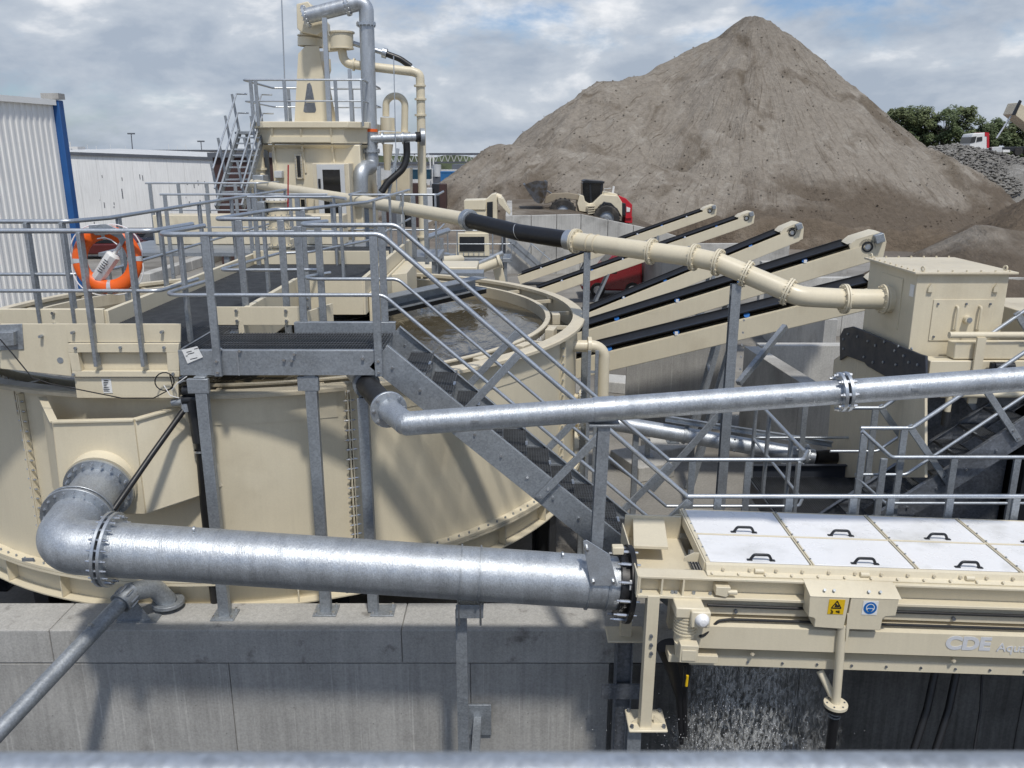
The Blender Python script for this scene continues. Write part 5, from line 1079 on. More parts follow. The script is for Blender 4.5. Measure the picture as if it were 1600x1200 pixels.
m = MB(); m.tube(fillet([T(580, 217, .8), T(655, 214, .8)], .1), .12, 24); br_ = m.build('branch_pipe', 'galv_pipe', t)
for u in (598, 630): m = MB(); m.ring(T(u, 216, .8), (1, 0, 0), .11, .17, .05, 24); m.build('flange', 'galv', br_)
m = MB(); m.ring(T(660, 214, .8), (1, .2, 0), .13, .24, .12, 28); m.build('ring_clamp', 'galv_dull', br_); m = MB(); m.cyl(T(650, 214, .7), T(662, 214, .8), .14, n=20); m.build('rubber_plug', 'black_rubber', br_)
m = MB(); m.tube(fillet([T(635, 222, .8), T(636, 240, .8), T(632, 262, .7), T(606, 285, .5), T(596, 300, .4)], .6, 8), .10, 18); m.build('drop_hose', 'black_rubber', t)
m = MB(); m.box(T(569, 212, .7), (.16, .2, .55)); m.build('cable_bundle', 'black_rubber', t, bevel=.05)
m = MB(); m.ring(T(577, 204, .9), (0, 0, 1), .2, .235, .08, 24); m.build('red_tape', 'orange', t)
# swan neck and vessel
m = MB(); m.tube(fillet([T(603, 182, 1.6), T(603, 150, 1.6), T(633, 150, 1.6), T(632, 210, 1.6)], .27, 8), .10, 20); m.build('swan_neck', 'cream', t)
m = MB(); m.cyl(T(606, 204, 1.6), T(606, 184, 1.6), .22, n=24); m.cyl(T(606, 225, 1.6), T(605, 266, 1.6), .16, .09, n=20); m.b2((T(595, 225, 1.6).x, TY+1.4, T(595, 214, 1.6).z), (T(640, 225, 1.6).x, TY+1.9, T(600, 206, 1.6).z)); m.build('cyclone_vessel', 'cream', t)
for (u0, v0, u1, v1, w_) in ((507, 28, 516, 212, .12), (546, 108, 550, 190, .09), (622, 232, 604, 320, .08), (592, 260, 594, 330, .1), (440, 0, 447, 190, .03), (615, 88, 620, 300, .025)):
    m = MB(); m.beam(T(u0, v0, .6), T(u1, v1, .6), w_, w_, up=(0, 1, 0)); m.build('strut', 'galv', t)
m = MB(); m.prism([T(u, v, 1.8) for u, v in ((590, 285), (640, 262), (640, 330), (590, 330))], (0, .8, 0)); m.build('side_tank', 'cream_old', t)
# lower left outlet pipes
m = MB(); m.tube(fillet([T(404, 238, .4), T(408, 275, .4), T(402, 290, -.2), T(400, 300, -.6)], .2, 6), .13, 20); m.build('outlet_pipe', 'cream', t); m = MB(); m.ring(T(406, 264, .4), (0, 0, 1), .12, .2, .06, 24); m.build('flange', 'cream', t)
# tower legs
for u in (400, 566): m = MB(); p = T(u, 240, .8); m.beam((p.x, p.y, .01), p, .18, .18, up=(0, 1, 0)); m.build('leg', 'cream_old', t)
m = MB(); p = T(408, 290, -1.4); m.box(p, (.28, .5, .55)); m.build('pipe_box', 'galv_dull', t, bevel=.02)
# tower railing
zr = T(480, 191).z; l_, r_ = T(385, 190).x, T(570, 190).x
railing('handrail round the top of the treatment tower', [(r_, TY+2.9, zr), (r_, TY, zr), (l_, TY, zr), (l_, TY+2.9, zr), (l_+1.8, TY+3.2, zr), (r_, TY+3.2, zr)], [(x, TY, zr) for x in (l_+.2, T(404, 190).x, T(448, 190).x, T(527, 190).x, r_-.05)]+[(x, TY+3.2, zr) for x in (l_+.4, l_+1.0, l_+1.6, r_-.9, r_-.4)], drop=.1, pw=.09, pt=.05, rt=.03, rm=.022, bolts=False)
# tower stairs on the left
t = thing('tower_stairs', 'steep grey staircase leaning against the left side of the treatment tower', 'stairs', (T(345, 320).x, TY, 0))
top_, bot = T(374, 206, .3), T(338, 325, -1.6); wv = V((.62, .25, 0))
for o_ in (V((0, 0, 0)), wv): m = MB(); m.beam(top_+o_, bot+o_, .05, .2); m.build('stringer', 'galv_dull', t)
for k in range(13): p = lerp(top_, bot, k/12.5); m = MB(); m.beam(p, p+wv, .2, .04, up=(0, 0, 1)); m.build('tread', 'galv', t)
for o_ in (V((0, 0, 0)), wv):
    for h_ in (1.0, .5): m = MB(); m.tube([top_+o_+V((.3, 0, h_)), top_+o_+V((0, 0, h_)), bot+o_+V((0, 0, h_))], .025, 8); m.build('handrail', 'galv', t)
    for k in (0, .3, .6, .9): p = lerp(top_, bot, k)+o_; m = MB(); m.beam(p, p+V((-.12, 0, 1.0)), .06, .04, up=(0, 1, 0)); m.build('post', 'galv_dull', t)
m = MB(); m.b2((top_.x-.1, top_.y-.1, top_.z-.06), (T(392, 206).x, top_.y+1.2, top_.z)); m.build('top_landing', 'galv_dull', t)
for dx in (.1, .6): m = MB(); m.beam((top_.x+dx, top_.y+.4, .01), (top_.x+dx, top_.y+.4, top_.z-.06), .1, .1, up=(0, 1, 0)); m.build('leg', 'galv_dull', t)

# ---------------------------------------------------------------- access platform behind the tank
t = thing('rear_platform', 'galvanized access platform behind the tank, full of upright posts', 'platform', (-2.4, 17.8, 0))
m = MB(); m.b2((-3.3, 17.2, 3.85), (-1.5, 18.6, 3.95)); m.build('deck', 'galv_dull', t)
for x in (-3.2, -1.6):
    for y in (17.3, 18.5): m = MB(); m.beam((x, y, .01), (x, y, 3.85), .12, .12, up=(0, 1, 0)); m.build('leg', 'galv_dull', t)
m = MB(); m.b2((-1.5, 17.3, 3.4), (-.6, 17.9, 3.6)); m.build('side_bracket', 'galv_dull', t); m = MB(); m.beam((-1.5, 17.3, 2.6), (-.6, 17.3, 3.4), .08, .08); m.build('brace', 'galv_dull', t)
railing('dense handrail of the access platform behind the tank', [(-1.5, 18.6, 3.95), (-1.5, 17.2, 3.95), (-3.3, 17.2, 3.95), (-3.3, 18.6, 3.95)], [(x, 17.2, 3.95) for x in (-3.25, -2.95, -2.6, -2.3, -2.0, -1.75, -1.55)], drop=.15, h=1.25, pw=.09)
railing('handrail farther back behind the tank, left of the access platform', [(-7.6, 18.4, 3.9), (-3.6, 18.4, 3.9)], [(x, 18.4, 3.9) for x in (-7.5, -6.6, -5.7, -4.8, -3.9)], drop=.6, h=1.25, pw=.08)
railing('handrail in front of the tower foot, left of the cabinet', [(-9.0, 21, 4.1), (-6.2, 21, 4.1), (-6.0, 22, 4.1)], [(x, 21, 4.1) for x in (-8.9, -8.2, -7.5, -6.8, -6.3)], drop=.6, h=1.2, pw=.08)
t = thing('tower_walkway', 'grey steel walkway between the tank and the tower', 'walkway', (-5.5, 20, 0))
m = MB(); m.b2((-9.1, 18.4, 3.82), (-3.4, 21.1, 3.9)); m.build('deck', 'galv_dull', t)
for x in (-9, -6.3, -3.6): m = MB(); m.beam((x, 18.5, .01), (x, 18.5, 3.82), .12, .12, up=(0, 1, 0)); m.build('leg', 'galv_dull', t)
m = MB(); m.b2((-8.5, 20, 3.91), (-4, 20.6, 4.6)); m.build('equipment_box', 'cream_old', t, bevel=.02); m = MB(); m.b2((-3.3, 19, 2.6), (-.8, 20.2, 3.5)); m.build('side_housing', 'cream', t, bevel=.02)
# ---------------------------------------------------------------- sand stockpiles
M0 = P(1180, 26, Y=92)
def sand_mat(name, c, c2, c3, bump=.7, apex=None):
    m = bpy.data.materials.new(name); m.use_nodes = True; t = m.node_tree; b = t.nodes['Principled BSDF']; l_ = t.links.new
    tcn = t.nodes.new('ShaderNodeTexCoord')
    def noi(s, d, r, scale=None, dist=0):
        q = t.nodes.new('ShaderNodeTexNoise'); q.inputs['Scale'].default_value = s; q.inputs['Detail'].default_value = d; q.inputs['Roughness'].default_value = r; q.inputs['Distortion'].default_value = dist
        mp_ = t.nodes.new('ShaderNodeMapping'); mp_.inputs['Scale'].default_value = scale or (1, 1, 1); l_(tcn.outputs['Object'], mp_.inputs[0]); l_(mp_.outputs[0], q.inputs['Vector']); return q.outputs['Fac']
    def mixc(f, a, bcol, lo, hi):
        r_ = t.nodes.new('ShaderNodeMapRange'); r_.inputs[1].default_value = lo; r_.inputs[2].default_value = hi; l_(f, r_.inputs[0])
        q = t.nodes.new('ShaderNodeMixRGB'); l_(r_.outputs[0], q.inputs[0]); l_(a, q.inputs[1]); q.inputs[2].default_value = (*bcol, 1); return q.outputs[0]
    rg = t.nodes.new('ShaderNodeRGB'); rg.outputs[0].default_value = (*c, 1)
    o = mixc(noi(.16, 8, .62, (1, 1, .6), 1.2), rg.outputs[0], c2, .52, .66)
    o = mixc(noi(.5, 6, .6, (1, 1, .18), .6), o, c3, .55, .72)
    if apex:
        sx = t.nodes.new('ShaderNodeSeparateXYZ'); l_(tcn.outputs['Object'], sx.inputs[0])
        def mth(op, a, b_=None, val=None):
            q = t.nodes.new('ShaderNodeMath'); q.operation = op; l_(a, q.inputs[0])
            if b_ is not None: l_(b_, q.inputs[1])
            if val is not None: q.inputs[1].default_value = val
            return q.outputs[0]
        ax_, ay_ = mth('SUBTRACT', sx.outputs[0], val=apex[0]), mth('SUBTRACT', sx.outputs[1], val=apex[1])
        ang = mth('ARCTAN2', ay_, ax_); ca = mth('MULTIPLY', ang, val=22.); zz_ = mth('MULTIPLY', sx.outputs[2], val=.22)
        cv = t.nodes.new('ShaderNodeCombineXYZ'); l_(ca, cv.inputs[0]); l_(zz_, cv.inputs[1])
        sn = t.nodes.new('ShaderNodeTexNoise'); sn.inputs['Scale'].default_value = 1.3; sn.inputs['Detail'].default_value = 7; sn.inputs['Roughness'].default_value = .62; sn.inputs['Distortion'].default_value = 2.2; l_(cv.outputs[0], sn.inputs['Vector'])
        o = mixc(sn.outputs['Fac'], o, c2, .54, .70)
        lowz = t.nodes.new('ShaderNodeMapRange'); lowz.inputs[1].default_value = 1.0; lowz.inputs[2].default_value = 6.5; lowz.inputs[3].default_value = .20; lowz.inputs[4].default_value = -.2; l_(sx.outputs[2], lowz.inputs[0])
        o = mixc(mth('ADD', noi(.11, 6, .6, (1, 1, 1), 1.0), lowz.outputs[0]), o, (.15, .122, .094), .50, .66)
    g = t.nodes.new('ShaderNodeMapRange'); g.inputs[1].default_value = .25; g.inputs[2].default_value = .75; g.inputs[3].default_value = .72; g.inputs[4].default_value = 1.25; l_(noi(2.2, 8, .75), g.inputs[0])
    vm = t.nodes.new('ShaderNodeVectorMath'); vm.operation = 'SCALE'; l_(o, vm.inputs[0]); l_(g.outputs[0], vm.inputs['Scale']); l_(vm.outputs[0], b.inputs['Base Color'])
    b.inputs['Roughness'].default_value = .95; b.inputs['Specular IOR Level'].default_value = .15
    hgt_ = noi(1.4, 9, .7)
    if apex: hgt_ = mth('ADD', mth('MULTIPLY', hgt_, val=.8), mth('ADD', mth('MULTIPLY', sn.outputs['Fac'], val=.5), mth('MULTIPLY', noi(6, 5, .75), val=.35)))
    bp = t.nodes.new('ShaderNodeBump'); bp.inputs['Strength'].default_value = bump; bp.inputs['Distance'].default_value = .42; l_(hgt_, bp.inputs['Height']); l_(bp.outputs[0], b.inputs['Normal'])
    MT[name] = m
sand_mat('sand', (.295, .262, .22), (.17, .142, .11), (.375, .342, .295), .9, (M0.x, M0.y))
sand_mat('soil', (.17, .135, .10), (.075, .055, .042), (.24, .20, .155), 1.0)
sand_mat('rubble', (.26, .25, .23), (.13, .125, .12), (.38, .37, .35), 1.0)
def fbm(x, y, z=0, o=5): return noise.fractal((x, y, z), 1.0, 2.0, o)
def field(name, label, cat, mt, x0, x1, y0, y1, st, ridges, fine=.14, big=.5, kind=None, gully=.22, seed=0, zmin=0):
    """height field: each ridge = (p, q, slope, plateau radius), cones hung on segments"""
    nx, ny = int((x1-x0)/st), int((y1-y0)/st); vs = []; fs = []; idx = {}
    for j in range(ny+1):
        for i in range(nx+1):
            x, y = x0+(x1-x0)*i/nx, y0+(y1-y0)*j/ny
            wx, wy = x+.9*noise.noise((x*.2, y*.2, seed)), y+.9*noise.noise((x*.2, y*.2, seed+9)); h = -9
            for p, q, s, r0 in ridges:
                d = q-p; L2 = d.x*d.x+d.y*d.y; tt = 0 if L2 < 1e-6 else max(0, min(1, ((wx-p.x)*d.x+(wy-p.y)*d.y)/L2))
                ds = math.hypot(wx-p.x-d.x*tt, wy-p.y-d.y*tt); a = math.atan2(wy-p.y, wx-p.x)
                hh = p.z+d.z*tt-s*max(0, ds-r0)-.05*min(ds, r0*2)
                hh += gully*noise.noise((a*9, ds*.12, seed+len(vs)*0+s))*min(1, ds/4)
                if hh > h: h = hh
            h += big*fbm(x*.13, y*.13, seed)*.6+fine*fbm(x*.9, y*.9, seed+3)
            vs.append((x, y, h))
    m = MB(); keep = [v[2] > zmin-.25 for v in vs]
    for j in range(ny):
        for i in range(nx):
            f = (j*(nx+1)+i, j*(nx+1)+i+1, (j+1)*(nx+1)+i+1, (j+1)*(nx+1)+i)
            if any(keep[k] for k in f): fs.append(f)
    use = sorted({k for f in fs for k in f}); mpk = {k: n for n, k in enumerate(use)}
    m.v = [(vs[k][0], vs[k][1], max(vs[k][2], zmin-.3)) for k in use]; m.f = [tuple(mpk[k] for k in f) for f in fs]
    o = m.build(name, mt, smooth=180); tag(o, label, cat, kind=kind); return o
M_ = P(1180, 26, Y=92); S1 = P(950, 126, Y=88); S2 = P(797, 226, Y=80); R1 = P(1443, 226, Y=82); S1b = P(1010, 116, Y=89)
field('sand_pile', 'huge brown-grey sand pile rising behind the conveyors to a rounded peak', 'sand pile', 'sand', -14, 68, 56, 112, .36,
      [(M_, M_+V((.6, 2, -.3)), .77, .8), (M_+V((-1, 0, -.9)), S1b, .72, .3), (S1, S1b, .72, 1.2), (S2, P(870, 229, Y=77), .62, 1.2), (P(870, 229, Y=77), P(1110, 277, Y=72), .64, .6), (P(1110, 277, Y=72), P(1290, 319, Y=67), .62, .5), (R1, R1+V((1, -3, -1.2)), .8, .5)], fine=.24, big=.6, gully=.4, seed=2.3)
pile = [o for o in COL.objects if o.name.startswith('sand_pile')][0]; vv = [v.co.copy() for v in pile.data.vertices if v.co.z > -.1 and v.co.y < 95]
m = MB()
for k in range(3000):
    p = rnd.choice(vv)
    if rnd.random() < p.z/22: continue
    s = rnd.choice((.05, .06, .08, .10, .14)); q = [V((rnd.uniform(.5, 1)*s*a, rnd.uniform(.5, 1)*s*b, rnd.uniform(.4, .8)*s*c)) for a, b, c in ((1, 0, 0), (-1, 0, 0), (0, 1, 0), (0, -1, 0), (0, 0, 1), (0, 0, -1))]
    p = p+V((rnd.uniform(-.15, .15), rnd.uniform(-.15, .15), s*.3)); m.add([p+x for x in q], [(0, 2, 4), (2, 1, 4), (1, 3, 4), (3, 0, 4), (2, 0, 5), (1, 2, 5), (3, 1, 5), (0, 3, 5)])
tag(m.build('loose_stones', 'sand', smooth=0), 'loose stones and clods scattered over the big sand pile', 'stones', kind='stuff')
field('soil_bank', 'dark damp soil bank cut steeply along the foot of the sand pile', 'soil bank', 'soil', 4, 36, 50, 66, .3,
      [(P(985, 352, Y=60), P(1110, 345, Y=58), 1.0, .8), (P(1110, 345, Y=58), P(1290, 352, Y=56), 1.1, .8), (P(1290, 352, Y=56), P(1500, 366, Y=54), 1.1, .7)], fine=.35, big=.9, gully=.5, seed=5.1)
field('sand_pile', 'small pale sand pile behind the feed box at the right edge', 'sand pile', 'sand', 9, 32, 22, 42, .22,
      [(P(1545, 350, Y=31), P(1660, 362, Y=31), .58, .5)], fine=.08, big=.25, gully=.2, seed=8.2)
field('sand_pile', 'dark pile cut off by the right edge, behind the small pale pile', 'sand pile', 'soil', 18, 60, 36, 62, .35,
      [(P(1715, 262, Y=48), P(1800, 262, Y=47), .66, .4)], fine=.12, big=.3, gully=.3, seed=11.7)
field('rubble_bank', 'grey broken rubble bank sloping down from the tipper truck', 'rubble heap', 'rubble', 34, 100, 66, 135, .6,
      [(P(1460, 234, Y=104), P(1620, 262, Y=98), .42, 2), (P(1620, 262, Y=98), P(1900, 262, Y=100), .4, 5), (P(1540, 249, Y=112), P(1900, 250, Y=112), .4, 7)], fine=.5, big=.8, gully=.3, seed=14.1)
m = MB()
for k in range(2600):
    u = rnd.uniform(1440, 1600); v = 224+abs(rnd.gauss(0, 34))+max(0, (1500-u)*.12); Y = 103-(v-224)*.26+rnd.uniform(-1, 1)
    v += max(0, u-1495)*.22
    if v > 305: continue
    p = P(u, v, Y=Y); s = rnd.uniform(.10, .42); q = [V((rnd.uniform(.5, 1)*s*a, rnd.uniform(.5, 1)*s*b, rnd.uniform(.3, .7)*s*c)) for a, b, c in ((1, 0, 0), (-1, 0, 0), (0, 1, 0), (0, -1, 0), (0, 0, 1), (0, 0, -1))]
    m.add([p+x for x in q], [(0, 2, 4), (2, 1, 4), (1, 3, 4), (3, 0, 4), (2, 0, 5), (1, 2, 5), (3, 1, 5), (0, 3, 5)])
tag(m.build('rubble', 'rubble', smooth=0), 'loose grey stones strewn over the rubble bank', 'rubble', kind='stuff')

# ---------------------------------------------------------------- ramp with retaining wall
YR = 43.
t = thing('ramp_wall', 'concrete ramp wall with sloping right end, below the wheel loader', 'wall', P(880, 430, Y=YR))
tops = [(790, 337.5), (830, 336.8), (870, 335.8), (908, 335), (950, 344), (990, 352), (1030, 361), (1068, 372)]
for (u0, v0), (u1, v1) in zip(tops, tops[1:]):
    a, b = P(u0, v0, Y=YR), P(u1, v1, Y=YR); m = MB(); m.prism([(a.x+.012, YR, 0), (b.x-.012, YR, 0), (b.x-.012, YR, b.z), (a.x+.012, YR, a.z)], (0, .35, 0)); m.build('panel', 'concrete_light', t, smooth=0, bevel=.015)
a, b = P(790, 337, Y=YR), P(1068, 372, Y=YR); m = MB()
m.prism([(a.x, YR+.36, 0), (a.x, YR+.36, a.z-.25), (P(908, 335, Y=YR).x, YR+.36, a.z-.25), (b.x+1, YR+.36, b.z-.7), (b.x+4, YR+.36, 0)], (0, 20, 0)); tag(m.build('ramp', 'sand', smooth=0), kind='structure')
m = MB(); a0 = P(790, 337, Y=YR); m.b2((a0.x, YR+.02, 0), (a0.x+.33, YR+14, a0.z)); m.build('return_wall', 'concrete_light', t, smooth=0)
t = thing('ramp_stairs', 'thin galvanized stairs running down the face of the ramp wall', 'stairs', P(830, 420, Y=YR-.6))
for dv in (0, 9): m = MB(); m.beam(P(795, 372+dv, Y=YR-.4), P(848, 418+dv, Y=YR-.4), .06, .25); m.build('stringer', 'galv', t)
for k in (.15, .5, .85): m = MB(); p = lerp(P(795, 376, Y=YR-.5), P(848, 422, Y=YR-.5), k); m.beam(p, p+V((.35, 0, .75)), .05, .05, up=(0, 1, 0)); m.build('post', 'galv', t)
m = MB(); m.tube([P(806, 360, Y=YR-.5), P(862, 408, Y=YR-.5)], .03, 8); m.build('handrail', 'galv', t)

# ---------------------------------------------------------------- wheel loader
LY = 52.
def LP(u, v, dy=0): return P(u, v, Y=LY+dy)
t = thing('wheel_loader', 'cream and red wheel loader with raised steel bucket on the concrete ramp', 'wheel loader', LP(915, 352, 1))
def lpr(uv, dy, th, nm, mt, par=None, bevel=.03, label=None): m = MB(); m.prism([LP(u, v, dy) for u, v in uv], (0, th, 0)); return m.build(nm, mt, par or t, bevel=bevel, label=label)
for (u, v, r) in ((879, 331, .80), (947, 341, .80)):
    for dy in (0, 2.05):
        c = LP(u, v, dy); m = MB(); m.lathe([(r*.55, -.30), (r*.9, -.30), (r, -.22), (r, .22), (r*.9, .30), (r*.55, .30)], c, 32, ax=(0, 1, 0))
        for k in range(18): a = 2*math.pi*k/18; d = V((math.cos(a), 0, math.sin(a))); m.box(c+d*(r+.012), (.07, .50, .10), Matrix((d, V((0, 1, 0)), d.cross(V((0, 1, 0))))).transposed())
        wh = m.build('tyre', 'tyre', t)
        m = MB(); m.lathe([(.001, -.30), (.15, -.31), (.2, -.22), (.36, -.18), (r*.56, -.27), (r*.56, .2)], c, 28, ax=(0, 1, 0)); m.build('rim', 'galv_dull', wh)
lpr([(940, 304), (966, 306), (972, 316), (972, 340), (964, 326), (950, 319), (938, 320), (930, 330), (918, 336), (916, 322), (926, 318)], .15, 1.9, 'rear_body', 'cream')
lpr([(966, 305), (978, 310), (988, 320), (987, 341), (978, 342), (972, 330), (970, 316)], .2, 1.8, 'engine_hood', 'red_paint', label='red engine hood at the rear')
lpr([(971, 316), (978, 318), (978, 338), (972, 336)], .17, .05, 'grille', 'black_paint')
lpr([(979, 323), (985, 325), (984, 331), (979, 331)], .16, .05, 'badge', 'white_paint', bevel=0)
lpr([(977, 336), (988, 338), (988, 349), (976, 348)], .3, 1.6, 'counterweight', 'red_paint')
lpr([(936, 324), (944, 315), (955, 317), (965, 327), (969, 343), (966, 343), (962, 329), (953, 321), (945, 320), (938, 328)], -.1, .4, 'rear_mudguard', 'black_paint')
lpr([(884, 312), (896, 316), (903, 330), (900, 331), (894, 318), (884, 314)], -.1, .4, 'front_mudguard', 'dusty')
lpr([(910, 286), (915, 282), (943, 284), (942, 300), (939, 316), (920, 318), (911, 312)], .5, 1.4, 'cab', 'glass_dark')
lpr([(911, 283), (916, 281), (945, 283.5), (944, 287), (912, 285.5)], .4, 1.6, 'cab_roof', 'black_paint', bevel=.02)
for uv in ([(921, 285), (923, 285), (925, 316), (922, 316)], [(939, 286), (942, 286), (940, 314), (937, 314)]): lpr(uv, .46, .05, 'cab_pillar', 'black_paint', bevel=0)
lpr([(906, 304), (912, 306), (914, 314), (920, 318), (932, 316), (930, 326), (918, 332), (905, 330), (902, 318)], .3, 1.5, 'front_frame', 'cream')
for k in range(4): lpr([(919, 322+k*3.6), (930, 321+k*3.6), (930, 322.6+k*3.6), (919, 323.6+k*3.6)], -.1, .35, 'step', 'cream_old', bevel=0)
lpr([(940, 299), (950, 300), (964, 303), (966, 306), (940, 305)], .5, 1.3, 'air_box', 'cream')
m = MB(); m.cyl(LP(957, 304, .6), LP(959, 291, .6), .07, n=10); m.build('exhaust', 'white_paint', t)
m = MB(); [m.tube([LP(944, 300, dy), LP(944, 295, dy), LP(955, 294, dy)], .025, 6) for dy in (.4, 1.8)]; m.build('rear_guard_rail', 'far_pale', t)
for dy in (.6, 1.7): lpr([(853, 308), (862, 302), (888, 301), (904, 304), (904, 313), (888, 311), (868, 313), (856, 318), (850, 318)], dy, .2, 'lift_arm', 'dusty')
m = MB(); m.cyl(LP(904, 311, 1.2), LP(866, 305, 1.2), .09, n=10); m.cyl(LP(866, 305, 1.2), LP(853, 297, 1.2), .05, n=10); m.build('tilt_cylinder', 'galv_dark', t)
m = MB(); prof = [(818, 289), (835, 314), (841, 318), (846, 318), (850, 313), (855, 300), (856, 284), (853, 283), (850, 299), (845, 311), (840, 312), (836, 309), (821, 288)]
m.prism([LP(u, v, -.25) for u, v in prof], (0, 2.8, 0)); bk = m.build('bucket', 'bucket_steel', t)
for dy in (-.28, 2.52): m = MB(); m.prism([LP(u, v, dy) for u, v in ((818, 289), (835, 314), (841, 318), (846, 318), (850, 313), (855, 300), (856, 284), (838, 282))], (0, .05, 0)); m.build('bucket_side', 'bucket_steel', bk)

# ---------------------------------------------------------------- red van
t = thing('parked_van', 'red van parked between the concrete wall and the conveyors', 'van', P(950, 462, Y=36))
VY = 35.2
def vp(uv, dy, th, nm, mt, par=None, bevel=.05): m = MB(); m.prism([P(u, v, Y=VY+dy) for u, v in uv], (0, th, 0)); return m.build(nm, mt, par or t, bevel=bevel)
vp([(908, 449), (913, 440), (930, 430), (945, 412), (957, 400), (972, 397), (996, 399), (1003, 410), (1004, 455), (910, 454)], 0, 1.7, 'body', 'red_car', bevel=.12)
vp([(937, 428), (947, 413), (958, 403), (964, 402), (964, 428)], -.01, 1.72, 'side_window', 'glass_dark', bevel=.02)
vp([(930, 429.5), (945, 411), (955, 401), (950, 412), (937, 429.5)], .1, 1.5, 'windscreen', 'glass_dark', bevel=.01)
vp([(909, 443), (914, 441), (914, 445), (909, 447)], -.02, .4, 'headlight', 'silver', bevel=.01)
for u in (934, 988):
    for dy in (-.03, 1.5): c = P(u, 453, Y=VY+dy); m = MB(); m.cyl(c, c+V((0, .22, 0)), .31, n=24); wh = m.build('tyre', 'tyre', t); m = MB(); m.cyl(c-V((0, .02, 0)), c+V((0, .02, 0)), .18, n=18); m.build('rim', 'silver', wh)

# ---------------------------------------------------------------- feeder machine left of the ramp
FY = 33.
def FP(u, v, dy=0): return P(u, v, Y=FY+dy)
t = thing('feeder_unit', 'cream feeder machine with black screen panel, standing before the sand pile', 'machine', FP(745, 440, 1))
def fp(uv, dy, th, nm, mt, bevel=.02, par=None): m = MB(); m.prism([FP(u, v, dy) for u, v in uv], (0, th, 0)); return m.build(nm, mt, par or t, bevel=bevel)
fp([(725, 313), (759, 312), (759, 328), (725, 328)], 0, 1.2, 'upper_housing', 'cream'); fp([(726, 328.5), (759, 328.5), (759, 364), (726, 364)], .05, 1.1, 'lower_housing', 'cream')
fp([(759, 312), (768, 304), (775, 302), (777, 310), (777, 345), (759, 358)], .2, .9, 'hopper_side', 'cream'); fp([(777, 307), (786, 310), (798, 332), (796, 336), (779, 318)], .1, 1.3, 'hopper_wing', 'cream')
fp([(761, 316), (770, 315), (770, 350), (761, 352)], .15, .06, 'opening', 'black_paint', 0)
m = MB(); m.cyl(FP(775, 306, .4), FP(783, 309, .4), .12, n=14); m.build('hopper_ram', 'cream', t)
fp([(714, 365), (763, 365), (765, 400), (712, 400)], -.6, .5, 'screen_frame', 'cream', .01); fp([(718, 370), (757, 370), (757, 393), (718, 393)], -.63, .05, 'screen_panel', 'black_paint', 0)
for k in range(6): fp([(716+k*8, 394), (717+k*8, 394), (717+k*8, 399), (716+k*8, 399)], -.66, .05, 'guard_bar', 'galv', 0)
fp([(686, 404), (800, 404), (800, 410), (686, 410)], -1.2, 1.6, 'walkway_deck', 'galv_dull', .01)
for u in (690, 704, 735, 790): m = MB(); m.beam(FP(u, 406, -1), FP(u, 446, -1), .12, .12, up=(0, 1, 0)); m.build('leg', 'galv_dull', t)
fp([(704, 412), (735, 412), (735, 420), (704, 420)], -1.1, .6, 'lower_beam', 'cream', .02)
m = MB(); m.cyl(FP(690, 438, -1.6), FP(786, 395, -1.6), .10, n=18); m.build('grey_pipe', 'galv', t); m = MB(); m.cyl(FP(700, 440, -1.8), FP(782, 408, -1.8), .17, n=20); m.ring(FP(781, 408.5, -1.8), (1, 0, .35), .16, .26, .1, 20); m.build('cream_pipe', 'cream', t)
fp([(770, 420), (784, 412), (790, 440), (776, 446)], -1.2, .5, 'chute', 'cream'); fp([(784, 414), (792, 418), (793, 446), (785, 446)], -1.0, .3, 'dark_opening', 'black_paint', 0)
railing('thin handrail round the feeder machine deck', [FP(685, 404, 1), FP(685, 404, -1.2), FP(800, 404, -1.2), FP(800, 404, 1)], [FP(u, 404, -1.2) for u in (686, 700, 715, 770, 785, 799)], h=1.05, drop=.05, pw=.05, pt=.04, bolts=False)
for k in range(3):
    t2 = thing('valve_wheel', ('left', 'middle', 'right')[k]+' black handwheel of the three below the feeder deck', 'valve', FP(668+k*9, 440, -2)); m = MB(); c = FP(668+k*9, 432, -2); m.ring(c, (0, 1, 0), .13, .17, .04, 20)
    for a in (0, 1.05, 2.1): d = V((math.cos(a), 0, math.sin(a))); m.cyl(c-d*.14, c+d*.14, .015, n=6)
    m.build('wheel', 'black_paint', t2); m = MB(); m.cyl(c, (c.x, c.y, .0), .04, n=10); m.build('stem', 'galv_dull', t2)
# low platform and pipes left of the feeder
t = thing('steel_skid', 'low steel skid with cream and grey pipes behind the tank rim', 'skid', FP(640, 420, -8))
for (u0, v0, u1, v1, r, mt) in ((645, 378, 700, 360, .09, 'galv'), (642, 395, 700, 398, .07, 'galv'), (650, 410, 720, 405, .14, 'cream'), (640, 425, 700, 428, .06, 'galv_dull')): m = MB(); m.cyl(FP(u0, v0, -8), FP(u1, v1, -6), r, n=14); m.build('pipe', mt, t)
for u in (648, 668, 690): m = MB(); m.beam(FP(u, 372, -7), FP(u+2, 450, -7), .11, .11, up=(0, 1, 0)); m.build('post', 'galv_dull', t)
fpz = FP(640, 400, -7.5); m = MB(); m.b2((fpz.x, fpz.y, 1.9), (fpz.x+1.9, fpz.y+1.5, 2.1)); m.build('deck', 'galv_dull', t); m = MB(); m.b2((fpz.x-.6, fpz.y, .3), (fpz.x+1.0, fpz.y+1.2, 1.6)); m.build('tank', 'cream_old', t, bevel=.03)

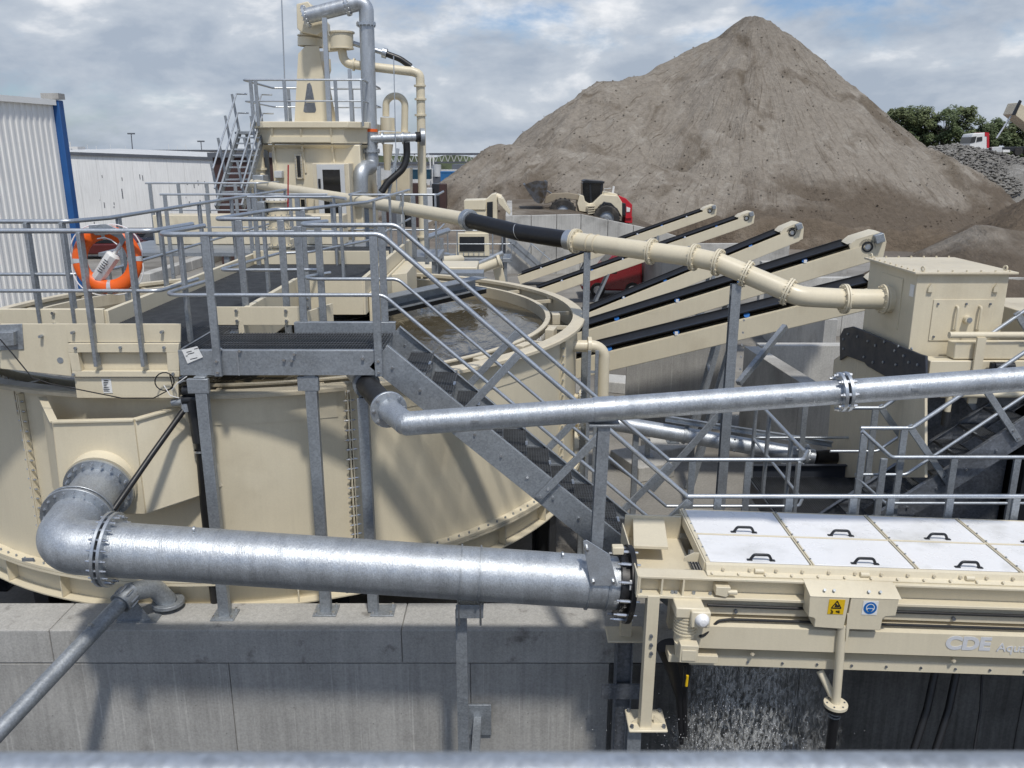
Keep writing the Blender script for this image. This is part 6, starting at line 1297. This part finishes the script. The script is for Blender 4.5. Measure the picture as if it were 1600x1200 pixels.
# ---------------------------------------------------------------- tipper truck on the rubble bank
t = thing('tipper_truck', 'white tipper truck with red rear cab stripe, bed raised, on the rubble bank', 'truck', P(1560, 242, Y=108))
def kp(uv, dy, th, nm, mt, par=None, bevel=.05, label=None): m = MB(); m.prism([P(u, v, Y=108+dy) for u, v in uv], (0, th, 0)); return m.build(nm, mt, par or t, bevel=bevel, label=label)
cb_ = kp([(1515, 226), (1518, 214), (1521, 209), (1540, 207), (1545, 208), (1545, 233), (1531, 234), (1516, 231)], 0, 2.4, 'cab', 'white_paint', label='white cab facing left')
kp([(1539, 206.6), (1545.6, 207.4), (1545.6, 231), (1542, 231), (1542, 213), (1539, 213)], -.04, 2.48, 'cab_stripe', 'red_paint', cb_, 0)
kp([(1515.6, 224), (1518.3, 214), (1526, 213), (1523.5, 222.5)], -.05, 2.5, 'windscreen', 'glass_dark', cb_, 0); kp([(1527, 214.5), (1535, 213.5), (1535, 220), (1525.5, 222)], -.05, .1, 'side_window', 'glass_dark', cb_, 0)
kp([(1518, 231), (1640, 228), (1640, 235), (1518, 238)], .2, 2, 'chassis', 'black_paint'); kp([(1550, 230), (1566, 229), (1566, 238), (1550, 238)], -.1, .5, 'fuel_tank', 'far_pale'); kp([(1567, 234), (1578, 234), (1578, 238), (1567, 238)], -.12, .4, 'side_guard', 'white_paint', bevel=.01)
for u in (1534, 1592, 1606, 1620):
    for dy in (0, 2): c = P(u, 236.5, Y=108+dy); m = MB(); m.cyl(c, c+V((0, .4, 0)), .5, n=20); m.build('wheel', 'tyre', t)
kp([(1584, 178), (1592, 160), (1640, 190), (1690, 225), (1680, 236), (1630, 215)], 0, 2.4, 'tipper_bed', 'cream_old'); kp([(1582, 180), (1594, 156), (1597, 158), (1587, 180)], -.05, .25, 'bed_edge', 'black_paint', bevel=.02)
m = MB(); m.cyl(P(1557, 216, Y=109), P(1586, 172, Y=109), .10, n=10); m.build('hydraulic_ram', 'silver', t)

# ---------------------------------------------------------------- trees
mat('leaf_a', (.085, .115, .045), .65, var=.35, vs=.5, fine=.25, fs=3)
mat('leaf_b', (.11, .135, .055), .65, var=.35, vs=.5, fine=.25, fs=3)
mat('bark', (.09, .075, .06), .9, var=.3)
def tree(label, base, h, rx, seed, mt, n=9500):
    r = random.Random(seed); t = thing('tree', label, 'tree', base, 'trees behind the rubble bank'); base = V(base)
    m = MB(); m.tube([base, base+V((.15, 0, h*.3)), base+V((-.1, .1, h*.6)), base+V((.05, 0, h*.9))], [.28, .22, .14, .04], 8); limbs = []
    cl = []
    for k in range(40):
        z = h*r.uniform(.28, .95); w_ = rx*math.sqrt(max(.06, 1-((z/h-.55)/.5)**2)); a = r.uniform(0, 6.28); d = w_*r.uniform(.25, .95)
        c = base+V((d*math.cos(a), d*math.sin(a), z)); cl.append((c, rx*r.uniform(.15, .36))); m.tube([base+V((0, 0, z*.6)), lerp(base+V((0, 0, z*.75)), c, .6), c], [.08, .05, .02], 5)
    m.build('trunk', 'bark', t)
    m = MB()
    for k in range(n):
        c, rr = r.choice(cl); q = V((r.gauss(0, 1), r.gauss(0, 1), r.gauss(0, 1))); q = q.normalized()*rr*(r.random()**.4); p = c+q; s = r.uniform(.14, .28)
        a = V((r.uniform(-1, 1), r.uniform(-1, 1), r.uniform(-1, 1))).normalized(); b = a.orthogonal().normalized(); m.add([p-a*s, p+b*s*.55, p+a*s, p-b*s*.55], [(0, 1, 2, 3)])
    m.build('crown', mt, t, smooth=0)
tl = [(1402, 168, 3.6, 'leftmost leafy tree of the row, partly behind the sand pile slope'), (1428, 164, 3.6, 'second leafy tree of the row behind the rubble bank, from the left'), (1456, 168, 3.4, 'third leafy tree of the row behind the rubble bank, from the left'), (1483, 165, 3.4, 'fourth leafy tree of the row behind the rubble bank, left of the truck'),
      (1512, 164, 3.6, 'tall leafy tree above the white truck cab'), (1552, 184, 3.4, 'lower leafy tree between truck cab and raised bed'), (1580, 181, 3.2, 'leafy tree just left of the raised truck bed'), (1612, 183, 3.4, 'leafy tree behind the raised truck bed at the right edge')]
for k, (u, v, rx, lb) in enumerate(tl):
    Y = 150+rnd.uniform(-4, 4); top_ = P(u, v, Y=Y); tree(lb, (top_.x, Y, 0), top_.z, rx, 40+k, 'leaf_a' if k % 2 else 'leaf_b')

# ---------------------------------------------------------------- left: sheds
t = thing('corrugated_shed', 'tall white corrugated shed with blue corner post at the left edge', 'building', (-19, 33, 0))
c0 = P(125, 470, z=0); c0 = V((c0.x, c0.y, 0)); dn = V((-.2, -1, 0)).normalized(); nr = V((-dn.y, dn.x, 0)); nr = nr if nr.x > 0 else -nr
zt_ = 7.9; Lw = 16
m = MB(); prof = []
k = 0; st = .30
while k*st < Lw:
    for f, o_ in ((0, 0), (.5, 0), (.58, .045), (.92, .045)): prof.append((k*st+f*st, o_))
    k += 1
vs = []
for s_, o_ in prof:
    p = c0+dn*s_+nr*o_; vs += [p, p+V((0, 0, zt_))]
m.add(vs, [(2*i, 2*i+2, 2*i+3, 2*i+1) for i in range(len(prof)-1)]); m.build('wall_sheet', 'white_sheet', t, smooth=20)
m = MB(); m.beam(c0-dn*.0+V((0, 0, zt_+.06))+nr*.05, c0+dn*Lw+V((0, 0, zt_+.06))+nr*.05, .25, .22); m.build('gutter', 'white_paint', t)
p = c0-dn*.22; m = MB(); m.beam(p, p+V((0, 0, zt_+.15)), .38, .38, up=(0, 1, 0)); cp = m.build('corner_post', 'blue_paint', t, bevel=.02); m = MB(); m.box(p+V((-.1, 0, zt_+.3)), (.7, .5, .22)); m.build('post_cap', 'concrete', cp)
m = MB(); m.add([c0, c0+V((-20, 3, 0)), c0+V((-20, 3, zt_)), c0+V((0, 0, zt_))], [(0, 1, 2, 3)]); m.build('back_wall', 'white_sheet', t); m = MB(); m.prism([c0+V((0, 0, zt_)), c0+dn*Lw+V((0, 0, zt_)), c0+dn*Lw+V((-20, 0, zt_+1)), c0+V((-20, 3, zt_+1))], (0, 0, .06)); m.build('roof', 'white_sheet', t)

t = thing('white_shed', 'long stained white shed in the distance behind the lifebuoy', 'building', P(215, 380, Y=60))
q0, q1 = P(60, 239, Y=58), P(338, 249, Y=63); n = 10
for k in range(n):
    a, b = lerp(q0, q1, k/n), lerp(q0, q1, (k+1)/n); g = (b-a).normalized()*.006; m = MB(); m.prism([V((a.x, a.y, 0))+g, V((b.x, b.y, 0))-g, b-g, a+g], (0, .12, 0)); m.build('wall_panel', 'white_wall', t, smooth=0)
m = MB(); m.prism([q0+V((0, -.05, 0)), q1+V((0, -.05, 0)), q1+V((0, 12, .2)), q0+V((0, 12, .2))], (0, 0, .15)); m.build('roof', 'far_pale', t)
m = MB(); m.beam(q0+V((0, -.1, .05)), q1+V((0, -.1, .05)), .12, .2); m.build('eaves', 'far_grey', t)
mk = MB()
for k in range(34): p = lerp(q0, q1, rnd.random()); z = rnd.uniform(.6, 4.6); s = rnd.uniform(.03, .07); mk.b2((p.x-s*.5, p.y-.02, z), (p.x+s*.5, p.y+.0, z+s*rnd.uniform(1, 9)))
mk.build('scars', 'far_grey', t, kind='stuff')
t = thing('far_hall', 'very long low white hall roof on the horizon at left', 'building', P(200, 262, Y=140)); a, b = P(96, 235, Y=140), P(372, 236.5, Y=140); m = MB(); m.b2((a.x, 140, 0), (b.x, 165, a.z-.15)); m.build('hall', 'far_pale', t); m = MB(); m.b2((a.x-.3, 139.6, a.z-.15), (b.x+.3, 165.4, a.z+.1)); m.build('roof_edge', 'far_grey', t)
for k in range(8): p = P(180+k*22, 241, Y=139.8); m = MB(); m.b2((p.x, 139.8, p.z-.35), (p.x+.8, 140, p.z)); m.build('window', 'far_grey', t)
t = thing('maroon_shed', 'dark maroon building behind the tower stairs', 'building', P(370, 320, Y=46)); a, b = P(332, 246, Y=46), P(470, 246, Y=46); m = MB(); m.b2((a.x, 46, 0), (b.x, 54, a.z)); m.build('walls', 'maroon', t); m = MB(); m.b2((a.x-.2, 45.8, a.z), (b.x+.2, 54.2, a.z+.25)); m.build('roof_edge', 'far_grey', t)
t = thing('ship', 'white ship superstructure peeking over the far left roofs', 'ship', P(112, 238, Y=220)); m = MB(); a, b = P(100, 236, Y=220), P(125, 236, Y=220); m.b2((a.x, 220, 0), (b.x, 226, a.z)); m.build('hull', 'far_grey', t); m = MB(); a, b = P(101, 236, Y=220), P(118, 229, Y=220); m.b2((a.x, 221, a.z), (b.x, 225, b.z)); m.build('superstructure', 'white_paint', t); m = MB(); p = P(110, 229, Y=220); m.cyl(p, p+V((0, 0, 1.2)), .15, n=8); m.build('mast', 'white_paint', t)
for k, (u, v0, v1, lb) in enumerate(((205, 210, 244, 'tall lamp post on the horizon above the white shed'), (314, 222, 246, 'short lamp post on the horizon left of the tower stairs'))):
    t = thing('lamp_post', lb, 'lamp post', P(u, 262, Y=120)); a, b = P(u+3, 262, Y=120), P(u, v0, Y=120); m = MB(); m.cyl(V((a.x, 120, 0)), b, .10, .06, n=8); m.build('pole', 'far_grey', t); m = MB(); m.box(b+V((0, 0, .1)), (.9, .4, .18)); m.build('lamp_head', 'far_grey', t)
for k, u in enumerate((136, 150, 172, 196, 263, 277, 290)):
    t = thing('ship_mast', ('first', 'second', 'third', 'fourth', 'fifth', 'sixth', 'last')[k]+' thin distant mast from the left above the white shed', 'mast', P(u, 240, Y=240), 'distant masts over the left roofs'); a = P(u, 225+3*(k % 2), Y=240); m = MB(); m.cyl((a.x, 240, 0), a, .12, .05, n=6); m.build('pole', 'white_paint', t)
# parked cars
def car(label, u, v, Y, L_, hgt, mt, face):
    p = P(u, v, Y=Y); t = thing('parked_car', label, 'car', (p.x, Y, 0), 'cars parked by the white shed'); x0 = p.x; W = 1.8
    if face == 'front':     # seen from the front
        m = MB(); m.prism([(x0-.95, Y, .3), (x0+.95, Y, .3), (x0+.97, Y, .85), (x0+.85, Y, 1.05), (x0-.85, Y, 1.05), (x0-.97, Y, .85)], (0, 4.4, 0)); m.build('body', mt, t, bevel=.12)
        m = MB(); m.add([(x0-.85, Y+.9, 1.05), (x0+.85, Y+.9, 1.05), (x0+.62, Y+1.6, hgt), (x0-.62, Y+1.6, hgt), (x0-.85, Y+4.2, 1.05), (x0+.85, Y+4.2, 1.05), (x0+.62, Y+3.8, hgt), (x0-.62, Y+3.8, hgt)], [(0, 1, 2, 3), (1, 5, 6, 2), (5, 4, 7, 6), (4, 0, 3, 7), (3, 2, 6, 7)]); m.build('cabin', 'glass_dark', t)
        m = MB(); m.b2((x0-.45, Y-.03, .55), (x0+.45, Y, .85)); g = m.build('grille', 'black_paint', t); m = MB(); m.ring((x0, Y-.05, .7), (0, 1, 0), .12, .15, .03, 20); m.build('emblem', 'silver', g)
        for s in (-1, 1): m = MB(); m.b2((x0+s*.75-.17, Y-.03, .7), (x0+s*.75+.17, Y, .85)); m.build('headlight', 'silver', t)
        for s in (-1, 1):
            for yy in (.7, 3.5): m = MB(); m.cyl((x0+s*.92, Y+yy, .33), (x0+s*.72, Y+yy, .33), .33, n=18); m.build('wheel', 'tyre', t)
        m = MB(); m.b2((x0-.26, Y-.045, .42), (x0+.26, Y-.03, .52)); m.build('number_plate', 'yellow', t)
    else:
        s = -1 if face == 'left' else 1; q = lambda a: x0+s*a
        m = MB(); m.prism([(q(-2.1), Y, .28), (q(2.1), Y, .28), (q(2.15), Y, .7), (q(1.2), Y, .92), (q(-2.0), Y, .95), (q(-2.15), Y, .7)], (0, W, 0)); m.build('body', mt, t, bevel=.1)
        m = MB(); m.prism([(q(1.15), Y+.1, .92), (q(.4), Y+.18, hgt), (q(-1.3), Y+.18, hgt), (q(-1.9), Y+.1, .94)], (0, W-.3, 0)); m.build('cabin', mt, t, bevel=.08)
        m = MB(); m.prism([(q(.95), Y+.08, .95), (q(.35), Y+.15, hgt-.08), (q(-1.2), Y+.15, hgt-.08), (q(-1.65), Y+.08, .96)], (0, .05, 0)); m.build('side_window', 'glass_dark', t)
        for xx in (-1.3, 1.35): m = MB(); m.cyl((q(xx), Y-.01, .32), (q(xx), Y+.22, .32), .32, n=18); wl = m.build('wheel', 'tyre', t); m = MB(); m.cyl((q(xx), Y-.03, .32), (q(xx), Y+.02, .32), .19, n=14); m.build('rim', 'silver', wl)
    return t
car('dark blue car facing the camera, right of the lifebuoy', 238, 392, 51, 4, 1.5, 'car_dark', 'front')
car('dark red car seen through the lifebuoy ring', 160, 400, 49, 4, 1.45, 'dark_red', 'left')
car('black car parked behind the left end of the landing handrail', 300, 392, 52, 4, 1.5, 'car_dark', 'right')
car('black car farther right, seen between the walkway posts', 356, 390, 53, 4, 1.5, 'car_dark', 'left')
car('dark car half hidden behind the lifebuoy bracket', 196, 394, 53, 4, 1.4, 'car_dark', 'left')
t = thing('low_wall', 'low pale concrete kerb wall running away behind the left walkway', 'wall', P(300, 412, z=0))
a, b = P(225, 436, z=.25), P(390, 384, z=.25)
for k in range(6): p, q = lerp(a, b, k/6), lerp(a, b, (k+1)/6-.004); m = MB(); m.beam(V((p.x, p.y, .25)), V((q.x, q.y, .25)), .6, .5); m.build('block', 'concrete_light', t, smooth=0, bevel=.03)

# ---------------------------------------------------------------- centre background: gantry, containers
t = thing('conveyor_gantry', 'grey lattice gantry on white posts crossing the horizon left of the sand pile', 'gantry', P(720, 270, Y=110))
a0, a1, b0, b1 = P(600, 241, Y=110), P(790, 239.5, Y=110), P(600, 254.5, Y=110), P(790, 253, Y=110)
for p, q, r in ((a0, a1, .14), (b0, b1, .2)): m = MB(); m.beam(p, q, r, r); m.build('chord', 'far_grey', t)
for k in range(20): m = MB(); p, q = lerp(a0, a1, k/20), lerp(b0, b1, (k+.5)/20); m.beam(p, q, .08, .08, up=(0, 1, 0)); m.build('lattice_bar', 'far_pale', t); m = MB(); m.beam(q, lerp(a0, a1, (k+1)/20), .08, .08, up=(0, 1, 0)); m.build('lattice_bar', 'far_pale', t)
for u in (672, 677): m = MB(); p = P(u, 240, Y=110); m.beam((p.x, 109.8, 0), p, .16, .16, up=(0, 1, 0)); m.build('post', 'white_paint', t)
m = MB(); p = P(672, 241, Y=108); m.b2((p.x, 107, p.z-.1), (p.x+12, 108, p.z+.15)); m.build('top_walk', 'far_grey', t)
def cont(label, u0, u1, v0, v1, Y, mt, n=10):
    a, b = P(u0, v0, Y=Y), P(u1, v1, Y=Y); t = thing('container', label, 'container', ((a.x+b.x)/2, Y, max(0, b.z)))
    m = MB(); m.b2((a.x, Y, b.z), (b.x, Y+2.4, a.z)); m.build('box', mt, t)
    m = MB()
    for k in range(n*2): x = a.x+(b.x-a.x)*(k+.5)/(n*2); m.b2((x-.06, Y-.04, b.z+.15), (x+.06, Y, a.z-.15))
    m.build('ribs', mt, t, kind='stuff')
    for z in (a.z, b.z+.12): m = MB(); m.b2((a.x-.03, Y-.06, z-.12), (b.x+.03, Y-.01, z)); m.build('rail', mt, t)
cont('bright blue container left of the sand pile foot', 688, 756, 268, 300, 100, 'blue_box')
cont('dark teal container behind the tall cream pipe', 612, 672, 265, 280, 104, 'teal_box')
t = thing('white_silo', 'pale upright tank between gantry posts and the blue container', 'silo', P(683, 276, Y=105)); a, b = P(683, 257, Y=105), P(683, 276, Y=105); m = MB(); m.cyl(b, a, .5, n=20); m.build('shell', 'far_pale', t); m = MB(); m.b2((b.x-.5, 104.6, 0), (b.x+.5, 105.4, b.z)); m.build('base', 'far_grey', t)
t = thing('far_building', 'distant dark grey building under the gantry', 'building', P(720, 266, Y=160)); a, b = P(706, 257, Y=160), P(800, 266, Y=160); m = MB(); m.b2((a.x, 160, 0), (b.x, 170, a.z)); m.build('block', 'far_grey', t); m = MB(); m.b2((a.x-2.5, 158, 0), (a.x+4, 160, a.z-.9)); m.build('annex', 'far_pale', t)
t = thing('far_building', 'distant white low building behind the teal container', 'building', P(620, 260, Y=170)); a, b = P(560, 257, Y=170), P(676, 262, Y=170); m = MB(); m.b2((a.x, 170, 0), (b.x, 180, a.z)); m.build('block', 'far_pale', t); m = MB(); m.b2((a.x-.2, 169.6, a.z), (b.x+.2, 180.4, a.z+.3)); m.build('roof', 'far_grey', t)
t = thing('scrap_row', 'dark row of stored machinery below the teal container', 'machinery', P(640, 300, Y=70)); 
for k in range(9): p = P(604+k*11, 290+rnd.uniform(-4, 4), Y=72); m = MB(); m.b2((p.x-.3, 71.5, 0), (p.x+rnd.uniform(.2, .5), 73, p.z)); m.build('unit', ('maroon', 'far_grey', 'far_pale', 'black_paint')[k % 4], t, bevel=.03)
t = thing('yellow_box', 'small yellow machine in front of the blue container', 'machine', P(698, 288, Y=96)); p = P(698, 283, Y=96); m = MB(); m.box(p, (.45, .4, .45)); m.build('housing', 'yellow', t, bevel=.05); m = MB(); m.b2((p.x-.1, 95.9, 0), (p.x+.1, 96.1, p.z-.2)); m.build('stand', 'far_grey', t)
mat('bush', (.05, .065, .03), .8, var=.4, vs=.2, fine=.3, fs=2)
field('far_woods', 'dark low line of distant woods along the horizon', 'woods', 'bush', -260, 260, 300, 312, 4, [(V((-260, 306, 5)), V((260, 306, 5.2)), 1.5, 3)], fine=1.2, big=2.2, kind='stuff')

# ---------------------------------------------------------------- viewing platform rail in front of the lens
t = thing('viewing_rail', 'blurred galvanized handrail along the bottom edge, right in front of the viewer', 'railing', (0, .58, 4.3))
m = MB(); zr = P(800, 1199, Y=.60).z; m.cyl((-1.6, .585, zr-.003), (1.6, .585, zr), .0235, n=24); m.build('top_rail', 'galv_pipe', t)
for x in (-1.5, 1.5): m = MB(); m.beam((x, .585, 4.2), (x, .585, zr-.02), .06, .03, up=(0, 1, 0)); m.build('post', 'galv_dull', t)
m = MB(); m.cyl((-1.6, .585, zr-.55), (1.6, .585, zr-.55), .018, n=16); m.build('mid_rail', 'galv', t)
t = thing('viewing_platform', 'grating platform the viewer stands on, below the blurred handrail', 'platform', (0, -.2, 4.2))
m = MB(); m.b2((-1.8, -1.0, 4.14), (1.8, .6, 4.2)); m.build('deck', 'grate', t)
for x in (-1.7, 1.7): m = MB(); m.beam((x, -.9, -2.2), (x, -.9, 4.14), .12, .12, up=(0, 1, 0)); m.build('leg', 'galv_dull', t)
